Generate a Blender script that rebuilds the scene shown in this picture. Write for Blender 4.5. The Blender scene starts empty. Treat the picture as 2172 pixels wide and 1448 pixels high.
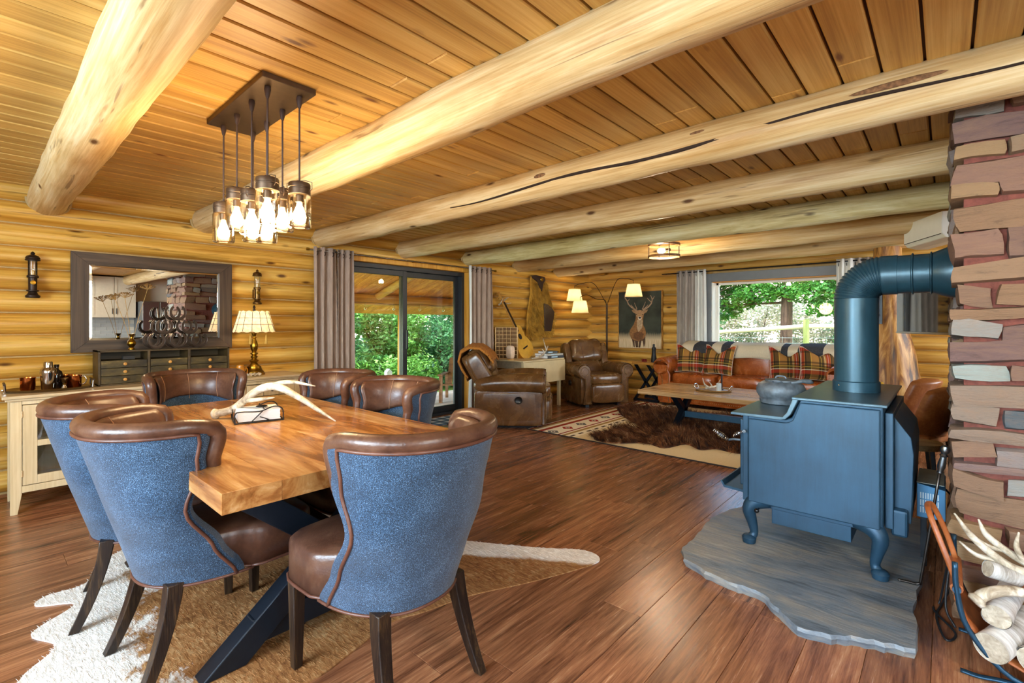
import bpy, bmesh, math, random
from mathutils import Vector, Matrix, noise as mnoise
random.seed(7)
PI = math.pi
SC = bpy.context.scene
COL = SC.collection

# ------------------------------------------------------------------ camera
FPX, YAW, EYE, HORIZON = 1022.3, math.radians(41.985), 1.28, 687.0
cam_d = bpy.data.cameras.new('camera')
cam = bpy.data.objects.new('camera', cam_d)
COL.objects.link(cam)
cam.location = (0, 0, EYE)
cam.rotation_euler = (PI / 2, 0, YAW)
cam_d.sensor_width = 36.0
cam_d.lens = 36.0 * FPX / 2172.0
cam_d.shift_y = -(724.0 - HORIZON) / 2172.0
cam_d.clip_start = 0.02
SC.camera = cam
SC.view_settings.view_transform = 'Standard'
SC.view_settings.look = 'None'
SC.view_settings.exposure = 0.38
SC.view_settings.gamma = 1.0
SC.view_settings.use_curve_mapping = False

# ------------------------------------------------------------------ sky, sun, daylight
world = bpy.data.worlds.new('sky')
SC.world = world
world.use_nodes = True
wn = world.node_tree
sky = wn.nodes.new('ShaderNodeTexSky')
sky.sky_type = 'NISHITA'
sky.sun_disc = False
sky.sun_elevation = math.radians(48)
sky.sun_rotation = math.radians(200)
bg = wn.nodes['Background']
wn.links.new(sky.outputs[0], bg.inputs[0])
bg.inputs[1].default_value = 1.7

def light(name, kind, loc, energy, color, size=0.1, rot=(0, 0, 0), size_y=None, parent=None, angle=None):
    d = bpy.data.lights.new(name, kind)
    d.energy = energy
    d.color = color
    if kind == 'AREA':
        d.size = size
        if size_y:
            d.shape = 'RECTANGLE'
            d.size_y = size_y
    elif kind == 'SUN':
        d.angle = angle or 0.02
    else:
        d.shadow_soft_size = size
    o = bpy.data.objects.new(name, d)
    COL.objects.link(o)
    o.location = loc
    o.rotation_euler = rot
    if parent:
        o.parent = parent
    return o

sun = light('sun', 'SUN', (0, 0, 12), 11.0, (1.0, 0.93, 0.80), rot=(math.radians(40), 0, math.radians(135)), angle=0.03)
DAY = (0.66, 0.84, 1.0)
# daylight entering by the windows behind the camera and in the right-hand wall, the far one added to brighten the living area (the windows themselves are built below)
light('window_daylight', 'AREA', (-1.6, -2.36, 1.55), 190, DAY, 1.9, (PI / 2, 0, 0), 1.25)
light('window_daylight', 'AREA', (0.98, -2.36, 1.55), 80, DAY, 1.9, (PI / 2, 0, 0), 1.25)
light('window_daylight', 'AREA', (3.26, 0.2, 1.6), 40, (0.86, 0.93, 1.0), 1.7, (PI / 2, 0, PI / 2), 1.2)

light('window_daylight', 'AREA', (3.26, 6.5, 1.6), 110, (0.92, 0.96, 1.0), 1.7, (PI / 2, 0, PI / 2), 1.2)  # unseen window light, added to brighten the living area

# ------------------------------------------------------------------ materials
def lin(c):
    return c / 12.92 if c <= 0.04045 else ((c + 0.055) / 1.055) ** 2.4
def C(h):
    h = h.lstrip('#')
    return tuple(lin(int(h[i:i + 2], 16) / 255.0) for i in (0, 2, 4)) + (1.0,)

class V:
    """a node socket with arithmetic"""
    def __init__(s, m, sock): s.m, s.s = m, sock
    def _op(s, op, o=None, c=None):
        n = s.m.nt.nodes.new('ShaderNodeMath'); n.operation = op
        for i, a in enumerate((s, o, c)):
            if a is None: continue
            if isinstance(a, V): s.m.nt.links.new(a.s, n.inputs[i])
            else: n.inputs[i].default_value = a
        return V(s.m, n.outputs[0])
    def __add__(s, o): return s._op('ADD', o)
    def __sub__(s, o): return s._op('SUBTRACT', o)
    def __mul__(s, o): return s._op('MULTIPLY', o)
    def abs(s): return s._op('ABSOLUTE')
    def frac(s): return s._op('FRACT')
    def lt(s, o): return s._op('LESS_THAN', o)
    def gt(s, o): return s._op('GREATER_THAN', o)
    def max(s, o): return s._op('MAXIMUM', o)
    def min(s, o): return s._op('MINIMUM', o)
    def sin(s): return s._op('SINE')

class Mat:
    def __init__(s, name, rough=0.6, metal=0.0, spec=0.5, color=None):
        s.mat = bpy.data.materials.new(name); s.mat.use_nodes = True
        s.nt = s.mat.node_tree
        s.b = s.nt.nodes['Principled BSDF']
        s.b.inputs['Roughness'].default_value = rough
        s.b.inputs['Metallic'].default_value = metal
        s.b.inputs['Specular IOR Level'].default_value = spec
        if color: s.b.inputs['Base Color'].default_value = color
        s._obj = None
    def node(s, t, **k):
        n = s.nt.nodes.new(t)
        for a, v in k.items(): setattr(n, a, v)
        return n
    def link(s, a, b): s.nt.links.new(a.s if isinstance(a, V) else a, b)
    def coords(s, scale=(1, 1, 1), rnd=0.0, kind='Object'):
        tc = s.node('ShaderNodeTexCoord')
        src = tc.outputs[kind]
        if rnd:
            oi = s.node('ShaderNodeObjectInfo')
            mu = s.node('ShaderNodeMath', operation='MULTIPLY'); mu.inputs[1].default_value = rnd
            s.link(oi.outputs['Random'], mu.inputs[0])
            ad = s.node('ShaderNodeVectorMath', operation='ADD')
            s.link(src, ad.inputs[0]); s.link(mu.outputs[0], ad.inputs[1])
            src = ad.outputs[0]
        mp = s.node('ShaderNodeMapping'); mp.inputs['Scale'].default_value = scale
        s.link(src, mp.inputs['Vector'])
        return mp.outputs[0]
    def xyz(s, scale=(1, 1, 1), kind='Object'):
        sp = s.node('ShaderNodeSeparateXYZ'); s.link(s.coords(scale, kind=kind), sp.inputs[0])
        return [V(s, sp.outputs[i]) for i in range(3)]
    def noise(s, vec, scale=5, detail=4, rough=0.55, dist=0.0):
        n = s.node('ShaderNodeTexNoise'); n.inputs['Scale'].default_value = scale
        n.inputs['Detail'].default_value = detail; n.inputs['Roughness'].default_value = rough
        n.inputs['Distortion'].default_value = dist
        s.link(vec, n.inputs['Vector']); return V(s, n.outputs[0])
    def voro(s, vec, scale=5, feature='F1', out='Distance', rand=1.0):
        n = s.node('ShaderNodeTexVoronoi', feature=feature); n.inputs['Scale'].default_value = scale
        n.inputs['Randomness'].default_value = rand
        s.link(vec, n.inputs['Vector']); return V(s, n.outputs[out])
    def ramp(s, fac, stops, interp='LINEAR'):
        r = s.node('ShaderNodeValToRGB'); e = r.color_ramp.elements; r.color_ramp.interpolation = interp
        e[0].position, e[0].color = stops[0]
        e[1].position, e[1].color = stops[-1]
        for p, c in stops[1:-1]:
            k = e.new(p); k.color = c
        s.link(fac, r.inputs[0]); return V(s, r.outputs[0])
    def mix(s, fac, a, b, mode='MIX'):
        n = s.node('ShaderNodeMix', data_type='RGBA', blend_type=mode)
        for sock, v in ((n.inputs[0], fac), (n.inputs[6], a), (n.inputs[7], b)):
            if isinstance(v, V): s.link(v, sock)
            else: sock.default_value = v
        return V(s, n.outputs[2])
    def hsv(s, col, val=None, hue=None, sat=1.0):
        n = s.node('ShaderNodeHueSaturation'); s.link(col, n.inputs['Color'])
        n.inputs['Saturation'].default_value = sat
        if val is not None: s.link(val, n.inputs['Value'])
        if hue is not None: s.link(hue, n.inputs['Hue'])
        return V(s, n.outputs[0])
    def rand(s, lo, hi):
        oi = s.node('ShaderNodeObjectInfo'); return V(s, oi.outputs['Random']) * (hi - lo) + lo
    def color(s, v): s.link(v, s.b.inputs['Base Color']); return s
    def rough(s, v): s.link(v, s.b.inputs['Roughness']); return s
    def bump(s, h, strength=0.2, dist=0.01):
        b = s.node('ShaderNodeBump'); b.inputs['Strength'].default_value = strength
        b.inputs['Distance'].default_value = dist
        s.link(h, b.inputs['Height']); s.link(b.outputs[0], s.b.inputs['Normal']); return s

def plain(name, col, rough=0.6, metal=0.0, var=0.12, scale=18, bump=0.0, spec=0.5):
    m = Mat(name, rough, metal, spec)
    n = m.noise(m.coords(), scale, 5)
    c = C(col) if isinstance(col, str) else col
    lo = tuple(x * (1 - var) for x in c[:3]) + (1,); hi = tuple(min(1, x * (1 + var)) for x in c[:3]) + (1,)
    m.color(m.ramp(n, [(0.3, lo), (0.7, hi)]))
    if bump: m.bump(n, bump, 0.004)
    return m.mat

def wood(name, cols, axis='X', along=0.7, across=9.0, rough=0.5, bump=0.15, knots=0.0, rnd=31.0, vary=0.12, crack=0.0, spec=0.4):
    m = Mat(name, rough, 0, spec)
    def sc(a, b): return tuple(a if ax == axis else b for ax in 'XYZ')
    v1 = m.coords(sc(along, across), rnd)
    n1 = m.noise(v1, 1.0, 6, 0.6, 0.6)
    n2 = m.noise(m.coords(sc(along * 1.5, across * 9), rnd), 1.0, 4, 0.6, 0.3)
    k = n1 * 0.6 + n2 * 0.4
    col = m.ramp(k, [(0.37, C(cols[0])), (0.50, C(cols[1])), (0.63, C(cols[2]))])
    if knots:
        vv = m.voro(m.coords(sc(2.2, 6.0), rnd), 1.0)
        kn = m.ramp(vv + n2 * 0.06, [(knots * 0.5, (1, 1, 1, 1)), (knots, (0.0, 0.0, 0.0, 1))])
        col = m.mix(kn, col, C(cols[3] if len(cols) > 3 else '#4a2a14'))
    if crack:
        cr = m.noise(m.coords(sc(1.6, 34), rnd), 1.0, 3, 0.55, 0.5)
        cm = m.ramp(cr, [(0.64, (0, 0, 0, 1)), (0.71, (crack,) * 3 + (1,))])
        col = m.mix(cm, col, C('#5a3818'))
    if vary:
        col = m.hsv(col, m.rand(1 - vary, 1 + vary))
    m.color(col)
    m.bump(k, bump, 0.01)
    return m.mat

def leather(name, dark, mid, light_, rough=0.34):
    m = Mat(name, rough, 0, 0.5)
    n = m.noise(m.coords(), 4.5, 6, 0.6, 0.8)
    f = m.noise(m.coords(), 60, 4)
    m.color(m.ramp(n * 0.75 + f * 0.25, [(0.30, C(dark)), (0.5, C(mid)), (0.72, C(light_))]))
    v = m.voro(m.coords(), 140)
    m.bump(v * 0.4 + n, 0.12, 0.006)
    m.rough(n * 0.25 + (rough - 0.12))
    return m.mat

def metal(name, col, rough=0.3, metallic=1.0, var=0.1):
    return plain(name, col, rough, metallic, var, 30)

def emit(name, col, strength):
    m = Mat(name)
    m.b.inputs['Base Color'].default_value = (0.8, 0.8, 0.8, 1)
    m.b.inputs['Emission Color'].default_value = C(col)
    m.b.inputs['Emission Strength'].default_value = strength
    return m.mat

def glass_pane(name, tint=(1, 1, 1, 1), rough=0.0, refl=1.0):
    m = Mat(name)
    nt = m.nt
    tr = m.node('ShaderNodeBsdfTransparent'); tr.inputs[0].default_value = tint
    gl = m.node('ShaderNodeBsdfGlossy'); gl.inputs['Roughness'].default_value = rough
    fr = m.node('ShaderNodeFresnel'); fr.inputs[0].default_value = 1.45
    mu = m.node('ShaderNodeMath', operation='MULTIPLY'); mu.inputs[1].default_value = refl
    mx = m.node('ShaderNodeMixShader')
    m.link(fr.outputs[0], mu.inputs[0]); m.link(mu.outputs[0], mx.inputs[0])
    m.link(tr.outputs[0], mx.inputs[1]); m.link(gl.outputs[0], mx.inputs[2])
    m.link(mx.outputs[0], nt.nodes['Material Output'].inputs[0])
    return m.mat

# ------------------------------------------------------------------ mesh tools
class MB:
    def __init__(s): s.v, s.f = [], []
    def add(s, vs, fs, M=None):
        o = len(s.v)
        if M is not None: vs = [M @ Vector(p) for p in vs]
        s.v += [tuple(p) for p in vs]
        s.f += [tuple(i + o for i in f) for f in fs]
        return s
    def box(s, a, b, M=None):
        x0, y0, z0 = a; x1, y1, z1 = b
        return s.add([(x0, y0, z0), (x1, y0, z0), (x1, y1, z0), (x0, y1, z0), (x0, y0, z1), (x1, y0, z1), (x1, y1, z1), (x0, y1, z1)],
                     [(0, 3, 2, 1), (4, 5, 6, 7), (0, 1, 5, 4), (1, 2, 6, 5), (2, 3, 7, 6), (3, 0, 4, 7)], M)
    def cbox(s, c, d, M=None):
        return s.box([c[i] - d[i] / 2 for i in range(3)], [c[i] + d[i] / 2 for i in range(3)], M)
    def bar(s, p, q, w, h, up=(0, 0, 1)):
        p, q = Vector(p), Vector(q); d = (q - p); L = d.length; d.normalize()
        u = Vector(up)
        if abs(d.dot(u)) > 0.98: u = Vector((1, 0, 0))
        x = d.cross(u).normalized(); z = x.cross(d).normalized()
        M = Matrix(((x.x, d.x, z.x, p.x), (x.y, d.y, z.y, p.y), (x.z, d.z, z.z, p.z), (0, 0, 0, 1)))
        return s.box((-w / 2, 0, -h / 2), (w / 2, L, h / 2), M)
    def tube(s, pts, r, n=10, cap=True, M=None, squash=None):
        pts = [Vector(p) for p in pts]
        rs = r if isinstance(r, (list, tuple)) else [r] * len(pts)
        vs, fs = [], []
        ref = None
        for i, p in enumerate(pts):
            a = pts[max(i - 1, 0)]; b = pts[min(i + 1, len(pts) - 1)]
            t = (b - a).normalized()
            if ref is None:
                ref = Vector((0, 0, 1)) if abs(t.z) < 0.9 else Vector((1, 0, 0))
            ref = (ref - t * ref.dot(t))
            if ref.length < 1e-6: ref = t.orthogonal()
            ref.normalize()
            w = t.cross(ref)
            for k in range(n):
                an = 2 * PI * k / n
                rr = rs[i]
                sa, sb = (1, 1) if squash is None else squash
                vs.append(p + ref * (math.cos(an) * rr * sa) + w * (math.sin(an) * rr * sb))
        for i in range(len(pts) - 1):
            for k in range(n):
                fs.append((i * n + k, i * n + (k + 1) % n, (i + 1) * n + (k + 1) % n, (i + 1) * n + k))
        if cap:
            fs.append(tuple(range(n - 1, -1, -1)))
            o = (len(pts) - 1) * n
            fs.append(tuple(o + k for k in range(n)))
        return s.add(vs, fs, M)
    def cyl(s, p, q, r, r2=None, n=16, M=None):
        return s.tube([p, q], [r, r if r2 is None else r2], n, True, M)
    def lathe(s, prof, c=(0, 0, 0), n=24, M=None, cap=True):
        vs, fs = [], []
        for r, z in prof:
            for k in range(n):
                a = 2 * PI * k / n
                vs.append((c[0] + r * math.cos(a), c[1] + r * math.sin(a), c[2] + z))
        for i in range(len(prof) - 1):
            for k in range(n):
                fs.append((i * n + k, i * n + (k + 1) % n, (i + 1) * n + (k + 1) % n, (i + 1) * n + k))
        if cap:
            if prof[0][0] > 1e-4: fs.append(tuple(range(n - 1, -1, -1)))
            if prof[-1][0] > 1e-4: fs.append(tuple((len(prof) - 1) * n + k for k in range(n)))
        return s.add(vs, fs, M)
    def ball(s, c, r, n=12, m=8, M=None):
        rx, ry, rz = (r, r, r) if not isinstance(r, (tuple, list)) else r
        vs, fs = [(c[0], c[1], c[2] - rz)], []
        for i in range(1, m):
            t = PI * i / m - PI / 2
            for k in range(n):
                a = 2 * PI * k / n
                vs.append((c[0] + rx * math.cos(t) * math.cos(a), c[1] + ry * math.cos(t) * math.sin(a), c[2] + rz * math.sin(t)))
        vs.append((c[0], c[1], c[2] + rz))
        for k in range(n): fs.append((0, 1 + (k + 1) % n, 1 + k))
        for i in range(m - 2):
            for k in range(n):
                a = 1 + i * n
                fs.append((a + k, a + (k + 1) % n, a + n + (k + 1) % n, a + n + k))
        t = len(vs) - 1; a = 1 + (m - 2) * n
        for k in range(n): fs.append((a + k, a + (k + 1) % n, t))
        return s.add(vs, fs, M)
    def grid(s, fn, nu, nv, closed_u=False, flip=False, M=None):
        vs, fs = [], []
        for j in range(nv + 1):
            for i in range(nu + (0 if closed_u else 1)):
                vs.append(fn(i / nu, j / nv))
        w = nu if closed_u else nu + 1
        for j in range(nv):
            for i in range(nu):
                a, b = j * w + i, j * w + (i + 1) % w
                q = (a, b, b + w, a + w)
                fs.append(q[::-1] if flip else q)
        return s.add(vs, fs, M)
    def prism(s, poly, z0, z1, M=None):
        n = len(poly)
        vs = [(p[0], p[1], z0) for p in poly] + [(p[0], p[1], z1) for p in poly]
        fs = [tuple(range(n - 1, -1, -1)), tuple(range(n, 2 * n))]
        fs += [(k, (k + 1) % n, n + (k + 1) % n, n + k) for k in range(n)]
        return s.add(vs, fs, M)
    def mesh(s, name, mat, angle=40, smooth=True):
        me = bpy.data.meshes.new(name)
        me.from_pydata(s.v, [], s.f)
        if mat: me.materials.append(mat)
        if smooth:
            me.polygons.foreach_set('use_smooth', [True] * len(me.polygons))
            if angle < 180: me.set_sharp_from_angle(angle=math.radians(angle))
        me.update()
        return me
    def build(s, name, mat, parent=None, angle=40, smooth=True, bevel=0, bseg=2, sub=0, solid=0, kind=None, fix=False):
        me = s.mesh(name, mat, angle, smooth)
        if fix:
            bm = bmesh.new(); bm.from_mesh(me); bmesh.ops.recalc_face_normals(bm, faces=bm.faces); bm.to_mesh(me); bm.free()
            if smooth and angle < 180: me.set_sharp_from_angle(angle=math.radians(angle))
        o = bpy.data.objects.new(name, me); COL.objects.link(o)
        if parent: o.parent = parent
        if solid:
            m = o.modifiers.new('solid', 'SOLIDIFY'); m.thickness = solid; m.offset = 0
        if bevel:
            m = o.modifiers.new('bevel', 'BEVEL'); m.width = bevel; m.segments = bseg; m.limit_method = 'ANGLE'
            m.angle_limit = math.radians(35); m.harden_normals = False
        if sub:
            m = o.modifiers.new('sub', 'SUBSURF'); m.levels = sub; m.render_levels = sub
        if kind: o['kind'] = kind
        return o

def tag(o, label, cat, group=None):
    o['label'] = label; o['category'] = cat
    if group: o['group'] = group
    return o
def thing(name, label, cat, loc=(0, 0, 0), rz=0.0, group=None):
    o = bpy.data.objects.new(name, None); COL.objects.link(o)
    o.empty_display_size = 0.1
    o.location = loc; o.rotation_euler = (0, 0, rz)
    return tag(o, label, cat, group)
def struct(o):
    o['kind'] = 'structure'; return o
def sempty(name):
    o = bpy.data.objects.new(name, None); COL.objects.link(o); return struct(o)
def dup(root, loc, rz=0.0, label=None, group=None):
    r = root.copy(); COL.objects.link(r); r.location = loc; r.rotation_euler = (0, 0, rz)
    if label: r['label'] = label
    if group: r['group'] = group
    for ch in list(root.children):
        c = ch.copy(); COL.objects.link(c); c.parent = r
        for gch in list(ch.children):
            d = gch.copy(); COL.objects.link(d); d.parent = c
    return r
def sm(t): return t * t * (3 - 2 * t)
def lerp(a, b, t): return a + (b - a) * t
def curve(keys, t):
    """smooth interpolation of (t, value) keys"""
    for i in range(len(keys) - 1):
        t0, v0 = keys[i]; t1, v1 = keys[i + 1]
        if t <= t1:
            k = (t - t0) / (t1 - t0) if t1 > t0 else 0
            return lerp(v0, v1, sm(max(0, min(1, k))))
    return keys[-1][1]
def path(keys, n):
    """Catmull-Rom through 3D points"""
    P = [Vector(k) for k in keys]; P = [P[0] * 2 - P[1]] + P + [P[-1] * 2 - P[-2]]
    out = []
    segs = len(P) - 3
    for i in range(n + 1):
        t = i / n * segs; k = min(int(t), segs - 1); u = t - k
        a, b, c, d = P[k:k + 4]
        out.append(0.5 * ((2 * b) + (c - a) * u + (2 * a - 5 * b + 4 * c - d) * u * u + (3 * b - a - 3 * c + d) * u ** 3))
    return out
def rint(keys, n):
    out = []
    for i in range(n + 1):
        t = i / n * (len(keys) - 1); k = min(int(t), len(keys) - 2)
        out.append(lerp(keys[k], keys[k + 1], t - k))
    return out
def fur(mb_pts, length, width, lean, jitter, rng, clump=0.0, upward=True):
    """strands: list of (point, normal); returns an MB of thin tapering blades"""
    mb = MB()
    for p, nrm in mb_pts:
        p = Vector(p); nrm = Vector(nrm)
        L = length * rng.uniform(0.6, 1.3)
        d = (nrm * 0.6 + Vector(lean) + Vector((rng.uniform(-1, 1), rng.uniform(-1, 1), rng.uniform(-1, 1))) * jitter).normalized()
        sd = d.cross(Vector((rng.uniform(-1, 1), rng.uniform(-1, 1), rng.uniform(-1, 1))))
        if sd.length < 1e-3: continue
        sd = sd.normalized() * width
        droop = Vector((lean[0], lean[1], lean[2] - 0.2)) * L * 0.35
        if clump:
            cv = Vector(mnoise.noise_vector(p * 7.0)) * clump + Vector(mnoise.noise_vector(p * 2.2)) * clump
            d = (d + cv).normalized(); d.z = abs(d.z) if upward else d.z; droop += cv * L * 0.4
        m = p + d * L * 0.55; t = p + d * L + droop
        mb.add([p - sd, p + sd, m + sd * 0.7, m - sd * 0.7, t], [(0, 1, 2, 3), (3, 2, 4)])
    return mb
# ================================================================== SETTING
rng = random.Random(11)
M_logY = wood('log_wood_y', ['#ac7726', '#d19f44', '#e3bd68', '#5f3a17'], 'Y', 0.55, 6.5, 0.38, 0.25, 0.17, 31, 0.10, 0.6)
M_logX = wood('log_wood_x', ['#aa7a2c', '#cd9f4a', '#e0be6e', '#5f3a17'], 'X', 0.55, 6.5, 0.42, 0.25, 0.17, 31, 0.10, 0.6)
M_beam = wood('beam_wood', ['#b08a52', '#cbae7a', '#dfcda2', '#55371c'], 'X', 0.9, 7.5, 0.5, 0.35, 0.16, 31, 0.06, 0.6)
M_ceil = wood('ceiling_plank_wood', ['#ac8342', '#c59c52', '#d5b26a', '#6b3f1c'], 'Y', 0.8, 12.0, 0.42, 0.10, 0.15, 53, 0.12)
M_groove = plain('groove_dark', '#4a2c12', 0.8)
M_chink = plain('chinking', '#ab905e', 0.85, 0, 0.1, 30, 0.2)
M_black = metal('black_metal', '#22262b', 0.38, 0.6)
M_frame = plain('door_frame_black', '#2b2e31', 0.4)
M_trimwood = wood('trim_wood', ['#b07522', '#cf9436', '#dda84a', '#6b3f1c'], 'Z', 0.8, 12, 0.4, 0.08)
M_pane = glass_pane('window_glass', (0.97, 0.99, 0.98, 1), 0.0, 1.0)

def m_floor():
    m = Mat('floor_plank_wood', 0.27, 0, 0.5)
    n = m.noise(m.coords((9, 0.9, 1), 47), 1.0, 7, 0.65, 1.4)
    f = m.noise(m.coords((90, 3.5, 1), 47), 1.0, 5, 0.7, 0.5)
    col = m.ramp(n * 0.6 + f * 0.4, [(0.34, C('#3b2216')), (0.45, C('#764a31')), (0.55, C('#996645')), (0.67, C('#bb8b64'))])
    st = m.noise(m.coords((26, 0.7, 1), 91), 1.0, 4, 0.6, 1.0)
    col = m.mix(m.ramp(st, [(0.60, (0, 0, 0, 1)), (0.72, (0.75, 0.75, 0.75, 1))]), col, C('#2c1a12'))
    kn = m.voro(m.coords((2.6, 0.9, 1), 47), 1.0)
    col = m.mix(m.ramp(kn, [(0.03, (0.9, 0.9, 0.9, 1)), (0.11, (0, 0, 0, 1))]), col, C('#2a1710'))
    col = m.hsv(col, m.rand(0.82, 1.16))
    m.color(col)
    m.rough(f * 0.16 + 0.17)
    m.bump(f * 0.6 + n * 0.4, 0.16, 0.006)
    return m.mat
M_floor = m_floor()

def plank(L, W, T, ch, up=True):
    """plank along y with chamfered show face, origin at its lower corner"""
    s = 1 if up else -1
    vs = []
    for z, i in ((0, 0), (T - ch, 0), (T, ch)):
        vs += [(i, i, s * z), (W - i, i, s * z), (W - i, L - i, s * z), (i, L - i, s * z)]
    fs = [(8, 9, 10, 11)]
    for a in (0, 4):
        for k in range(4):
            fs.append((a + k, a + (k + 1) % 4, a + 4 + (k + 1) % 4, a + 4 + k))
    if not up: fs = [f[::-1] for f in fs]
    return vs, fs

# ---- floor ----
floor = struct(MB().box((-5.6, -2.6, -0.12), (3.5, 8.45, -0.018)).build('floor', M_groove, smooth=False))
rest = MB()
row = 0
x = -5.36
FW, FL = 0.19, 1.28
while x < 3.3:
    y = -2.5 - rng.uniform(0, FL)
    while y < 8.2:
        L = min(FL, 8.22 - y)
        if L > 0.06:
            vs, fs = plank(L - 0.0014, FW - 0.0014, 0.018, 0.0014)
            cx, cy = x + FW / 2, y + L / 2
            seen = cx < 0.35 and (cy + L / 2) > 0.0 and cy > -0.35 * cx - 1.4
            if seen:
                o = MB().add(vs, fs).build('floor_plank', M_floor, floor, smooth=False)
                o.location = (x, y, -0.018)
            else:
                rest.add([(a + x, b + y, c - 0.018) for a, b, c in vs], fs)
        y += FL
    x += FW
rest.build('floor_planks_beyond', M_floor, floor, smooth=False, kind='stuff')

# ---- ceiling ----
CZ = 2.33
ceil = struct(MB().box((-5.6, -2.6, CZ + 0.022), (3.5, 8.45, CZ + 0.2)).build('ceiling', M_groove, smooth=False))
rest = MB()
x = -5.40
CW = 0.137
beamY = [0.38, 1.46, 2.60, 3.70, 4.83, 5.93, 7.03]
while x < 3.3:
    cuts = [-2.5]
    for b in (beamY[2], beamY[4], beamY[6]) if rng.random() < 0.5 else (beamY[1], beamY[3], beamY[5]):
        if rng.random() < 0.72: cuts.append(b - rng.uniform(0.12, 0.3))
    cuts.append(8.25)
    for a, b in zip(cuts, cuts[1:]):
        vs, fs = plank(b - a - 0.002, CW - 0.010, 0.024, 0.006, False)
        if x < 0.6 and b > 0:
            o = MB().add(vs, fs).build('ceiling_plank', M_ceil, ceil, smooth=False)
            o.location = (x, a, CZ + 0.024)
        else:
            rest.add([(p + x, q + a, r + CZ + 0.024) for p, q, r in vs], fs)
    x += CW
rest.build('ceiling_planks_beyond', M_ceil, ceil, smooth=False, kind='stuff')

# ---- log walls ----
def log(axis, a0, a1, zc, c, rd, rz, seed):
    mb = MB(); n = max(3, int((a1 - a0) / 0.22)); k = 14
    vs, fs = [], []
    for i in range(n + 1):
        t = a0 + (a1 - a0) * i / n
        for j in range(k):
            an = 2 * PI * j / k
            nz = mnoise.noise((t * 0.9, seed * 3.7 + math.cos(an) * 0.6, math.sin(an) * 0.6)) * 0.010 + mnoise.noise((t * 3.1, seed * 9.1, an)) * 0.004
            d = math.cos(an) * (rd + nz); z = math.sin(an) * (rz + nz * 0.5)
            vs.append((c + d, t, zc + z) if axis == 'Y' else (t, c + d, zc + z))
    for i in range(n):
        for j in range(k):
            q = (i * k + j, i * k + (j + 1) % k, (i + 1) * k + (j + 1) % k, (i + 1) * k + j)
            fs.append(q if axis == 'X' else q[::-1])
    fs.append(tuple(range(k)) if axis == 'Y' else tuple(range(k - 1, -1, -1)))
    o = n * k
    fs.append(tuple(o + j for j in (range(k - 1, -1, -1) if axis == 'Y' else range(k))))
    return mb.add(vs, fs)

COURSE = 0.17
WX = -5.275      # chinking plane of the left wall
DY0, DY1, DZ = 2.84, 4.86, 2.07
wl = sempty('wall_left')
sd = 0
for k in range(14):
    z0 = 0.01 + COURSE * k; zc = z0 + COURSE / 2
    spans = [(-2.5, 8.3)] if z0 > DZ - 0.06 else [(-2.5, DY0), (DY1, 8.3)]
    for a, b in spans:
        sd += 1
        o = log('Y', a, b, zc, WX - 0.036, 0.114, 0.0868, sd).build('log', M_logY, wl, 50)
ch = MB()
for a, b, z0, z1 in ((-2.5, DY0, 0, 2.42), (DY1, 8.3, 0, 2.42), (DY0, DY1, DZ, 2.42)):
    ch.box((WX - 0.06, a, z0), (WX, b, z1))
ch.build('chinking', M_chink, wl, smooth=False)

BY = 8.14
WX0, WX1, WZ0, WZ1 = -2.86, -0.80, 0.92, 1.97
wb = sempty('wall_back')
for k in range(15):
    z0 = -0.075 + COURSE * k; zc = z0 + COURSE / 2
    cut = z0 < WZ1 and z0 + COURSE > WZ0
    for a, b in ([(-5.45, WX0), (WX1, 3.3)] if cut else [(-5.45, 3.3)]):
        sd += 1
        log('X', a, b, zc, BY + 0.036, 0.114, 0.0868, sd).build('log', M_logX, wb, 50)
ch = MB()
for a, b, z0, z1 in ((-5.4, WX0, 0, 2.42), (WX1, 3.3, 0, 2.42), (WX0, WX1, WZ1, 2.42), (WX0, WX1, 0, WZ0)):
    ch.box((a, BY, z0), (b, BY + 0.06, z1))
ch.build('chinking', M_chink, wb, smooth=False)

# walls behind the camera and on the kitchen side
M_plaster = plain('cream_plaster', '#cfc6b4', 0.8, 0, 0.05, 6, 0.05)
wn_ = MB()
def wall_y(mb, y0, y1, x0, x1, holes):
    xs = x0
    for a, b, z0, z1 in holes:
        mb.box((xs, y0, 0), (a, y1, 2.35)); mb.box((a, y0, 0), (b, y1, z0)); mb.box((a, y0, z1), (b, y1, 2.35)); xs = b
    mb.box((xs, y0, 0), (x1, y1, 2.35))
wall_y(wn_, -2.6, -2.44, -5.5, 3.4, [(-2.55, -0.65, 0.92, 2.18), (0.03, 1.93, 0.92, 2.18)])
struct(wn_.build('wall_near', M_plaster, smooth=False))
wr = MB()
for a, b, z0, z1 in ((-2.6, -0.65, 0, 2.35), (-0.65, 1.05, 0, 1.0), (-0.65, 1.05, 2.2, 2.35), (1.05, 5.65, 0, 2.35), (5.65, 7.35, 0, 1.0), (5.65, 7.35, 2.2, 2.35), (7.35, 8.4, 0, 2.35)):
    wr.box((3.32, a, z0), (3.46, b, z1))
struct(wr.build('wall_right', M_plaster, smooth=False))
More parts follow.
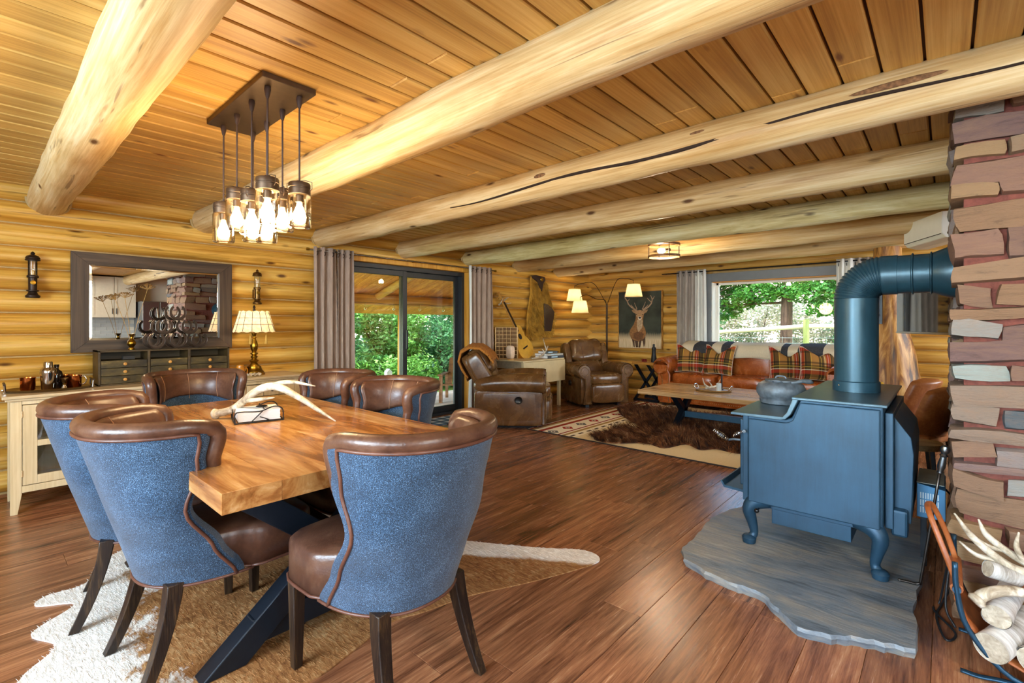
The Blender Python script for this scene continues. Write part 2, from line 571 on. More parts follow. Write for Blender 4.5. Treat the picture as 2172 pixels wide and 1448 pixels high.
for i, (c, ax) in enumerate((((-1.6, -2.52, 1.55), 'x'), ((0.98, -2.52, 1.55), 'x'), ((3.39, 0.2, 1.6), 'y'), ((3.39, 6.5, 1.6), 'y'))):  # the last is an unseen window added to light the living area
    w = sempty('window_%d' % (i + 2)); w.location = c
    if ax == 'y': w.rotation_euler = (0, 0, PI / 2)
    hw, hh = (0.95, 0.63) if ax == 'x' else (0.85, 0.6)
    f = MB()
    f.box((-hw, -0.05, -hh), (-hw + 0.05, 0.05, hh)); f.box((hw - 0.05, -0.05, -hh), (hw, 0.05, hh))
    f.box((-hw, -0.05, -hh), (hw, 0.05, -hh + 0.05)); f.box((-hw, -0.05, hh - 0.05), (hw, 0.05, hh)); f.box((-0.02, -0.04, -hh), (0.02, 0.04, hh))
    f.build('window_frame', M_frame, w, smooth=False)
    for s in (-1, 1):
        MB().box((s * hw / 2 - hw / 2 + 0.03, -0.004, -hh + 0.05), (s * hw / 2 + hw / 2 - 0.03, 0.004, hh - 0.05)).build('pane', M_pane, w, smooth=False)

# ---- ceiling beams ----
BL = ['thick pale log ceiling beam nearest the camera at upper left',
      'large pale log ceiling beam just behind the jar chandelier',
      'log ceiling beam with a long dark crack, third from the camera',
      'log ceiling beam fourth from the camera, meeting the wall above the sliding door',
      'rough greenish-white log ceiling beam, fifth from the camera',
      'log ceiling beam behind the caged ceiling light, sixth from the camera',
      'farthest log ceiling beam, resting on the burl post']
M_beam5 = wood('beam_wood_pale', ['#b8a368', '#d8c990', '#e9e0b4', '#55371c'], 'X', 1.6, 7.0, 0.6, 0.7, 0.16, 31, 0.05, 0.6)
RAD = [0.120, 0.119, 0.107, 0.106, 0.107, 0.104, 0.104]
for i, (by, r) in enumerate(zip(beamY, RAD)):
    t = thing('ceiling_beam', BL[i], 'beam', (0, by, 2.240 if i > 1 else 2.252), 0, 'log ceiling beams')
    mb = MB(); n, k = 110, 24
    x1 = 0.03 if i in (3, 4) else 3.31
    def fb(u, v, i=i, r=r):
        xx = -5.24 + (x1 + 5.24) * v; an = -2 * PI * u
        rr = r * (1.02 - 0.05 * v) + 0.014 * mnoise.noise((xx * 1.3, i * 5.3 + math.cos(an), math.sin(an))) + 0.006 * mnoise.noise((xx * 4.1, i * 2.3 + 2 * math.cos(an), 2 * math.sin(an)))
        wob = 0.012 * mnoise.noise((xx * 0.5, i * 11.0, 0))
        return (xx, math.cos(an) * rr + wob, math.sin(an) * rr + wob * 0.6)
    mb.grid(fb, k, n, closed_u=True)
    mb.build('log', M_beam5 if i == 4 else M_beam, t, 80)
    ring = MB()
    ring.tube([(-5.215, math.cos(a) * (r + 0.006), math.sin(a) * (r + 0.006)) for a in [PI + PI * q / 16 for q in range(17)]], 0.011, 6)
    ring.build('chinking_ring', M_chink, t)
    if i == 2:
        cr = MB()
        pts = [(-2.9 + 3.4 * q / 30, -(r + 0.004) * math.cos(0.35) + 0.003 * math.sin(q), -0.045 - 0.012 * math.sin(q * 0.5) + 0.03 * (q / 30)) for q in range(31)]
        cr.tube(pts, [0.003 + 0.008 * math.sin(PI * q / 30) for q in range(31)], 6)
        cr.build('crack', plain('crack_dark', '#2c1c10', 0.9), t)
        # dark knot wounds
        for xx, az, sz in ((-2.0, 0.35, 0.05), (-0.95, 0.45, 0.06), (-0.15, 0.2, 0.16)):
            kb = MB(); kb.ball((xx, -(r + 0.004) * math.cos(az), r * math.sin(az) * 0.6), (sz, 0.007, 0.014), 12, 6)
            kb.build('knot', plain('bark_knot', '#7d5a3a', 0.9, 0, 0.5, 60, 0.8), t)

# ---- sliding door ----
d = sempty('door_1')
DX = -5.33
fy0, fy1, fz1 = 2.90, 4.80, 2.03
fr = MB()
fr.box((DX - 0.07, fy0, 0.0), (DX + 0.07, fy0 + 0.05, fz1)); fr.box((DX - 0.07, fy1 - 0.05, 0.0), (DX + 0.07, fy1, fz1))
fr.box((DX - 0.07, fy0 + 0.05, fz1 - 0.055), (DX + 0.07, fy1 - 0.05, fz1)); fr.box((DX - 0.07, fy0 + 0.05, 0.0), (DX + 0.07, fy1 - 0.05, 0.03))
fr.build('door_frame', M_frame, d, smooth=False, bevel=0.004)
for nm, a, b, xo in (('sash', fy0 + 0.05, 3.80, 0.03), ('sash', 3.74, fy1 - 0.05, -0.03)):
    s = MB(); w = 0.065
    s.box((DX + xo - 0.02, a, 0.03), (DX + xo + 0.02, a + w, fz1 - 0.055)); s.box((DX + xo - 0.02, b - w, 0.03), (DX + xo + 0.02, b, fz1 - 0.055))
    s.box((DX + xo - 0.02, a + w, 0.03), (DX + xo + 0.02, b - w, 0.11)); s.box((DX + xo - 0.02, a + w, fz1 - 0.125), (DX + xo + 0.02, b - w, fz1 - 0.055))
    so = s.build(nm, M_frame, d, smooth=False, bevel=0.004)
    MB().box((DX + xo - 0.004, a + w, 0.11), (DX + xo + 0.004, b - w, fz1 - 0.125)).build('pane', M_pane, so, smooth=False)
MB().bar((DX + 0.09, 3.77, 0.95), (DX + 0.09, 3.77, 1.2), 0.02, 0.03, (1, 0, 0)).build('handle', M_black, d, bevel=0.004)
tr = MB()
tr.box((-5.30, fy1, 0), (-5.17, fy1 + 0.075, fz1 + 0.075)); tr.box((-5.30, fy0 - 0.075, 0), (-5.17, fy0, fz1 + 0.075)); tr.box((-5.30, fy0, fz1), (-5.17, fy1, fz1 + 0.075))
struct(tr.build('trim_1', M_trimwood, smooth=False, bevel=0.004))

# ---- picture window ----
w = sempty('window_1')
M_gtrim = plain('grey_painted_trim', '#6f7477', 0.5, 0, 0.05, 12, 0.03)
M_wtrim = plain('white_jamb', '#e6e2d6', 0.5, 0, 0.03)
g_ = MB(); tw = 0.135
for a, b, c_, e in ((WX0 - tw, WZ0 - tw, WX0, WZ1 + tw), (WX1, WZ0 - tw, WX1 + tw, WZ1 + tw), (WX0, WZ1, WX1, WZ1 + tw), (WX0, WZ0 - tw, WX1, WZ0)):
    g_.box((a, BY - 0.09, b), (c_, BY - 0.055, e))
g_.build('window_casing', M_gtrim, w, smooth=False, bevel=0.003)
j = MB()
j.box((WX0 - 0.02, BY - 0.06, WZ0), (WX0 + 0.012, BY + 0.20, WZ1)); j.box((WX1 - 0.012, BY - 0.06, WZ0), (WX1 + 0.02, BY + 0.20, WZ1)); j.box((WX0, BY - 0.06, WZ0 - 0.02), (WX1, BY + 0.20, WZ0 + 0.012))
j.build('window_jamb', M_wtrim, w, smooth=False)
hj = MB(); hj.box((WX0, BY - 0.06, WZ1 - 0.012), (WX1, BY + 0.20, WZ1 + 0.02)); hj.build('head_jamb', wood('orange_fir', ['#c2701c', '#d98628', '#e59a3c'], 'X', 0.6, 14, 0.5, 0.08), w, smooth=False)
f = MB(); a0, a1 = WX0 + 0.012, WX1 - 0.012
f.box((a0, BY + 0.13, WZ0 + 0.012), (a0 + 0.035, BY + 0.17, WZ1 - 0.012)); f.box((a1 - 0.035, BY + 0.13, WZ0 + 0.012), (a1, BY + 0.17, WZ1 - 0.012))
f.box((a0, BY + 0.13, WZ0 + 0.012), (a1, BY + 0.17, WZ0 + 0.045)); f.box((a0, BY + 0.13, WZ1 - 0.045), (a1, BY + 0.17, WZ1 - 0.012))
f.build('window_frame', M_wtrim, w, smooth=False)
MB().box((a0 + 0.03, BY + 0.147, WZ0 + 0.04), (a1 - 0.03, BY + 0.153, WZ1 - 0.04)).build('pane', M_pane, w, smooth=False)
# ================================================================== DINING AREA
rng = random.Random(23)
M_leather = leather('chestnut_leather', '#331e16', '#523426', '#70503c', 0.33)
M_pipe = leather('piping_leather', '#3a2018', '#5a3628', '#6e4634', 0.4)
M_thread = plain('seam_thread', '#9a7458', 0.6)
M_darkleg = wood('dark_leg_wood', ['#120c09', '#251912', '#4d3822'], 'Z', 2.0, 30, 0.35, 0.15, 0, 13, 0.1)
def m_tweed():
    m = Mat('blue_tweed', 0.85, 0, 0.25)
    c = m.coords()
    f = m.noise(c, 420, 2, 0.7); g2 = m.noise(c, 9, 3)
    col = m.ramp(f * 0.85 + g2 * 0.15, [(0.38, C('#0d1622')), (0.50, C('#21384f')), (0.59, C('#3d5c7c')), (0.68, C('#86a2ba'))])
    m.color(col); m.bump(f, 0.5, 0.003)
    m.b.inputs['Sheen Weight'].default_value = 0.25
    return m.mat
M_tweed = m_tweed()

def chair_fn():
    Wk = [(0, .242), (.3, .243), (.55, .250), (.8, .287), (1, .305)]
    Dk = [(0, .31), (.22, .255), (.47, .195), (.75, .29), (.93, .33), (1, .31)]
    Rk = [(0, -.245), (.5, -.315), (1, -.42)]
    def base(u, v, off=0.0, du=0.0):
        a = u * PI / 2
        W, D, R = lerp(.242, .305, v ** 1.25), curve(Dk, v), lerp(-.245, -.42, v)
        def P(a):
            s = math.sin(a); c = math.cos(a)
            return Vector((W * math.copysign(abs(s) ** 0.88, s), R + D * (1 - max(0, c) ** 0.9), 0.335 + 0.59 * v))
        p = P(a)
        t = P(min(a + 0.02, PI / 2)) - P(max(a - 0.02, -PI / 2)); t.z = 0
        if t.length < 1e-6: t = Vector((1, 0, 0))
        t.normalize()
        nrm = Vector((t.y, -t.x, 0))       # outward
        return p + nrm * off + t * du
    return base
CB = chair_fn()

def make_chair(label):
    t = thing('dining_chair', label, 'chair', group='dining chairs around the table')
    TH = 0.052
    nu, nv = 36, 26
    # outer/inner tweed shell
    def sec(u, v):
        v = v * 0.975
        k = u * 2 * (nu + 6) / (2 * nu + 12) if False else u
        if k < 0.5:
            return tuple(CB(-1 + 4 * k, v))
        return tuple(CB(1 - 4 * (k - 0.5), v, -TH))
    sh = MB()
    sh.grid(sec, 2 * nu, nv, closed_u=True)
    o = len(sh.v)
    # close bottom and top rims
    w = 2 * nu
    for i in range(nu - 1 + 1):
        a, b = i, (i + 1)
        ia, ib = (w - i) % w, (w - i - 1) % w
        if i < nu:
            sh.f.append((ia, ib, b, a)); top = nv * w
            sh.f.append((top + a, top + b, top + ib, top + ia))
    sh.build('back_shell', M_tweed, t, 70, fix=True)
    # inner leather facing
    fc = MB()
    def inn(u, v):
        vv = lerp(0.69 - 0.04 * math.cos(u * 2 * PI), 0.985, v)
        return tuple(CB(lerp(-0.985, 0.985, u), vv, -TH - 0.006 - 0.016 * math.sin(PI * v) - 0.006 * v))
    fc.grid(inn, 40, 10, flip=True)
    fo = fc.build('leather_facing', M_leather, t, 180, solid=0.008)
    for uu in (-0.5, 0.0, 0.5):
        se = MB(); se.tube([CB(uu, lerp(0.69, 0.985, q / 10), -TH - 0.0115 - 0.016 * math.sin(PI * q / 10) - 0.006 * q / 10) for q in range(11)], 0.0016, 5)
        se.build('stitched_seam', M_thread, fo)
    # rolled leather top edge down the wings
    pts, rs = [], []
    for q in range(13):
        v = lerp(0.66, 0.955, q / 12); pts.append(CB(-1, v, -TH / 2, -0.004)); rs.append(lerp(0.020, 0.029, min(1, q / 6)))
    for q in range(1, 40):
        u = -1 + 2 * q / 40
        e = 0.018 * (1 - min(1, (1 - abs(u)) / 0.12)) 
        pts.append(CB(u, 0.985 - e, -TH / 2)); rs.append(0.029)
    for q in range(13):
        v = lerp(0.955, 0.66, q / 12); pts.append(CB(1, v, -TH / 2, 0.004)); rs.append(lerp(0.020, 0.029, min(1, (12 - q) / 6)))
    MB().tube(pts, rs, 14).build('top_roll', M_leather, t, 180)
    # piping outside
    pp = []
    for q in range(20): pp.append(CB(-0.90, 0.94 * q / 19, 0.003))
    for q in range(1, 40): pp.append(CB(-0.90 + 1.8 * q / 40, 0.945, 0.004))
    for q in range(20): pp.append(CB(0.90, 0.94 * (19 - q) / 19, 0.003))
    MB().tube(pp, 0.0062, 8).build('piping', M_pipe, t, 180)
    # seat
    def seat(u, v):
        pass
    st = MB(); rows = []
    ny, nx = 12, 12
    def topz(x, y): return 0.487 + 0.016 * (1 - (2 * x) ** 2) * (1 - (2 * y) ** 4)
    def sp(x, y, z):
        f_ = min(1, max(0.02, (lerp(-0.20, 0.325, y + 0.5) + 0.245) / 0.30)); hw = lerp(0.205 * math.sqrt(1 - (1 - f_) ** 2), 0.252, max(0, min(1, (lerp(-0.20, 0.325, y + 0.5) - 0.035) / 0.04)))
        return (2 * x * hw, lerp(-0.20, 0.325, y + 0.5) + (0.02 * (1 - (2 * x) ** 2) if y > 0.3 else 0), z)
    prof = [(1.0, 0.337), (1.0, 0.455), (0.985, 0.476), (0.94, 0.489)]
    vs, fs = [], []
    ring = []
    for k in range(48):
        a = 2 * PI * k / 48
        c, s_ = math.cos(a), math.sin(a)
        m_ = max(abs(c), abs(s_)); e = 0.12
        n_ = (abs(c) ** 7 + abs(s_) ** 7) ** (1 / 7)
        ring.append((0.5 * c / n_, 0.5 * s_ / n_))
    for sc_, z in prof + [(0.7, 0.497), (0.35, 0.502), (0.02, 0.503)]:
        for (a, b) in ring: vs.append(sp(a * sc_, b * sc_, z))
    L = len(prof) + 3
    for i in range(L - 1):
        for k in range(48): fs.append((i * 48 + k, i * 48 + (k + 1) % 48, (i + 1) * 48 + (k + 1) % 48, (i + 1) * 48 + k))
    fs.append(tuple(range(47, -1, -1))); fs.append(tuple((L - 1) * 48 + k for k in range(48)))
    st.add(vs, fs)
    so = st.build('seat', M_leather, t, 180)
    wl_ = [sp(a * 1.01, b * 1.01, 0.340) for a, b in ring]; wl_.append(wl_[0])
    MB().tube(wl_, 0.006, 6).build('seat_welt', M_pipe, so, 180)
    bw = [CB(-1 + 2 * q / 40, 0.0, 0.002) for q in range(41)]
    MB().tube(bw, 0.0055, 6).build('back_welt', M_pipe, t, 180)
    # legs
    for s in (-1, 1):
        lg = MB()
        for (z0, w0, z1, w1) in ((0, 0.032, 0.345, 0.048),):
            x, y = s * 0.215, 0.27
            lg.add([(x + a * w / 2, y + b * w / 2, z) for z, w in ((z0, w0), (z1, w1)) for a, b in ((-1, -1), (1, -1), (1, 1), (-1, 1))],
                   [(3, 2, 1, 0), (4, 5, 6, 7), (0, 1, 5, 4), (1, 2, 6, 5), (2, 3, 7, 6), (3, 0, 4, 7)])
        lg.build('leg', M_darkleg, t, 30, bevel=0.003)
        lg = MB()
        vs, fs = [], []
        n = 9
        for i in range(n + 1):
            z = 0.35 * (1 - i / n); q = i / n
            x = s * lerp(0.165, 0.195, q); y = -0.175 - 0.105 * q ** 2.0 - 0.01 * math.sin(PI * q); w = lerp(0.052, 0.034, q)
            vs += [(x + a * w / 2, y + b * w / 2, z) for a, b in ((-1, -1), (1, -1), (1, 1), (-1, 1))]
        for i in range(n):
            for k in range(4): fs.append((i * 4 + k, (i + 1) * 4 + k, (i + 1) * 4 + (k + 1) % 4, i * 4 + (k + 1) % 4))
        fs.append((0, 1, 2, 3)); fs.append(tuple(n * 4 + k for k in (3, 2, 1, 0)))
        lg.add(vs, fs).build('leg', M_darkleg, t, 30, bevel=0.003)
    return t

HZ = 0.007   # chair feet stand on the hide
ch0 = make_chair('blue tweed and brown leather dining chair in front at left, nearest the frame edge corner')
ch0['label'] = 'blue tweed wing dining chair in the left foreground, overlapping the one beside it'
ch0.location = (-2.23, 0.635, HZ); ch0.rotation_euler = (0, 0, math.radians(4))
dup(ch0, (-2.80, 0.585, HZ), math.radians(-13), 'blue tweed wing dining chair at far left, partly hidden behind its neighbour')
dup(ch0, (-1.535, 1.025, HZ), math.radians(93), 'dining chair in the centre foreground with its back to the camera')
dup(ch0, (-3.72, 1.02, HZ), math.radians(-90), 'dining chair at the head of the table in front of the sideboard')
dup(ch0, (-3.14, 1.50, HZ), math.radians(183), 'dining chair on the far side of the table before the door curtain')
dup(ch0, (-2.44, 1.49, HZ), math.radians(180), 'dining chair on the far side of the table, in front of the glass door')

# ---- dining table ----
def m_tabletop():
    m = Mat('mango_tabletop', 0.22, 0, 0.5)
    n = m.noise(m.coords((1.1, 7, 7), 41), 1.0, 7, 0.62, 1.2)
    sw = m.noise(m.coords((60, 1.2, 1), 5), 1.0, 3, 0.6, 0.3)
    col = m.ramp(n, [(0.32, C('#653a18')), (0.44, C('#8f5c2d')), (0.55, C('#ad7d48')), (0.70, C('#cda877'))])
    col = m.mix(m.ramp(sw, [(0.55, (0, 0, 0, 1)), (0.75, (0.35, 0.35, 0.35, 1))]), col, C('#7a4a22'))
    vv = m.voro(m.coords((1.2, 3.2, 1), 41), 1.0)
    col = m.mix(m.ramp(vv, [(0.02, (0.9, 0.9, 0.9, 1)), (0.07, (0, 0, 0, 1))]), col, C('#3c2312'))
    col = m.hsv(col, m.rand(0.88, 1.12))
    m.color(col); m.rough(n * 0.2 + 0.12); m.bump(n * 0.6 + sw * 0.4, 0.12, 0.005)
    return m.mat
M_ttop = m_tabletop()
M_iron = plain('black_steel', '#1c242e', 0.32, 0.5, 0.1, 25)
TX0, TX1, TY0, TY1, TZ = -3.58, -1.615, 0.492, 1.55, 0.77
t = thing('dining_table', 'thick mango wood dining table on black steel X legs', 'table', (0, 0, HZ))
TZ -= HZ
ys = [TY0, 0.67, 0.84, 1.02, 1.21, 1.38, TY1]
for a, b in zip(ys, ys[1:]):
    MB().box((TX0, a, TZ - 0.066), (TX1, b - 0.0005, TZ)).build('board', M_ttop, t, smooth=False, bevel=0.0012)
for fx in (-1.98, -3.22):
    f = MB()
    f.box((fx - 0.045, 0.62, 0.0), (fx + 0.045, 1.42, 0.0 + 0.055)) if False else None
    fo = MB()
    y0, y1, zt = 0.60, 1.44, TZ - 0.075
    def diag(mb, ya, yb):
        hw = 0.075
        s = 1 if yb > ya else -1
        mb.add([(fx + dx, y, z) for dx in (-0.04, 0.04) for (y, z) in ((ya - hw * s, 0), (ya + hw * s, 0), (yb + hw * s, zt), (yb - hw * s, zt))],
               [(0, 1, 2, 3), (7, 6, 5, 4), (0, 4, 5, 1), (1, 5, 6, 2), (2, 6, 7, 3), (3, 7, 4, 0)])
    a_ = MB(); diag(a_, y0, y1); a_.build('cross_leg', M_iron, t, smooth=False, bevel=0.004, fix=True)
    a_ = MB(); diag(a_, y1, y0); a_.build('cross_leg', M_iron, t, smooth=False, bevel=0.004, fix=True)
    MB().box((fx - 0.05, y0 - 0.1, TZ - 0.08), (fx + 0.05, y1 + 0.1, TZ - 0.066)).build('mounting_plate', M_iron, t, smooth=False)
    MB().box((fx - 0.03, y0 + 0.1, 0.05), (fx + 0.03, y1 - 0.1, 0.15)).build('foot_rail', M_iron, t, smooth=False, bevel=0.004)
    MB().lathe([(0.0, 0.012), (0.012, 0.010), (0.018, 0.0)], (0, 0, 0), 16, Matrix.Translation((fx + 0.03, 1.02, 0.10)) @ Matrix.Rotation(PI / 2, 4, 'Y')).build('bolt', metal('bolt_steel', '#777c82', 0.3), t)
MB().box((-3.20, 0.97, 0.30), (-2.0, 1.07, 0.40)).build('stretcher', M_iron, t, smooth=False, bevel=0.004)
TZ = 0.77

# ---- antler on the table ----
def m_antler():
    m = Mat('antler_bone', 0.5)
    n = m.noise(m.coords((14, 14, 14)), 1.0, 6, 0.65, 0.8)
    m.color(m.ramp(n, [(0.34, C('#7d6c56')), (0.48, C('#b5a891')), (0.66, C('#ddd5c6'))])); m.bump(n, 0.4, 0.006)
    return m.mat
M_antler = m_antler()
def antler(name, label, loc, main, mr, tines, rz=0, group=None, n=26):
    t = thing(name, label, 'antler', loc, rz, group)
    mb = MB(); mb.tube(path(main, n), rint(mr, n), 10); b = mb.build('main_beam', M_antler, t, 180)
    p0, p1 = Vector(main[0]), Vector(main[1]); dr = (p1 - p0).normalized()
    bu = MB(); bu.tube([p0 - dr * 0.004, p0 + dr * 0.006, p0 + dr * 0.02], [mr[0] * 1.15, mr[0] * 1.42, mr[0] * 1.05], 14); bu.build('burr', M_antler, t, 180)
    for pts, rr in tines:
        mb = MB(); mb.tube(path(pts, 12), rint(rr, 12), 8); mb.build('tine', M_antler, t, 180)
    return t
A0 = Vector((-2.926, 0.857, 0.0)); A1 = Vector((-2.358, 1.25, 0.0)); dA = A1 - A0
def ap(t_, z, side=0.0):
    p = dA * t_; q = Vector((dA.y, -dA.x, 0)).normalized() * side
    return (p.x + q.x, p.y + q.y, z)
antler('elk_antler', 'long pale elk antler arching over the dining table', (A0.x, A0.y, TZ + 0.001),
       [ap(0.0, 0.024), ap(0.16, 0.055), ap(0.36, 0.155), ap(0.52, 0.178), ap(0.70, 0.125), ap(0.86, 0.060), ap(1.0, 0.004)],
       [0.021, 0.020, 0.021, 0.021, 0.016, 0.011, 0.003],
       [([ap(0.46, 0.178), ap(0.60, 0.20, -0.03), ap(0.78, 0.175, -0.07)], [0.016, 0.012, 0.003]),
        ([ap(0.26, 0.10), ap(0.42, 0.115, 0.035), ap(0.56, 0.13, 0.06)], [0.013, 0.010, 0.003])])

# ---- napkin holder ----
M_wire = metal('dark_wire', '#2b2a2b', 0.4, 0.7)
ang = math.atan2(1.09 - 0.888, -2.573 + 2.622)
t = thing('napkin_holder', 'black wire napkin holder on the dining table', 'napkin holder', (-2.735, 1.005, TZ), ang)
w = MB(); hx, hy = 0.112, 0.095
for s in (-1, 1):
    w.tube([(-hx, s * hy, 0.004), (hx, s * hy, 0.004)], 0.0032, 6); w.tube([(s * hx, -hy, 0.004), (s * hx, hy, 0.004)], 0.0032, 6)
w.build('base_wire', M_wire, t)
for s in (-1, 1):
    w = MB()
    w.tube(path([(-hx, s * hy, 0.004), (-hx, s * hy, 0.052), (-hx * 0.75, s * hy, 0.062), (0, s * hy, 0.058), (hx * 0.6, s * hy, 0.078), (hx * 0.95, s * hy, 0.062), (hx, s * hy, 0.004)], 30), 0.0032, 6)
    w.tube(path([(-hx * 0.35, s * hy, 0.006), (-0.01, s * hy, 0.035), (0.015, s * hy, 0.06)], 8), 0.0026, 6)
    w.tube(path([(0.0, s * hy, 0.030), (0.02, s * hy, 0.022), (0.05, s * hy, 0.006)], 8), 0.0026, 6)
    w.build('side_wire', M_wire, t)
w = MB(); w.tube(path([(-hx, -hy, 0.05), (-hx - 0.002, -0.03, 0.02), (-hx - 0.002, 0.03, 0.055), (-hx, hy, 0.05)], 12), 0.0026, 6); w.build('end_wire', M_wire, t)
w = MB(); w.tube([(0.02, -hy, 0.07), (0.02, hy, 0.07)], 0.003, 6); w.ball((0.02, 0, 0.07), (0.03, 0.016, 0.006), 12, 6); w.build('weight_bar', M_wire, t)
np_ = thing('napkin_stack', 'stack of white paper napkins in the wire holder', 'napkins', (-2.735, 1.005, TZ + 0.009), ang)
M_paper = plain('white_paper', '#e9eaea', 0.85, 0, 0.03, 40)
for k in range(9):
    MB().box((-0.1 + rng.uniform(0, .004), -0.086, 0.006 * k), (0.1 + rng.uniform(-.004, 0), 0.086, 0.006 * k + 0.0056)).build('napkin', M_paper, np_, smooth=False)

# ---- cowhide ----
def m_cow():
    m = Mat('cowhide_fur', 0.8, 0, 0.2)
    c = m.coords((1, 1, 0))
    n = m.noise(c, 3.2, 6, 0.62, 0.9)
    n3 = m.noise(m.coords((22, 60, 1)), 1.0, 4, 0.6, 0.6)
    x, y, z = m.xyz()
    ax, ay = (x + 2.30) * 1.0, (y - 1.0) * 1.75
    r = ax * ax + ay * ay
    br = m.ramp(n * 1.1 + n3 * 0.35 - r * 0.42, [(0.26, (0, 0, 0, 1)), (0.36, (1, 1, 1, 1))])
    leg = (y - 1.90 + (x + 1.9) * -0.62)
    lm = m.ramp(leg * -3.0 + n * 0.5 + n3 * 0.2 + ((x + 1.98).lt(0) * -50.0), [(0.40, (0, 0, 0, 1)), (0.5, (1, 1, 1, 1))])
    msk = br.max(lm)
    tan = m.ramp(n3 * 0.6 + n * 0.4, [(0.3, C('#5e3517')), (0.5, C('#93653a')), (0.7, C('#b99668'))])
    wht = m.ramp(n3, [(0.3, C('#cfc9bf')), (0.7, C('#f1ede6'))])
    m.color(m.mix(msk, wht, tan)); m.bump(n3, 0.5, 0.008)
    return m.mat
M_cow = m_cow()
outline = [(-1.40, 2.27), (-1.405, 2.15), (-1.53, 1.83), (-1.66, 1.56), (-1.72, 1.33), (-1.765, 1.19), (-1.72, 0.98), (-1.69, 0.79), (-1.78, 0.55), (-2.0, 0.36), (-2.2, 0.10), (-2.46, 0.10), (-2.62, 0.21), (-2.80, 0.15),
           (-2.95, 0.30), (-3.06, 0.18), (-3.14, 0.22), (-3.15, 0.36), (-3.40, 0.48), (-3.60, 0.86), (-3.42, 1.2), (-3.40, 1.7), (-3.25, 2.0), (-3.12, 1.98), (-2.95, 1.68), (-2.5, 1.72), (-2.15, 1.9), (-1.75, 2.13), (-1.52, 2.29)]
def smooth_poly(pts, n):
    P = [Vector((p[0], p[1], 0)) for p in pts]; m = len(P); out = []
    for i in range(m):
        a, b, c, d = P[i - 1], P[i], P[(i + 1) % m], P[(i + 2) % m]
        for k in range(n):
            u = k / n
            out.append(0.5 * ((2 * b) + (c - a) * u + (2 * a - 5 * b + 4 * c - d) * u * u + (3 * b - a - 3 * c + d) * u ** 3))
    return [(p.x, p.y) for p in out]
def inside(p, poly):
    x, y = p; r = False; j = len(poly) - 1
    for i in range(len(poly)):
        xi, yi = poly[i]; xj, yj = poly[j]
        if (yi > y) != (yj > y) and x < (xj - xi) * (y - yi) / (yj - yi) + xi: r = not r
        j = i
    return r
def hide_mesh(poly, h):
    bm = bmesh.new()
    vs = [bm.verts.new((p[0], p[1], h)) for p in poly]
    f = bm.faces.new(vs)
    bmesh.ops.triangulate(bm, faces=[f])
    ex = bmesh.ops.extrude_face_region(bm, geom=bm.faces[:])
    bmesh.ops.translate(bm, verts=[v for v in ex['geom'] if isinstance(v, bmesh.types.BMVert)], vec=(0, 0, -h + 0.0005))
    bmesh.ops.recalc_face_normals(bm, faces=bm.faces)
    return bm
def hide_obj(name, poly, h, mat, parent):
    bm = hide_mesh(poly, h)
    me = bpy.data.meshes.new(name); bm.to_mesh(me); bm.free(); me.materials.append(mat)
    o = bpy.data.objects.new(name, me); COL.objects.link(o); o.parent = parent
    return o
t = thing('cowhide_rug', 'brown and white cowhide spread under the dining table', 'rug')
cp = smooth_poly(outline, 5)
hide_obj('hide', cp, 0.0055, M_cow, t)
pts = []
while len(pts) < 24000:
    p = (rng.uniform(-3.65, -1.35), rng.uniform(0.05, 2.35))
    if inside(p, cp): pts.append(((p[0], p[1], 0.005), (0, 0, 0.5)))
fur(pts, 0.016, 0.0009, (-0.95, -0.35, 0.0), 0.25, rng).build('fur', M_cow, t, smooth=False, kind='stuff')

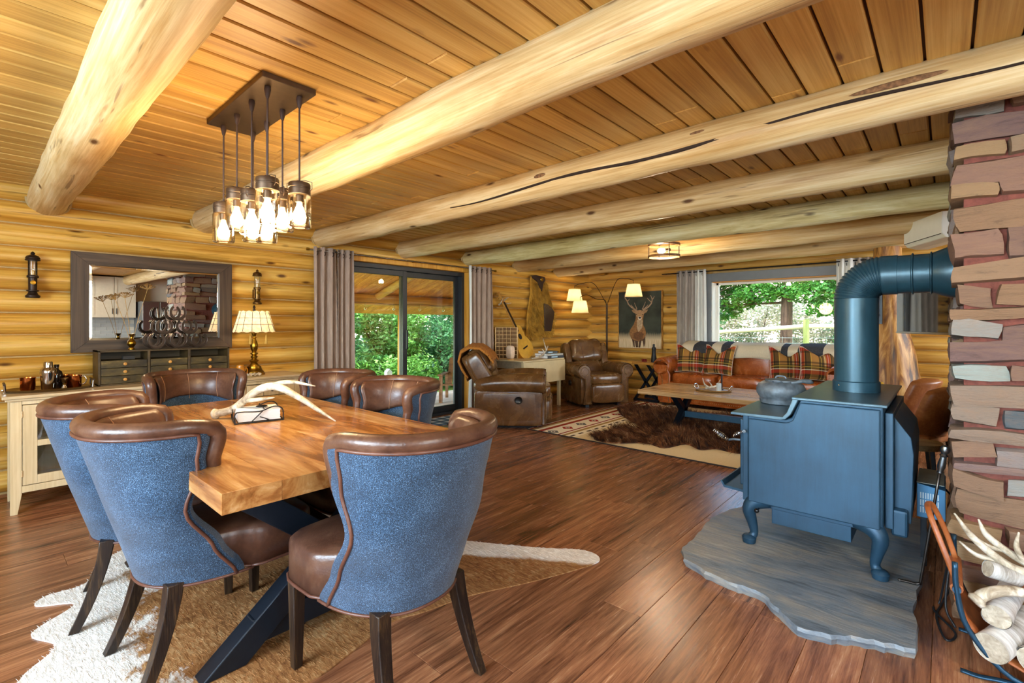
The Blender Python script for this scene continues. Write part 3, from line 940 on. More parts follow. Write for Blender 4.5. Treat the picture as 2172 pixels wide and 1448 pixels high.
# ---- chandelier ----
M_bronze = metal('bronze_metal', '#5a4a3c', 0.42, 0.8)
M_cord = plain('brown_cord', '#3c2a22', 0.6)
M_jar = glass_pane('jar_glass', (1.0, 0.985, 0.95, 1), 0.02, 0.8)
M_bulb = emit('bulb_glow', '#ffd9a0', 55)
t = thing('jar_chandelier', 'bronze ceiling plate with eight hanging glass jar lights', 'chandelier', (-2.46, 0.905, 2.305))
MB().box((-0.36, -0.115, 0.0), (0.36, 0.115, 0.026)).build('ceiling_plate', M_bronze, t, smooth=False, bevel=0.003)
JP = [(-2.775, .855, 1.70), (-2.575, .852, 1.735), (-2.366, .845, 1.688), (-2.18, .842, 1.707), (-2.755, .99, 1.717), (-2.56, .985, 1.690), (-2.36, .98, 1.719), (-2.17, .976, 1.712)]
for i, (jx, jy, jz) in enumerate(JP):
    x, y, z = jx + 2.46, jy - 0.905, jz - 2.305
    cu = MB(); cu.lathe([(0.012, 0), (0.014, -0.012), (0.010, -0.035), (0.006, -0.05)], (x, y, 0), 12); cu.tube([(x, y, -0.04), (x, y, z + 0.21)], 0.0042, 8)
    co = cu.build('cord', M_cord, t)
    lid = MB(); lid.lathe([(0.0, 0.214), (0.012, 0.214), (0.014, 0.205), (0.044, 0.203), (0.0465, 0.198), (0.0465, 0.182), (0.0445, 0.180), (0.0445, 0.176), (0.0465, 0.174), (0.0465, 0.150), (0.040, 0.148)], (x, y, z), 28)
    lo = lid.build('jar_lid', M_bronze, t, 35)
    a = 0.6 + i * 0.9
    ww = MB(); dx_, dy_ = math.cos(a), math.sin(a)
    ww.tube([(x - dx_ * 0.048, y - dy_ * 0.048, z + 0.165), (x - dx_ * 0.060, y - dy_ * 0.060, z + 0.175), (x - dx_ * 0.060, y - dy_ * 0.060, z + 0.205), (x - dx_ * 0.03, y - dy_ * 0.03, z + 0.214),
             (x + dx_ * 0.03, y + dy_ * 0.03, z + 0.214), (x + dx_ * 0.060, y + dy_ * 0.060, z + 0.205), (x + dx_ * 0.060, y + dy_ * 0.060, z + 0.175), (x + dx_ * 0.048, y + dy_ * 0.048, z + 0.165)], 0.0018, 6)
    ww.build('wire_bail', M_bronze, lo)
    jb = MB(); jb.lathe([(0.042, 0.150), (0.050, 0.142), (0.050, 0.008), (0.045, 0.001), (0.030, 0.0)], (x, y, z), 28, cap=False)
    jb.build('glass_jar', M_jar, t, 60)
    sk = MB(); sk.lathe([(0.017, 0.155), (0.017, 0.118), (0.012, 0.115)], (x, y, z), 14); sk.build('socket', M_bronze, t)
    bl = MB(); bl.lathe([(0.010, 0.116), (0.013, 0.10), (0.024, 0.072), (0.029, 0.050), (0.025, 0.030), (0.013, 0.020), (0.0, 0.018)], (x, y, z), 18)
    bl.build('bulb', M_bulb, t, 180)
light('chandelier_glow', 'POINT', (-2.46, 0.905, 1.70), 32, (1.0, 0.70, 0.36), 0.16)
# ================================================================== LEFT WALL: SIDEBOARD, MIRROR, CURTAINS
rng = random.Random(5)
M_cream = wood('cream_paint_wood', ['#c9b083', '#d8c298', '#e2cfa9'], 'Z', 1.0, 10, 0.45, 0.06, 0, 17, 0.04)
M_cream_top = wood('cream_top_wood', ['#b79c72', '#cdb48a', '#dcc7a0'], 'Y', 0.8, 10, 0.4, 0.08)
M_iron_dark = metal('dark_iron', '#3a2f28', 0.45, 0.8)
M_brass = metal('aged_brass', '#9a7628', 0.28, 1.0, 0.2)
M_copper = metal('copper', '#c2723f', 0.2, 1.0, 0.12)
M_steel = metal('polished_steel', '#b9b3aa', 0.14, 1.0, 0.05)
M_shadow = plain('cabinet_inside', '#2b2016', 0.8)  # dark tone paints shade into drawer lines, air slot and sound hole
M_clear = glass_pane('clear_glass', (0.95, 0.97, 0.97, 1), 0.01, 1.2)

# ---- sideboard ----
t = thing('sideboard', 'long cream painted sideboard with glass doors along the log wall', 'sideboard', (-4.63, 0.15, 0))
W_, D_ = 1.94, 0.44        # along +y, depth along -x
top = MB(); top.box((-D_ - 0.03, -0.04, 0.778), (0.035, W_ + 0.04, 0.80)); top.box((-D_ - 0.02, -0.025, 0.762), (0.02, W_ + 0.025, 0.778))
top.build('worktop', M_cream_top, t, smooth=False, bevel=0.005)
c = MB(); c.box((-D_, 0.02, 0.14), (-D_ + 0.015, W_ - 0.02, 0.762)); c.box((-D_, 0.02, 0.14), (-0.02, W_ - 0.02, 0.16)); c.box((-D_, 0.02, 0.44), (-0.04, W_ - 0.02, 0.455))
for y in (0.02, 0.48, 0.97, 1.46, W_ - 0.04): c.box((-D_, y - 0.01, 0.14), (-0.022, y + 0.012, 0.762))
c.build('carcass', M_cream, t, smooth=False)
MB().box((-0.022, 0.056, 0.735), (-0.001, W_ - 0.056, 0.762)).build('top_rail', M_cream, t, smooth=False, bevel=0.002)
MB().box((-0.022, 0.056, 0.14), (-0.001, W_ - 0.056, 0.185)).build('bottom_rail', M_cream, t, smooth=False, bevel=0.002)
for x0, x1 in ((-0.055, 0.0), (-D_, -D_ + 0.05)):
    for ya, yb, s in ((0.0, 0.055, 1), (W_ - 0.055, W_, -1)):
        lg = MB(); cut = 0.022 * s
        lo, hi = (ya, yb)
        if s > 0: vs = [(lo, 0.0), (hi - 0.02, 0.0), (hi, 0.13), (hi, 0.762), (lo, 0.762)]
        else: vs = [(lo + 0.02, 0.0), (hi, 0.0), (hi, 0.762), (lo, 0.762), (lo, 0.13)]
        Mx = Matrix(((0, 0, 1, x0), (1, 0, 0, 0), (0, 1, 0, 0), (0, 0, 0, 1)))
        lg.prism(vs, 0, x1 - x0, Mx); lg.build('leg', M_cream, t, smooth=False, bevel=0.002, fix=True)
bays = [(0.058, 0.47), (0.485, 0.96), (0.975, 1.45), (1.465, W_ - 0.058)]
for i, (a, b) in enumerate(bays):
    zt = 0.73
    if i > 0:
        dr = MB().box((-0.02, a, 0.625), (0.002, b, 0.728)).build('drawer', M_cream, t, smooth=False, bevel=0.003)
        for q in (0.33, 0.66):
            MB().box((0.002, lerp(a, b, q) - 0.0015, 0.625), (0.0035, lerp(a, b, q) + 0.0015, 0.728)).build('bead', M_shadow, dr, smooth=False)
        MB().lathe([(0.006, 0), (0.006, 0.012), (0.014, 0.016), (0.014, 0.022), (0.0, 0.026)], (0, 0, 0), 14, Matrix.Translation((0.002, (a + b) / 2, 0.676)) @ Matrix.Rotation(PI / 2, 4, 'Y')).build('knob', M_iron_dark, dr)
        zt = 0.615
    st_ = 0.072
    f = MB(); f.box((-0.02, a, 0.19), (0.002, a + st_, zt)); f.box((-0.02, b - st_, 0.19), (0.002, b, zt)); f.box((-0.02, a + st_, 0.19), (0.002, b - st_, 0.25)); f.box((-0.02, a + st_, zt - 0.06), (0.002, b - st_, zt)); f.box((-0.02, a + st_, 0.445), (0.002, b - st_, 0.485))
    do = f.build('door', M_cream, t, smooth=False, bevel=0.002)
    for z0, z1 in ((0.25, 0.445), (0.485, zt - 0.06)):
        MB().box((-0.012, a + st_, z0), (-0.008, b - st_, z1)).build('pane', M_clear, do, smooth=False)
    for z in (0.27, zt - 0.06):
        MB().cyl((0.004, a - 0.003, z - 0.022), (0.004, a - 0.003, z + 0.022), 0.005, n=8).build('hinge', M_cream_top, do)
for z in (0.16, 0.455):
    for k in range(3):
        y0 = 0.12 + 0.5 * k
        MB().box((-0.38, y0, z + 0.001), (-0.12, y0 + 0.26, z + 0.03 + 0.02 * (k % 2))).build('stored_linens', plain('folded_linen', '#b9b6ae', 0.9, 0, 0.3, 12), t, smooth=False, bevel=0.006)

ZS = 0.80
# ---- steel tray with bar things ----
t = thing('serving_tray', 'oval metal serving tray with upright handles on the sideboard', 'tray', (-4.86, 0.36, ZS))
tr_ = MB()
ell = [(1.0, 0.012), (0.985, 0.016), (0.94, 0.005), (0.3, 0.004), (0.0, 0.004)]
for (ra, z), nx_ in zip(ell, ell[1:]): pass
vs, fs = [], []
pr_ = [(0.9, 0.0), (1.0, 0.018), (0.985, 0.020), (0.90, 0.006), (0.02, 0.005)]
for s_, z in pr_:
    for k in range(40):
        a = 2 * PI * k / 40; vs.append((0.16 * s_ * math.cos(a), 0.25 * s_ * math.sin(a), z))
for i in range(4):
    for k in range(40): fs.append((i * 40 + k, i * 40 + (k + 1) % 40, (i + 1) * 40 + (k + 1) % 40, (i + 1) * 40 + k))
fs.append(tuple(range(39, -1, -1)))
tr_.add(vs, fs); tr_.build('tray_dish', metal('tray_metal', '#8d7a5c', 0.22, 1.0), t, 50)
for s in (-1, 1):
    h = MB()
    for e in (-0.07, 0.07): h.tube([(e, s * 0.228, 0.008), (e, s * 0.232, 0.062)], 0.006, 8)
    h.build('handle_post', M_steel, t)
    g2 = MB(); g2.tube([(-0.085, s * 0.232, 0.062), (0.085, s * 0.232, 0.062)], 0.007, 10); g2.build('handle_grip', M_iron_dark, t)
def mug(loc, rz, label):
    m = thing('copper_mug', label, 'mug', loc, rz, 'copper mugs on the tray')
    MB().lathe([(0.036, 0.0), (0.040, 0.004), (0.0415, 0.08), (0.044, 0.09), (0.0425, 0.09), (0.039, 0.075), (0.036, 0.008), (0.0, 0.007)], (0, 0, 0), 26).build('cup', M_copper, m, 60)
    MB().tube(path([(0.041, 0, 0.078), (0.062, 0, 0.082), (0.074, 0, 0.06), (0.066, 0, 0.032), (0.041, 0, 0.018)], 16), 0.0038, 8).build('handle', M_steel, m, 180)
    return m
mug((-4.87, 0.245, ZS + 0.008), math.radians(200), 'shiny copper mug at the left of the serving tray')
mug((-4.845, 0.49, ZS + 0.008), math.radians(60), 'shiny copper mug with a pale curled handle at the right of the tray')
mug((-4.93, 0.455, ZS + 0.008), math.radians(120), 'copper mug half hidden behind the jigger on the tray')
s_ = thing('cocktail_shaker', 'polished steel cocktail shaker on the serving tray', 'shaker', (-4.80, 0.345, ZS + 0.008))
MB().lathe([(0.033, 0.0), (0.036, 0.006), (0.044, 0.12), (0.0445, 0.128), (0.0, 0.128)], (0, 0, 0), 28).build('cup', M_steel, s_, 50)
MB().lathe([(0.0455, 0.122), (0.0455, 0.135), (0.041, 0.15), (0.026, 0.162), (0.025, 0.168), (0.0, 0.168)], (0, 0, 0), 28).build('strainer_top', M_steel, s_, 50)
MB().lathe([(0.0265, 0.160), (0.025, 0.195), (0.022, 0.202), (0.0, 0.203)], (0, 0, 0), 24).build('cap', M_steel, s_, 50)
b_ = thing('dark_bottle', 'small dark glass bottle behind the cocktail shaker', 'bottle', (-4.88, 0.395, ZS + 0.008))
M_dkglass = plain('dark_bottle_glass', '#1d1716', 0.08, 0, 0.2)
MB().lathe([(0.034, 0.0), (0.036, 0.004), (0.036, 0.10), (0.030, 0.122), (0.013, 0.138), (0.013, 0.158)], (0, 0, 0), 24).build('bottle_body', M_dkglass, b_, 60)
MB().lathe([(0.016, 0.156), (0.016, 0.174), (0.0, 0.175)], (0, 0, 0), 16).build('stopper', M_dkglass, b_, 40)
j_ = thing('jigger', 'small steel jigger cup in front of the dark bottle', 'jigger', (-4.79, 0.43, ZS + 0.008))
MB().lathe([(0.020, 0.0), (0.009, 0.028), (0.008, 0.033), (0.009, 0.036), (0.024, 0.078), (0.0225, 0.078), (0.0, 0.044)], (0, 0, 0), 22).build('double_cone', M_steel, j_, 60)
MB().lathe([(0.0095, 0.029), (0.0115, 0.033), (0.0095, 0.037)], (0, 0, 0), 18).build('waist_ring', M_brass, j_)

# ---- military-green drawer chest ----
def m_olive():
    m = Mat('worn_olive_paint', 0.55, 0, 0.4)
    n = m.noise(m.coords((18, 6, 18), 13), 1.0, 6, 0.7)
    m.color(m.ramp(n, [(0.36, C('#221a0b')), (0.50, C('#423516')), (0.62, C('#584822')), (0.72, C('#8a7040'))])); m.bump(n, 0.2, 0.004)
    return m.mat
M_olive = m_olive()
M_olive2 = wood('olive_case', ['#2a1f0e', '#403016', '#564220'], 'Y', 0.8, 10, 0.5, 0.1)
t = thing('drawer_chest', 'worn olive green parts chest with open cubbies over small drawers', 'chest', (-4.83, 0.625, ZS))
CWd, CH_, CD = 0.91, 0.272, 0.27
c = MB()
c.box((-CD, 0, 0.0), (0, 0.014, CH_)); c.box((-CD, CWd - 0.014, 0), (0, CWd, CH_)); c.box((-CD, 0, CH_ - 0.012), (0, CWd, CH_)); c.box((-CD, 0, 0), (0, CWd, 0.012)); c.box((-CD, 0.01, 0.01), (-CD + 0.008, CWd - 0.01, CH_ - 0.01))
div = [0.014, 0.308, 0.326, 0.59, 0.608, CWd - 0.014]
for a in (0.308, 0.59): c.box((-CD + 0.008, a, 0.01), (0, a + 0.018, CH_ - 0.01))
c.build('case', M_olive2, t, smooth=False, bevel=0.0015)
for q, (a, b) in enumerate(((0.014, 0.308), (0.326, 0.59), (0.608, CWd - 0.014))):
    for r in range(3):
        z0 = 0.014 + 0.061 * r
        dd = MB().box((-CD + 0.02, a + 0.003, z0), (-0.004, b - 0.003, z0 + 0.058)).build('drawer', M_olive, t, smooth=False, bevel=0.002)
        MB().lathe([(0.006, 0), (0.006, 0.010), (0.013, 0.013), (0.012, 0.022), (0.0, 0.025)], (0, 0, 0), 8, Matrix.Translation((-0.004, (a + b) / 2, z0 + 0.030)) @ Matrix.Rotation(PI / 2, 4, 'Y')).build('knob', plain('antler_knob', '#c48a3c', 0.5, 0, 0.2), dd)
MB().box((-0.12, 0.16, 0.197), (-0.06, 0.235, 0.222)).build('box_of_matches', plain('dark_card', '#26221e', 0.7), t, smooth=False)

# ---- vase with dried seed heads ----
v_ = thing('brass_vase', 'small brass vase on the drawer chest', 'vase', (-4.93, 0.845, ZS + CH_))
MB().lathe([(0.022, 0.0), (0.024, 0.006), (0.014, 0.02), (0.028, 0.04), (0.031, 0.055), (0.024, 0.072), (0.010, 0.088), (0.010, 0.108), (0.021, 0.126), (0.018, 0.126), (0.008, 0.10)], (0, 0, 0), 24).build('vase_body', M_brass, v_, 70)
M_straw = plain('dried_straw', '#b08a4c', 0.8, 0, 0.2)
M_seed = plain('dried_seed', '#8f682c', 0.85, 0, 0.35, 60)
for lab, hy, hz in (('dried umbel stem leaning far left out of the vase', 0.742 - 0.845, 0.430), ('dried umbel stem leaning left, right of the farthest', 0.80 - 0.845, 0.448), ('dried umbel stem leaning right out of the brass vase', 0.952 - 0.845, 0.525)):
    f_ = thing('dried_flower', lab, 'dried flower', (-4.93, 0.845, ZS + CH_ + 0.02), 0, 'dried seed heads in the vase')
    hx_ = rng.uniform(-0.01, 0.02)
    MB().tube(path([(0, 0, 0), (hx_ * 0.3, hy * 0.4, hz * 0.42), (hx_, hy, hz - 0.05)], 12), 0.0018, 6).build('stem', M_straw, f_)
    ub = MB(); sd_ = MB()
    for k in range(26):
        a = rng.uniform(0, 2 * PI); r = 0.052 * math.sqrt(rng.random())
        e = Vector((hx_ + r * math.cos(a), hy + r * math.sin(a), hz - 0.006 - r * r * 9 + rng.uniform(-.008, .008)))
        ub.tube([(hx_, hy, hz - 0.05), e], 0.0009, 4)
        for q in range(5):
            sd_.ball(e + Vector((rng.uniform(-.009, .009), rng.uniform(-.009, .009), rng.uniform(0, .007))), 0.0026, 5, 3)
    ub.build('umbel_rays', M_straw, f_, kind='stuff'); sd_.build('seeds', M_seed, f_, kind='stuff')

# ---- horseshoe pyramid ----
t = thing('horseshoe_sculpture', 'pyramid of welded dark horseshoes on the drawer chest', 'sculpture', (-4.90, 0.0, ZS + CH_))
M_shoe = metal('horseshoe_iron', '#453a33', 0.36, 0.9)
def shoe_mesh():
    mb = MB(); vs, fs = [], []; n = 30
    for i in range(n + 1):
        a = math.radians(lerp(52, 388, i / n)) - PI / 1 * 0 
        a = math.radians(-90 + lerp(-142, 142, i / n))
        k = 1 - 0.12 * abs(i / n - 0.5) * 2
        w = lerp(0.012, 0.009, abs(i / n - 0.5) * 2)
        for rr, x in ((0.066 + 0, -0.005), (0.066, 0.005), (0.066 - 2 * w, 0.005), (0.066 - 2 * w, -0.005)):
            vs.append((x, math.cos(a) * rr * k, math.sin(a) * rr * 1.06 + 0.071))
    for i in range(n):
        for k in range(4): fs.append((i * 4 + k, (i + 1) * 4 + k, (i + 1) * 4 + (k + 1) % 4, i * 4 + (k + 1) % 4))
    fs.append((0, 1, 2, 3)); fs.append(tuple(n * 4 + k for k in (3, 2, 1, 0)))
    mb.add(vs, fs)
    # toe ridge and nail crease
    mb.tube([(0.005, math.cos(math.radians(-90 + a)) * 0.060, math.sin(math.radians(-90 + a)) * 0.063 + 0.071) for a in range(-120, 121, 12)], 0.002, 5)
    me = mb.mesh('horseshoe', M_shoe, 40)
    bm = bmesh.new(); bm.from_mesh(me); bmesh.ops.recalc_face_normals(bm, faces=bm.faces); bm.to_mesh(me); bm.free()
    return me
sme = shoe_mesh()
for x, dy_ in ((0.03, 0.0), (-0.075, -0.015)):
    for y, z in ((1.00, 0), (1.155, 0), (1.31, 0), (1.055, 0.118), (1.235, 0.118), (1.15, 0.236)):
        o = bpy.data.objects.new('horseshoe', sme); COL.objects.link(o); o.parent = t; o.location = (x, y + dy_, z + 0.001)
for y, z in ((1.0, 0.10), (1.31, 0.10), (1.055, 0.22), (1.235, 0.22)):
    MB().tube([(-0.075, y - 0.045, z), (0.03, y - 0.035, z)], 0.004, 6).build('weld_bar', M_shoe, t)

# ---- table lamp ----
def m_shell():
    m = Mat('capiz_shell')
    nt = m.nt
    d = m.node('ShaderNodeBsdfDiffuse'); tl = m.node('ShaderNodeBsdfTranslucent'); mx = m.node('ShaderNodeMixShader'); mx.inputs[0].default_value = 0.62
    n = m.noise(m.coords(), 40, 4)
    col = m.ramp(n, [(0.3, C('#e6d3b0')), (0.7, C('#fbf2e0'))])
    m.link(col, d.inputs[0]); m.link(col, tl.inputs[0])
    m.link(d.outputs[0], mx.inputs[1]); m.link(tl.outputs[0], mx.inputs[2]); m.link(mx.outputs[0], nt.nodes['Material Output'].inputs[0])
    return m.mat
M_shell = m_shell()
LX, LY = -4.87, 1.76
t = thing('table_lamp', 'brass table lamp with a lit capiz shell shade', 'lamp', (LX, LY, ZS))
MB().lathe([(0.092, 0.0), (0.092, 0.018), (0.085, 0.022), (0.085, 0.030), (0.070, 0.045), (0.062, 0.065), (0.060, 0.080), (0.052, 0.085), (0.036, 0.10), (0.026, 0.115)], (0, 0, 0), 32).build('base', M_brass, t, 35)
MB().lathe([(0.026, 0.113), (0.040, 0.130), (0.042, 0.137), (0.020, 0.152), (0.030, 0.166), (0.030, 0.174), (0.018, 0.186), (0.034, 0.200), (0.034, 0.206), (0.016, 0.214), (0.030, 0.245), (0.034, 0.275), (0.028, 0.305), (0.014, 0.345), (0.024, 0.355), (0.014, 0.365), (0.020, 0.385), (0.024, 0.395), (0.010, 0.40)], (0, 0, 0), 28).build('stem', M_brass, t, 40)
MB().lathe([(0.006, 0.40), (0.006, 0.605), (0.014, 0.607), (0.012, 0.62), (0.004, 0.622), (0.013, 0.635), (0.009, 0.65), (0.0, 0.662)], (0, 0, 0), 14).build('finial', M_iron_dark, t, 40)
bl = MB(); bl.ball((0, 0.0, 0.50), (0.03, 0.03, 0.04), 14, 8); bl.build('bulb', emit('lamp_bulb', '#ffdca6', 12), t, 180)
NP = 14
rows = [(0.415, 0.178, 0.475, 0.160), (0.477, 0.160, 0.535, 0.143), (0.537, 0.143, 0.592, 0.126)]
sh = bpy.data.objects.new('shade', MB().tube([(0.127 * math.cos(2 * PI * k / NP), 0.127 * math.sin(2 * PI * k / NP), 0.575) for k in range(NP + 1)], 0.0018, 5).mesh('shade_ring', M_brass)); COL.objects.link(sh); sh.parent = t
for k in range(NP):
    a0, a1 = 2 * PI * (k + 0.02) / NP, 2 * PI * (k + 0.98) / NP
    for r, (z0, r0, z1, r1) in enumerate(rows):
        mb = MB(); vs = []
        nseg = 6
        for i in range(nseg + 1):
            a = lerp(a0, a1, i / nseg); b = math.sin(PI * i / nseg)
            zz0 = z0 - (0.013 * b if r == 0 else 0); zz1 = z1 + (0.012 * b if r == 2 else 0)
            vs += [(r0 * math.cos(a), r0 * math.sin(a), zz0), (r1 * math.cos(a), r1 * math.sin(a), zz1)]
        mb.add(vs, [(2 * i, 2 * i + 2, 2 * i + 3, 2 * i + 1) for i in range(nseg)])
        mb.build('shell_panel', M_shell, sh, 180)
for z_, r_ in ((0.476, 0.1605), (0.536, 0.1435)):
    MB().tube([(r_ * math.cos(2 * PI * k / 28), r_ * math.sin(2 * PI * k / 28), z_) for k in range(29)], 0.0022, 5).build('lead_ring', M_iron_dark, sh)
for k in range(NP):
    a = 2 * PI * k / NP
    MB().tube([(0.1795 * math.cos(a), 0.1795 * math.sin(a), 0.415), (0.1275 * math.cos(a), 0.1275 * math.sin(a), 0.592)], 0.0022, 5).build('lead_strip', M_iron_dark, sh)
for dy_ in (-0.07, 0.07):
    ts = MB(); ts.tube([(0.10, dy_, 0.41), (0.10, dy_, 0.375)], 0.0012, 5); ts.ball((0.10, dy_, 0.372), 0.006, 8, 6); ts.lathe([(0.006, 0.368), (0.009, 0.34), (0.012, 0.295)], (0.10, dy_, 0), 10); ts.build('tassel', plain('gold_tassel', '#b38b3a', 0.7), t, 50)
light('table_lamp_glow', 'POINT', (LX, LY, ZS + 0.49), 3.6, (1.0, 0.74, 0.42), 0.045)

t = thing('amber_jar_mug', 'amber glass handled jar beside the table lamp', 'mug', (-4.80, 1.615, ZS))
M_amber = plain('amber_glass', '#b8741d', 0.12, 0, 0.15)
MB().lathe([(0.034, 0), (0.037, 0.005), (0.037, 0.075), (0.030, 0.086), (0.031, 0.105), (0.029, 0.105), (0.033, 0.074), (0.033, 0.008), (0, 0.007)], (0, 0, 0), 24).build('jar', M_amber, t, 50)
MB().tube(path([(0.0, 0.036, 0.075), (0, 0.058, 0.07), (0, 0.058, 0.03), (0, 0.036, 0.018)], 14), 0.005, 8).build('handle', M_amber, t, 180)
t = thing('crumpled_cloth', 'small crumpled patterned cloth on the sideboard before the lamp', 'cloth', (-4.71, 1.70, ZS + 0.012))
mb = MB(); mb.grid(lambda u, v: ((v - 0.5) * 0.05 + 0.004 * math.sin(u * 17), (u - 0.5) * 0.12, 0.012 + 0.012 * math.sin(u * 21) * math.sin(v * 9) - 0.012 * (abs(v - 0.5) * 2) ** 2), 24, 10)
mb.build('cloth', plain('spotted_cloth', '#b7a68c', 0.9, 0, 0.6, 90), t, 180, solid=0.004)

# ---- mirror ----
t = thing('wall_mirror', 'large wall mirror in a wide dark wood frame', 'mirror', (-5.178, 1.083, 1.455), math.radians(1.3))
M_dkframe = wood('dark_frame_wood', ['#2e241c', '#463629', '#5b4938'], 'Y', 1.0, 22, 0.5, 0.15, 0, 9, 0.1)
M_dkframeZ = wood('dark_frame_wood_z', ['#2e241c', '#463629', '#5b4938'], 'Z', 1.0, 22, 0.5, 0.15, 0, 9, 0.1)
oy, oz, iy, iz = 0.583, 0.405, 0.473, 0.308
MX = Matrix(((0, 0, 1, 0), (1, 0, 0, 0), (0, 1, 0, 0), (0, 0, 0, 1)))
for poly, mm in (([(-oy, oz), (-iy, iz), (iy, iz), (oy, oz)], M_dkframe), ([(-oy, -oz), (oy, -oz), (iy, -iz), (-iy, -iz)], M_dkframe), ([(-oy, -oz), (-iy, -iz), (-iy, iz), (-oy, oz)], M_dkframeZ), ([(oy, -oz), (oy, oz), (iy, iz), (iy, -iz)], M_dkframeZ)):
    MB().prism(poly, -0.014, 0.022, MX).build('frame_rail', mm, t, smooth=False, bevel=0.002, fix=True)
mm = Mat('mirror_silver', 0.0, 1.0); mm.b.inputs['Base Color'].default_value = (0.9, 0.91, 0.9, 1)
mg = MB(); e = 0.018
vs = [(0.0, -iy, -iz), (0.0, iy, -iz), (0.0, iy, iz), (0.0, -iy, iz), (0.0022, -iy + e, -iz + e), (0.0022, iy - e, -iz + e), (0.0022, iy - e, iz - e), (0.0022, -iy + e, iz - e)]
mg.add(vs, [(4, 5, 6, 7), (0, 1, 5, 4), (1, 2, 6, 5), (2, 3, 7, 6), (3, 0, 4, 7)]); mg.build('mirror_glass', mm.mat, t, smooth=False)

# ---- sconces ----
def sconce(y, label, var):
    t = thing('wall_sconce', label, 'sconce', (-5.135, y, 1.478), 0, 'train lantern sconces beside the mirror')
    M_ = M_iron_dark if var == 0 else metal('sconce_bronze', '#6a4f2a', 0.35, 0.9)
    MB().lathe([(0.038, 0.0), (0.042, 0.006), (0.042, 0.016), (0.030, 0.028), (0.024, 0.045), (0.036, 0.052), (0.036, 0.057), (0.024, 0.060), (0.026, 0.15), (0.034, 0.153), (0.034, 0.166), (0.028, 0.172)], (0, 0, 0), 24).build('lamp_body', M_, t, 40)
    MB().lathe([(0.026, 0.170), (0.026, 0.285)], (0, 0, 0), 24, cap=False).build('glass_chimney', M_clear, t, 60)
    for k in range(4):
        a = k * PI / 2 + 0.5; MB().tube([(0.029 * math.cos(a), 0.029 * math.sin(a), 0.168), (0.029 * math.cos(a), 0.029 * math.sin(a), 0.286)], 0.0018, 5).build('guard_rod', M_, t)
    MB().lathe([(0.042, 0.281), (0.044, 0.287), (0.040, 0.295), (0.042, 0.302), (0.034, 0.316), (0.016, 0.325), (0.010, 0.328), (0.014, 0.336), (0.008, 0.345), (0.0, 0.352)], (0, 0, 0), 24).build('cap', M_, t, 40)
    MB().lathe([(0.009, 0.170), (0.010, 0.20), (0.0, 0.215)], (0, 0, 0), 10).build('candle', plain('candle_wax', '#d9b36c', 0.5), t)
    MB().box((-0.07, -0.022, 0.06), (-0.022, 0.022, 0.15)).build('wall_bracket', M_, t, smooth=False, bevel=0.003)
    MB().lathe([(0.0, 0.004), (0.015, 0.002), (0.016, 0.0)], (0, 0, 0), 16, Matrix.Translation((0.025, 0.0, 0.115)) @ Matrix.Rotation(PI / 2, 4, 'Y')).build('badge', M_brass, t)
    return t
sconce(0.285, 'dark lantern sconce on the log wall left of the mirror', 0)
sconce(1.885, 'bronze lantern sconce on the log wall above the shell lamp', 1)

# ---- curtains ----
def m_cloth(name, a, b, rough=0.85):
    m = Mat(name, rough, 0, 0.2); n = m.noise(m.coords((30, 30, 6)), 1.0, 5, 0.6); f = m.noise(m.coords(), 300, 2)
    m.color(m.ramp(n * 0.6 + f * 0.4, [(0.3, C(a)), (0.7, C(b))])); m.bump(f, 0.3, 0.002)
    m.b.inputs['Sheen Weight'].default_value = 0.3
    return m.mat
M_taupe = m_cloth('taupe_curtain', '#8b7566', '#b39d8b')
M_lining = m_cloth('white_lining', '#cfd2cc', '#ececE6'.lower())
def curtain(label, y0, y1, x, ztop, folds, lining=None, axis='y', mat=None, amp=0.038, ph=0.0, gather=0.85, group='door curtains'):
    """panel spans y0..y1 (or x0..x1) hanging from ztop to just above the floor"""
    root = thing('curtain', label, 'curtain', ((x, (y0 + y1) / 2, 0) if axis == 'y' else ((y0 + y1) / 2, x, 0)), 0, group)
    L = y1 - y0
    def fn(u, v):
        z = lerp(0.02, ztop + 0.03, v)
        g = lerp(1.06, gather + 0.15 * 1, v)
        s = (u - 0.5) * L * g
        a = amp * (1 - 0.25 * v)
        d = a * math.sin(2 * PI * folds * u + ph + 0.4 * math.sin(v * 3)) + 0.012 * math.sin(7 * u + 3 * v)
        return (d, s, z) if axis == 'y' else (s, d, z)
    MB().grid(fn, folds * 14, 20).build('panel', mat or M_taupe, root, 180, solid=0.004)
    if lining:
        ua, ub = lining
        MB().grid(lambda u, v: tuple(a + b for a, b in zip(fn(lerp(ua, ub, u), v), ((0.006, 0, 0) if axis == 'y' else (0, -0.006, 0)))), 24, 20).build('lining', M_lining, root, 180, solid=0.003)
    for k in range(folds):
        u = (k + 0.25 - ph / (2 * PI)) / folds
        if 0 < u < 1:
            p = fn(u, 0.965)
            R_ = Matrix.Translation(p) @ (Matrix.Rotation(PI / 2, 4, 'X') if axis == 'y' else Matrix.Rotation(PI / 2, 4, 'Y'))
            MB().tube([(0.021 * math.cos(q * PI / 8), 0.021 * math.sin(q * PI / 8), 0) for q in range(17)], 0.004, 6, M=R_).build('grommet', M_iron_dark, root)
    return root
curtain('taupe velvet curtain at the left of the glass door', 2.44, 2.70, -5.085, 2.09, 3, amp=0.045)
curtain('narrow taupe curtain panel nearest the door glass on its left', 2.70, 2.90, -5.075, 2.09, 3, amp=0.035, ph=1.2)
curtain('taupe curtain with pale lining at the right of the glass door', 4.72, 5.20, -5.085, 2.09, 5, lining=(0.0, 0.13), amp=0.042)
t = thing('curtain_rod', 'thin metal curtain rod over the glass door', 'rod', (-5.085, 2.40, 2.085))
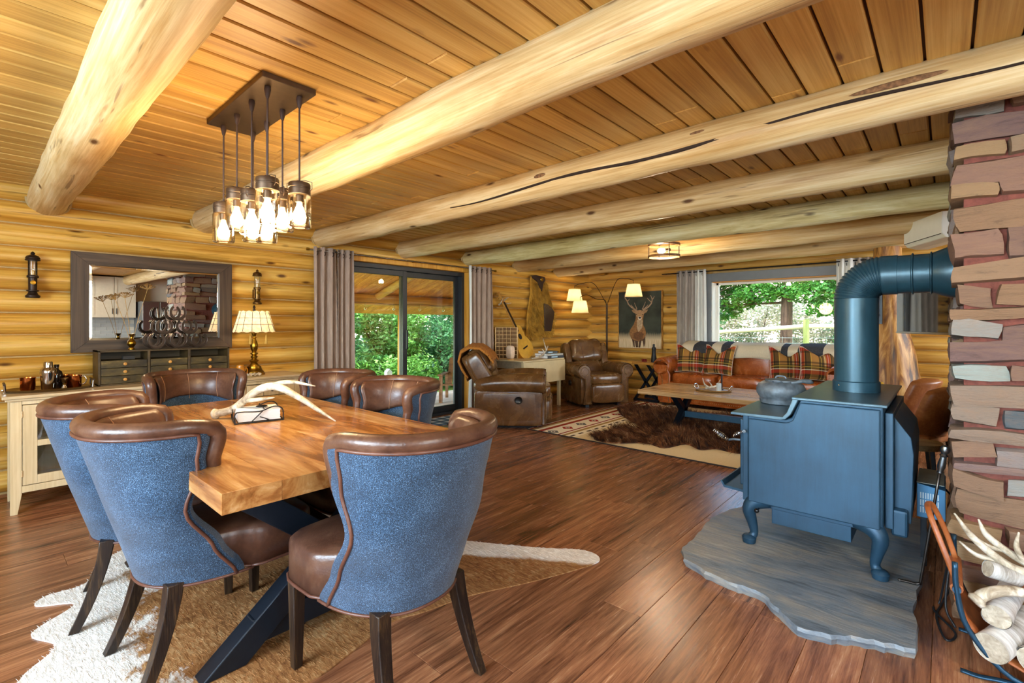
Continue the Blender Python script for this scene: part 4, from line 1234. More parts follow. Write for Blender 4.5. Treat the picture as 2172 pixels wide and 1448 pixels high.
MB().tube([(0, 0, 0), (0, 2.85, 0.0)], 0.009, 10).build('rod', metal('rod_steel', '#8f857a', 0.25), t)
MB().lathe([(0.009, 0), (0.016, -0.01), (0.016, -0.035), (0.0, -0.04)], (0, 0, 0), 12, Matrix.Rotation(-PI / 2, 4, 'X')).build('finial', M_brass, t)
MB().lathe([(0.009, 0), (0.016, -0.01), (0.016, -0.035), (0.0, -0.04)], (0, 0, 0), 12, Matrix.Translation((0, 2.85, 0)) @ Matrix.Rotation(PI / 2, 4, 'X')).build('finial', M_brass, t)
for y in (0.25, 1.4, 2.6):
    MB().tube([(0, y, 0), (-0.13, y, 0)], 0.006, 8).build('bracket', M_brass, t)
# ================================================================== STOVE, CHIMNEY, HEARTH
rng = random.Random(77)
def m_stove(name, a, b, rough):
    m = Mat(name, rough, 0.35, 0.5)
    n = m.noise(m.coords(), 5, 6, 0.6); s = m.noise(m.coords((40, 40, 3)), 1.0, 5, 0.7)
    m.color(m.ramp(n * 0.6 + s * 0.4, [(0.3, C(a)), (0.7, C(b))])); m.bump(s, 0.05, 0.002); m.rough(n * 0.2 + (rough - 0.1))
    return m.mat
M_stove = m_stove('stove_blue_black', '#1e384a', '#2a4e66', 0.42)  # blue window light on the black stove is put into its colour
M_stovetop = m_stove('stove_plate', '#3f5765', '#5a7684', 0.34)
M_pipe_ = m_stove('stove_pipe_steel', '#22404c', '#33586a', 0.36)
M_castiron = plain('cast_iron', '#66717a', 0.5, 0.4, 0.35, 30, 0.5)

# ---- hearth slab ----
def m_slate():
    m = Mat('flagstone', 0.5, 0, 0.5)
    n = m.noise(m.coords((1.5, 4, 8)), 1.6, 8, 0.65, 0.8); f = m.noise(m.coords((6, 40, 40)), 1.0, 6, 0.65, 0.5)
    m.color(m.ramp(n * 0.7 + f * 0.3, [(0.34, C('#464e56')), (0.46, C('#6a747c')), (0.56, C('#86847d')), (0.68, C('#a29f98'))])); m.bump(n * 0.5 + f, 0.35, 0.01); m.rough(n * 0.3 + 0.3)
    return m.mat
sp_ = [(-1.03, 2.50), (-1.09, 2.62), (-1.085, 2.79), (-1.10, 2.95), (-1.115, 3.13), (-1.085, 3.31), (-1.0, 3.6), (-0.98, 3.95), (-0.6, 4.08), (-0.10, 4.02), (-0.07, 3.6), (-0.085, 3.1), (-0.10, 2.75), (-0.085, 2.53), (-0.082, 2.39), (-0.16, 2.365), (-0.245, 2.33), (-0.34, 2.27), (-0.453, 2.245), (-0.54, 2.33), (-0.62, 2.41), (-0.70, 2.425), (-0.78, 2.415), (-0.90, 2.44)]
jag = []
for i, (x, y) in enumerate(sp_):
    x2, y2 = sp_[(i + 1) % len(sp_)]
    for k in range(4):
        q = k / 4; jag.append((lerp(x, x2, q) + (rng.uniform(-.007, .007) if k else 0), lerp(y, y2, q) + (rng.uniform(-.007, .007) if k else 0)))
slab = MB(); n = len(jag)
cx_, cy_ = -0.58, 3.1
def lay(s, z, j): return [(cx_ + (x - cx_) * s + rng.uniform(-j, j), cy_ + (y - cy_) * s + rng.uniform(-j, j), z) for x, y in jag]
L0, L1, L2 = lay(0.985, 0.0, 0.004), lay(1.0, 0.028, 0.003), lay(0.992, 0.042, 0.003)
slab.add(L0 + L1 + L2, [(k, (k + 1) % n, n + (k + 1) % n, n + k) for k in range(n)] + [(n + k, n + (k + 1) % n, 2 * n + (k + 1) % n, 2 * n + k) for k in range(n)] + [tuple(2 * n + k for k in range(n)), tuple(range(n - 1, -1, -1))])
o = slab.build('hearth_slab', m_slate(), None, 30)
tag(o, 'irregular grey flagstone hearth slab under the wood stove', 'stone slab')

# ---- wood stove ----
SZ = 0.043
t = thing('wood_stove', 'blue-black steel wood stove on curved legs', 'stove', (-0.53, 3.38, SZ))
ox, oy_ = -0.53, 3.38
def sx(x): return x - ox
def sy(y): return y - oy_
prof = [(-0.835, 0.235), (-0.225, 0.235), (-0.225, 0.836), (-0.575, 0.836), (-0.615, 0.735), (-0.645, 0.722), (-0.835, 0.722)]
MXZ = Matrix(((1, 0, 0, 0), (0, 0, 1, 0), (0, 1, 0, 0), (0, 0, 0, 1)))
MB().prism([(sx(a), b) for a, b in prof], sy(2.925), sy(3.84), MXZ).build('firebox', M_stove, t, smooth=False, bevel=0.006, fix=True)
pp = [(-0.825, 0.245), (-0.235, 0.245), (-0.235, 0.822), (-0.570, 0.822), (-0.605, 0.725), (-0.622, 0.712), (-0.645, 0.706), (-0.825, 0.706)]
MB().prism([(sx(a), b) for a, b in pp], sy(2.90), sy(2.922), MXZ).build('side_panel', M_stove, t, smooth=False, bevel=0.005, fix=True)
MB().prism([(sx(a), b) for a, b in pp], sy(3.842), sy(3.865), MXZ).build('side_panel', M_stove, t, smooth=False, bevel=0.005, fix=True)
lp = [(-0.915, 0.722), (-0.66, 0.722), (-0.635, 0.730), (-0.612, 0.756), (-0.572, 0.846), (-0.60, 0.846), (-0.63, 0.765), (-0.65, 0.740), (-0.915, 0.736)]
MB().prism([(sx(a), b) for a, b in lp], sy(2.885), sy(3.88), MXZ).build('cooktop_lower', M_stovetop, t, smooth=False, bevel=0.003, fix=True)
MB().box((sx(-0.605), sy(2.875), 0.838), (sx(-0.205), sy(3.895), 0.852)).build('cooktop_upper', M_stovetop, t, smooth=False, bevel=0.004)
# front door side (faces the sofa)
MB().box((sx(-0.862), sy(2.93), 0.235), (sx(-0.835), sy(3.83), 0.72)).build('face_frame', M_stove, t, smooth=False, bevel=0.003)
dr = MB().box((sx(-0.895), sy(2.99), 0.30), (sx(-0.862), sy(3.77), 0.68)).build('door', M_stove, t, smooth=False, bevel=0.006)
MB().box((sx(-0.899), sy(3.09), 0.37), (sx(-0.895), sy(3.67), 0.61)).build('door_glass', plain('stove_glass', '#101214', 0.05), dr, smooth=False)
def coil(a, b, r, turns, wr):
    a, b = Vector(a), Vector(b); d = b - a; L = d.length; d.normalize(); u = d.orthogonal().normalized(); w = d.cross(u)
    return [a + d * L * i / (turns * 12) + (u * math.cos(i / 12 * 2 * PI) + w * math.sin(i / 12 * 2 * PI)) * r * (0.45 + 0.55 * math.sin(PI * i / (turns * 12))) for i in range(turns * 12 + 1)]
M_spring = metal('spring_steel', '#b9bcbf', 0.25)
hd = MB(); hd.tube([(sx(-0.88), sy(3.06), 0.545), (sx(-0.95), sy(3.05), 0.545), (sx(-0.975), sy(3.03), 0.54)], 0.007, 8); hd.build('handle_stem', M_castiron, dr)
MB().tube(coil((sx(-0.975), sy(3.03), 0.54), (sx(-1.04), sy(2.975), 0.60), 0.014, 9, 0), 0.003, 5).build('spring_handle', M_spring, dr)
MB().tube(coil((sx(-0.86), sy(2.92), 0.625), (sx(-0.905), sy(2.90), 0.600), 0.010, 6, 0), 0.0026, 5).build('damper_handle', M_spring, t)
MB().lathe([(0.009, 0), (0.009, 0.012), (0, 0.013)], (0, 0, 0), 12, Matrix.Translation((sx(-0.845), sy(2.905), 0.632)) @ Matrix.Rotation(PI / 2, 4, 'X')).build('damper_boss', M_castiron, t)
lip = MB(); lip.add([(sx(a), sy(y), z) for y in (2.97, 3.79) for a, z in ((-0.84, 0.262), (-0.98, 0.270), (-1.0, 0.305), (-0.99, 0.307), (-0.975, 0.284), (-0.84, 0.276))], [(0, 1, 7, 6), (1, 2, 8, 7), (2, 3, 9, 8), (3, 4, 10, 9), (4, 5, 11, 10), (5, 4, 3, 2, 1, 0), (6, 7, 8, 9, 10, 11)])
lip.build('ash_lip', M_stove, t, smooth=False, fix=True)
MB().box((sx(-0.73), sy(3.0), 0.115), (sx(-0.36), sy(3.70), 0.236)).build('ash_pan', M_stove, t, smooth=False, bevel=0.003)
MB().box((sx(-0.775), sy(2.985), 0.20), (sx(-0.32), sy(3.72), 0.236)).build('ash_pan_flange', M_stove, t, smooth=False, bevel=0.003)
# rear shield
MB().box((sx(-0.222), sy(2.99), 0.235), (sx(-0.19), sy(3.78), 0.80)).build('rear_shield', M_stove, t, smooth=False, bevel=0.003)
rs = [(-0.19, 0.26), (-0.125, 0.26), (-0.115, 0.60), (-0.125, 0.68), (-0.19, 0.775)]
MB().prism([(sx(a), b) for a, b in rs], sy(3.05), sy(3.72), MXZ).build('convection_shroud', M_stove, t, smooth=False, bevel=0.003, fix=True)
MB().box((sx(-0.20), sy(3.0), 0.20), (sx(-0.135), sy(3.09), 0.33)).build('damper_box', M_stove, t, smooth=False, bevel=0.012)
for kx, ky in ((-0.815, 2.945), (-0.25, 2.945), (-0.815, 3.82), (-0.25, 3.82)):
    s = -1 if kx < -0.5 else 1; q = -1 if ky < 3.4 else 1
    lg = MB()
    pts = [(kx - s * 0.07, ky - q * 0.02, 0.262), (kx - s * 0.015, ky, 0.235), (kx + s * 0.014, ky + q * 0.012, 0.19), (kx + s * 0.002, ky + q * 0.002, 0.12), (kx - s * 0.008, ky - q * 0.004, 0.06), (kx + s * 0.006, ky + q * 0.006, 0.03)]
    pts = path([(sx(a), sy(b), c_) for a, b, c_ in pts], 18)
    lg.tube(pts, rint([0.055, 0.046, 0.036, 0.027, 0.021, 0.024], 18), 12)
    lg.build('leg', M_stove, t, 180)
    ft = MB(); ft.lathe([(0.030, 0.0), (0.034, 0.003), (0.038, 0.030), (0.028, 0.043), (0.018, 0.048)], (sx(kx + s * 0.014), sy(ky + q * 0.012), 0.001), 16); ft.build('foot', M_stove, t, 40)
kn = MB(); kn.tube([(sx(-0.77), sy(2.90), 0.215), (sx(-0.77), sy(2.865), 0.215)], 0.005, 8); kn.ball((sx(-0.77), sy(2.86), 0.215), 0.013, 12, 8); kn.build('air_control_knob', plain('black_knob', '#0d0e10', 0.2), t, 60)

# blower
t = thing('stove_blower', 'grey slotted blower box behind the wood stove', 'blower', (-0.055, 3.38, 0.0))
bw_ = MB(); bw_.prism([(-0.055, 0.30), (0.055, 0.30), (0.055, 0.452), (-0.055, 0.470)], -0.17, 0.17, MXZ); bw_.build('housing', m_stove('blower_blue', '#3b6d90', '#4b7fa3', 0.5), t, smooth=False, bevel=0.003, fix=True)
for r_ in range(3):
    for k in range(8):
        MB().box((-0.042 + k * 0.0095, -0.1715, 0.325 + r_ * 0.036), (-0.037 + k * 0.0095, -0.1695, 0.355 + r_ * 0.036)).build('vent_slot', plain('slot_light', '#b8c4c8', 0.6) if (r_ == 0 and k == 0) else bpy.data.materials['slot_light'], t, smooth=False)
MB().box((-0.045, -0.02, 0.0), (-0.02, 0.02, 0.30)).build('stand', M_black, t, smooth=False)
MB().box((-0.055, -0.16, 0.4705), (0.05, 0.16, 0.474)).build('cover', plain('blower_cover', '#7d8076', 0.5, 0.3), t, smooth=False)

# ---- stove pipe ----
t = thing('stove_pipe', 'fat blue-black stove pipe with ribbed elbow running into the stone chimney', 'stove pipe', (-0.385, 3.40, 0.0))
Z0, ZE, ZH, R_ = SZ + 0.852, 1.425, 1.552, 0.106
MB().lathe([(R_, 0.04), (R_, ZE - Z0)], (0, 0, Z0), 40).build('riser', M_pipe_, t, 60)
MB().lathe([(R_ + 0.008, 0.0), (R_ + 0.008, 0.055), (R_ + 0.002, 0.06)], (0, 0, Z0 + 0.001), 40).build('base_collar', M_pipe_, t, 40)
sc = MB(); sc.ball((-0.07, -0.09, Z0 + 0.035), 0.005, 8, 6); sc.build('screw', M_steel, t)
el = MB(); NE = 136; RB = ZH - ZE
def elb(u, v):
    a = v * PI / 2; rr = R_ * (0.965 + 0.06 * abs(math.sin(v * PI * 17)))
    cxp, czp = RB * (1 - math.cos(a)), ZE + RB * math.sin(a)
    an = 2 * PI * u
    return (cxp - math.cos(an) * rr * math.cos(a), math.sin(an) * rr, czp + math.cos(an) * rr * math.sin(a))
el.grid(elb, 40, NE, closed_u=True); el.build('ribbed_elbow', M_pipe_, t, 180, fix=True)
def hseg(nm, prof_):
    mb = MB(); mb.lathe(prof_, (0, 0, 0), 40, Matrix.Translation((0, 0, ZH)) @ Matrix.Rotation(PI / 2, 4, 'Y')); mb.build(nm, M_pipe_, t, 40)
hseg('horizontal_pipe', [(R_ + 0.002, RB - 0.005), (R_ + 0.002, RB + 0.062), (R_ - 0.002, RB + 0.063), (R_ - 0.002, 0.44)])
hseg('joint_bead', [(R_ - 0.002, 0.246), (R_ + 0.007, 0.25), (R_ + 0.007, 0.254), (R_ - 0.002, 0.258)])
hseg('joint_bead', [(R_ - 0.002, 0.322), (R_ + 0.007, 0.326), (R_ + 0.007, 0.330), (R_ - 0.002, 0.334)])
hseg('wall_collar', [(R_ + 0.001, 0.334), (R_ + 0.028, 0.40), (R_ + 0.03, 0.46)])

# ---- kettle ----
t = thing('iron_kettle', 'squat cast iron kettle on the lower stove plate', 'kettle', (-0.775, 3.40, SZ + 0.737))
MB().lathe([(0.105, 0.0), (0.118, 0.006), (0.122, 0.03), (0.118, 0.034), (0.137, 0.065), (0.139, 0.092), (0.126, 0.122), (0.095, 0.14), (0.08, 0.142)], (0, 0, 0), 36).build('pot', M_castiron, t, 50)
MB().lathe([(0.088, 0.140), (0.088, 0.149), (0.05, 0.155), (0.0, 0.156)], (0, 0, 0), 32).build('lid', M_castiron, t, 40)
MB().tube(path([(-0.03, 0.0, 0.155), (-0.02, 0, 0.17), (0.02, 0, 0.17), (0.03, 0, 0.155)], 10), 0.006, 8).build('lid_handle', M_castiron, t, 180)
MB().tube(path([(0.07, -0.06, 0.138), (0.12, -0.03, 0.150), (0.155, 0.0, 0.148), (0.17, 0.02, 0.142)], 10), rint([0.010, 0.012, 0.016, 0.008], 10), 8).build('spout', M_castiron, t, 180)
MB().tube(path([(-0.02, -0.085, 0.135), (-0.02, -0.11, 0.15), (0.02, -0.11, 0.15), (0.03, -0.085, 0.135)], 10), 0.005, 6).build('bail_ear', M_castiron, t, 180)

# ---- stone chimney ----
def m_stone():
    m = Mat('field_stone', 0.75, 0, 0.3)
    oi = m.node('ShaderNodeObjectInfo')
    base = m.ramp(V(m, oi.outputs['Random']), [(0.0, C('#6d5546')), (0.16, C('#84684f')), (0.32, C('#665050')), (0.45, C('#957a58')), (0.58, C('#4f585e')), (0.70, C('#7d604c')), (0.82, C('#8f9a96')), (0.92, C('#7a5a54')), (1.0, C('#8c7258'))])
    n = m.noise(m.coords((1.4, 1.4, 6), 31), 5, 7, 0.68, 0.8)
    c2 = m.mix(m.ramp(n, [(0.42, (0, 0, 0, 1)), (0.8, (0.6, 0.6, 0.6, 1))]), base, C('#8f7057'))
    c3 = m.mix(m.ramp(n, [(0.22, (0.8, 0.8, 0.8, 1)), (0.42, (0, 0, 0, 1))]), c2, C('#3a302d'))
    f = m.noise(m.coords((3, 3, 16), 31), 9, 6, 0.7)
    m.color(c3); m.bump(n * 0.6 + f * 0.4, 0.8, 0.02)
    return m.mat
M_stone = m_stone()
M_mortar = plain('red_mortar', '#6b3a30', 0.95, 0, 0.3, 45, 0.8)
chim = thing('stone_chimney', 'rough stacked field stone chimney with red mortar at the right', 'chimney', (0.07, 2.86, 0))
CX1, CY1 = 1.05, 2.1
MB().box((-0.012, -0.012, 0), (CX1, CY1, 2.322)).build('mortar_core', M_mortar, chim, smooth=False)
def rock(lo, hi, rg, soft=0.16, nz=0.014):
    bm = bmesh.new(); bmesh.ops.create_cube(bm, size=2.0)
    bmesh.ops.subdivide_edges(bm, edges=bm.edges[:], cuts=2, use_grid_fill=True)
    c = [(a + b) / 2 for a, b in zip(lo, hi)]; h = [(b - a) / 2 for a, b in zip(lo, hi)]
    sk = [rg.uniform(-0.012, 0.012) for _ in range(6)]; o3 = rg.uniform(0, 99)
    r = min(h) * 0.30
    for v in bm.verts:
        p = v.co
        q = Vector([math.copysign(max(0, abs(p[i]) * h[i] - r), p[i]) if abs(p[i]) > 0.9 else p[i] * (h[i] - r * 0.3) for i in range(3)])
        corner = Vector([p[i] if abs(p[i]) > 0.9 else 0 for i in range(3)])
        d = corner.normalized() * r if corner.length > 0 else Vector()
        w = Vector((c[0], c[1], c[2])) + q + d
        w.x += sk[0] * p.z * 0.6 + sk[2] * p.y * 0.3; w.y += sk[1] * p.z * 0.6; w.z += sk[3] * p.x + sk[4] * p.y
        nn = mnoise.noise_vector(Vector((w.x * 9 + o3, w.y * 9, w.z * 14)))
        v.co = w + nn * nz
    me = bpy.data.meshes.new('stone'); bm.to_mesh(me); bm.free()
    me.materials.append(M_stone)
    me.polygons.foreach_set('use_smooth', [True] * len(me.polygons)); me.set_sharp_from_angle(angle=math.radians(38))
    return me
z = 0.0
ci = 0
while z < 2.31:
    h = rng.choice((0.055, 0.075, 0.09, 0.105, 0.125)) * rng.uniform(0.9, 1.1)
    if z + h > 2.27: h = 2.32 - z
    # corner stone shows on both faces
    lx, ly = (rng.uniform(0.16, 0.30), rng.uniform(0.08, 0.14)) if ci % 2 else (rng.uniform(0.07, 0.13), rng.uniform(0.18, 0.32))
    def put(lo, hi):
        me = rock(lo, hi, rng)
        o = bpy.data.objects.new('stone', me); COL.objects.link(o); o.parent = chim
    pj = rng.uniform(0.035, 0.062)
    put((-pj, -pj, z + 0.004), (lx, ly, z + h - 0.004))
    y = ly
    while y < CY1 - 0.05:
        w = min(rng.uniform(0.13, 0.42), CY1 - y)
        if not (z < 1.66 and z + h > 1.44 and y < 0.69 and y + w > 0.39):
            put((-rng.uniform(0.03, 0.058), y + 0.005, z + 0.004), (0.06, y + w - 0.005, z + h - 0.004))
        y += w
    x = lx
    while x < CX1 - 0.05:
        w = min(rng.uniform(0.14, 0.40), CX1 - x)
        put((x + 0.005, -rng.uniform(0.035, 0.06), z + 0.004), (x + w - 0.005, 0.06, z + h - 0.004))
        x += w
    z += h; ci += 1

# ---- poker ----
t = thing('fire_poker', 'steel fire poker with a ball handle leaning on the chimney', 'poker', (-0.095, 2.98, 0.048))
pk = MB(); pk.tube(path([(-0.075, -0.02, 0.006), (-0.04, -0.01, 0.004), (0.0, 0.0, 0.006), (0.012, -0.006, 0.06), (0.075, -0.055, 0.56)], 20), 0.006, 8); pk.build('shaft', metal('poker_steel', '#57534f', 0.4), t, 180)
Mh = Matrix.Translation((0.075, -0.055, 0.555)) @ Matrix.Rotation(0.16, 4, 'Y') @ Matrix.Rotation(0.10, 4, 'X')
MB().lathe([(0.008, 0.0), (0.011, 0.004), (0.010, 0.012), (0.015, 0.03), (0.0145, 0.05), (0.011, 0.08), (0.016, 0.086), (0.010, 0.094), (0.016, 0.104), (0.0185, 0.116), (0.013, 0.130), (0, 0.136)], (0, 0, 0), 18, Mh).build('handle', metal('pewter', '#7b858b', 0.3), t, 40)

# ---- log holder with leather sling ----
M_tan = leather('saddle_leather', '#6d3416', '#9a5426', '#b96c38', 0.45)
t = thing('leather_log_holder', 'leather sling log holder on dark curved iron feet', 'log holder', (0.06, 2.40, 0))
def sling(u, v):
    # u across (x/z), v along y
    pts = [(-0.03, 0.30), (-0.035, 0.26), (0.0, 0.18), (0.06, 0.105), (0.16, 0.065), (0.28, 0.065), (0.38, 0.105), (0.44, 0.18), (0.475, 0.26), (0.47, 0.30)]
    k = u * (len(pts) - 1); i = min(int(k), len(pts) - 2); f = k - i
    return (lerp(pts[i][0], pts[i + 1][0], f), 0.03 + 0.30 * v, lerp(pts[i][1], pts[i + 1][1], f))
so = MB().grid(sling, 36, 4).build('leather_sling', M_tan, t, 180, solid=0.005)
for x in (-0.03, 0.47):
    MB().tube([(x, 0.015, 0.30), (x, 0.35, 0.30)], 0.013, 12).build('sling_bar', metal('blue_bar', '#2c4e66', 0.4, 0.6), t)
    MB().tube([(x + 0.0, 0.03, 0.30), (x, 0.33, 0.30)], 0.019, 12).build('rolled_hem', M_tan, t)
    for hy in (0.30,):
        MB().tube(path([(x, 0.05, 0.315), (x - 0.035, 0.06, 0.42), (x - 0.075, 0.10, 0.53), (x - 0.085, 0.17, 0.555), (x - 0.07, 0.25, 0.53), (x - 0.03, 0.29, 0.42), (x, 0.30, 0.315)], 30), 0.010, 8, squash=(1, 0.5)).build('strap_handle', M_tan, t, 180)
M_bluebar = metal('blue_iron', '#24445a', 0.38, 0.6)
for y in (0.02, 0.34):
    MB().tube(path([(-0.035, y, 0.40), (-0.03, y, 0.30), (0.0, y, 0.17), (0.10, y, 0.05), (0.22, y, 0.03), (0.34, y, 0.05), (0.44, y, 0.17), (0.47, y, 0.30), (0.475, y, 0.40)], 36), 0.009, 8).build('iron_cradle', M_bluebar, t, 180)
    MB().tube(path([(-0.02, y, 0.010), (0.03, y, 0.010), (0.10, y, 0.024), (0.22, y, 0.03), (0.34, y, 0.024), (0.41, y, 0.010), (0.46, y, 0.010)], 24), 0.009, 8, squash=(0.7, 1.3)).build('iron_foot', M_bluebar, t, 180)
# birch logs
def m_birch():
    m = Mat('birch_bark', 0.7); n = m.noise(m.coords((5, 5, 40), 17), 1.0, 6, 0.7); n2 = m.noise(m.coords((3, 3, 3), 17), 2.0, 5)
    c_ = m.ramp(n * 0.6 + n2 * 0.4, [(0.3, C('#4e443b')), (0.42, C('#a39c92')), (0.55, C('#d6d5d1')), (0.75, C('#efeeea'))]); m.color(c_); m.bump(n, 0.6, 0.006)
    return m.mat
M_birch = m_birch()
def m_cutend():
    m = Mat('log_end', 0.8); n = m.noise(m.coords((40, 40, 3), 17), 1.0, 6, 0.65, 0.6); m.color(m.ramp(n, [(0.3, C('#8c7d68')), (0.6, C('#b9ad98')), (0.75, C('#d2c9b8'))])); m.bump(n, 0.5, 0.005); return m.mat
M_cut = m_cutend()
for lab, a, b, r in (('birch log lying lowest at the front of the holder', (0.118, 2.405, 0.130), (0.235, 2.70, 0.15), 0.050),
                     ('thinner birch log on top of the others under the antler', (0.135, 2.45, 0.228), (0.20, 2.74, 0.245), 0.040),
                     ('birch log at the right edge of the holder pile', (0.225, 2.42, 0.122), (0.36, 2.72, 0.14), 0.046),
                     ('rough birch branch banded with a dark ring above the log pile', (0.118, 2.57, 0.352), (0.28, 2.66, 0.300), 0.030)):
    a, b = Vector(a), Vector(b); d_ = (b - a); L = d_.length
    lo = thing('birch_log', lab, 'firewood', a, 0, 'birch firewood')
    lo.rotation_euler = d_.to_track_quat('Z', 'Y').to_euler()
    mb = MB(); so_ = rng.uniform(0, 50)
    mb.grid(lambda u, v: (lambda rr: (rr * math.cos(2 * PI * u), rr * math.sin(2 * PI * u), v * L))(r * (1 + 0.10 * mnoise.noise((math.cos(2 * PI * u) + so_, math.sin(2 * PI * u), v * 3)))), 20, 10, closed_u=True)
    mb.build('bark', M_birch, lo, 180)
    for zz in (0.002, L - 0.002):
        e = MB(); e.lathe([(0.0, zz), (r * 0.985, zz)], (0, 0, 0), 20, cap=False); e.build('cut_end', M_cut, lo)
    if 'ring' in lab:
        MB().lathe([(r * 1.08, 0.10), (r * 1.08, 0.115)], (0, 0, 0), 16, cap=False).build('leather_ring', M_tan, lo)
# antlers on the pile
antler('shed_antler', 'ivory antler with a thick curved beam resting across the birch ends', (0.08, 2.43, 0.272), [(0, 0, 0), (0.03, 0.02, 0.03), (0.10, 0.06, 0.05), (0.22, 0.12, 0.03)], [0.020, 0.020, 0.018, 0.012], [([(0.16, 0.09, 0.045), (0.2, 0.10, 0.08), (0.23, 0.12, 0.13)], [0.012, 0.009, 0.003])])
antler('shed_antler', 'long slender antler reaching left toward the leather strap', (0.24, 2.62, 0.350), [(0, 0, 0), (-0.07, -0.01, 0.02), (-0.16, -0.03, 0.10), (-0.215, -0.06, 0.19)], [0.017, 0.016, 0.012, 0.003], [([(-0.08, -0.01, 0.025), (-0.15, -0.01, 0.03), (-0.2, 0.0, 0.065)], [0.013, 0.009, 0.003])])
antler('shed_antler', 'upright forked antler against the chimney stones', (0.25, 2.66, 0.365), [(0, 0, 0), (-0.06, 0.0, 0.03), (-0.13, -0.02, 0.09), (-0.155, -0.03, 0.15)], [0.016, 0.014, 0.011, 0.003], [([(-0.03, 0, 0.01), (-0.05, -0.02, 0.07), (-0.045, -0.03, 0.13)], [0.012, 0.009, 0.003]), ([(-0.08, 0, 0.04), (-0.13, -0.02, 0.05), (-0.20, -0.02, 0.10)], [0.010, 0.008, 0.003])])
# cables
t = thing('power_cable', 'black power cable looped on the floor beside the chimney', 'cable', (0, 0, 0))
MB().tube(path([(0.0, 3.38, 0.42), (0.035, 3.30, 0.36), (0.03, 3.1, 0.10), (-0.01, 2.95, 0.012), (-0.03, 2.80, 0.006), (0.0, 2.62, 0.006), (0.03, 2.70, 0.006), (-0.04, 2.86, 0.006), (-0.02, 2.95, 0.012), (0.015, 2.84, 0.3), (0.012, 2.80, 0.25), (0.0, 2.76, 0.08), (0.03, 2.72, 0.02)], 70), 0.0045, 6).build('cord', plain('black_rubber', '#15181c', 0.5), t, 180)

# ---- burl post ----
t = thing('burl_post', 'peeled log post with a swollen dark-streaked burl base', 'post', (-0.50, 7.03, 0))
def m_burl():
    m = Mat('burl_wood', 0.5); n = m.noise(m.coords((9, 9, 1.3)), 1.0, 7, 0.65, 2.0); k = m.noise(m.coords((4, 4, 0.8)), 1.0, 4, 0.6, 1.2)
    col = m.ramp(n, [(0.34, C('#5a320f')), (0.46, C('#8f5c20')), (0.58, C('#b98742')), (0.72, C('#d6b377'))])
    col = m.mix(m.ramp(k, [(0.54, (0, 0, 0, 1)), (0.62, (0.9, 0.9, 0.9, 1))]), col, C('#2b1a10')); m.color(col); m.bump(n, 0.2, 0.01); return m.mat
def post(u, v):
    z = v * 2.16; a = 2 * PI * u
    r = curve([(0, 0.27), (0.22, 0.255), (0.40, 0.215), (0.58, 0.165), (0.75, 0.14), (1.0, 0.13)], v)
    lob = 0.045 * math.sin(2 * a + 1.0 + v * 2) * (1 - v) ** 1.3 + 0.02 * math.sin(5 * a + v * 3) * (1 - v)
    return (math.cos(a) * (r + lob) + 0.05 * (1 - v) ** 2, math.sin(a) * (r + lob), z)
mb = MB(); mb.grid(post, 40, 30, closed_u=True); mb.build('trunk', m_burl(), t, 180)
t = thing('post_lantern', 'black bracket lantern with glass on the burl post', 'sconce', (-0.62, 6.80, 1.32))
MB().box((0.055, 0.07, -0.04), (0.085, 0.09, 0.34)).build('back_plate', M_black, t, smooth=False)
for zz in (0.06, 0.25): MB().tube([(0.06 * math.cos(q * PI / 8), 0.06 * math.sin(q * PI / 8), zz) for q in range(17)], 0.005, 6).build('hoop', M_black, t)
MB().lathe([(0.05, 0.06), (0.05, 0.25)], (0, 0, 0), 20, cap=False).build('glass_cylinder', M_clear, t, 60)
MB().tube(path([(0.06, 0.07, 0.0), (0.0, 0.0, 0.02), (0.0, 0.0, 0.06)], 8), 0.006, 6).build('arm', M_black, t)

# ---- television and white wall unit beside the chimney ----
da = math.atan2(0.895, -0.446)
t = thing('television', 'dark glossy television angled out from the chimney side', 'television', (-0.12, 5.62, 1.455), da + PI / 2 - PI / 2)
MB().box((-0.50, -0.012, -0.265), (0.50, 0.018, 0.255)).build('casing', plain('tv_black', '#17181a', 0.3), t, smooth=False, bevel=0.004)
gl = Mat('tv_screen', 0.03, 0.0, 1.0); gl.b.inputs['Base Color'].default_value = (0.02, 0.02, 0.022, 1); gl.b.inputs['Coat Weight'].default_value = 1.0
MB().box((-0.492, 0.018, -0.245), (0.492, 0.0205, 0.247)).build('screen', gl.mat, t, smooth=False)
MB().box((-0.50, 0.018, -0.262), (0.50, 0.024, -0.247)).build('chrome_strip', M_steel, t, smooth=False)
MB().tube([(-0.2, -0.012, 0), (-0.35, -0.20, 0), (-0.62, -0.30, 0)], 0.02, 8).build('mount_arm', M_black, t)
t = thing('white_wall_unit', 'white air unit with a curved underside above the television', 'air unit', (-0.06, 5.72, 1.99), da)
MB().prism([(-0.10, 0.24), (0.10, 0.24), (0.10, 0.06), (0.07, 0.02), (0.0, 0.0), (-0.10, 0.0)], -0.28, 0.34, Matrix(((0, 0, 1, 0), (1, 0, 0, 0), (0, 1, 0, 0), (0, 0, 0, 1)))).build('housing', plain('white_plastic', '#d6d6cc', 0.4, 0, 0.03), t, smooth=False, bevel=0.006, fix=True)
MB().box((-0.27, 0.1005, 0.05), (0.33, 0.102, 0.055)).build('air_slot', M_shadow, t, smooth=False)

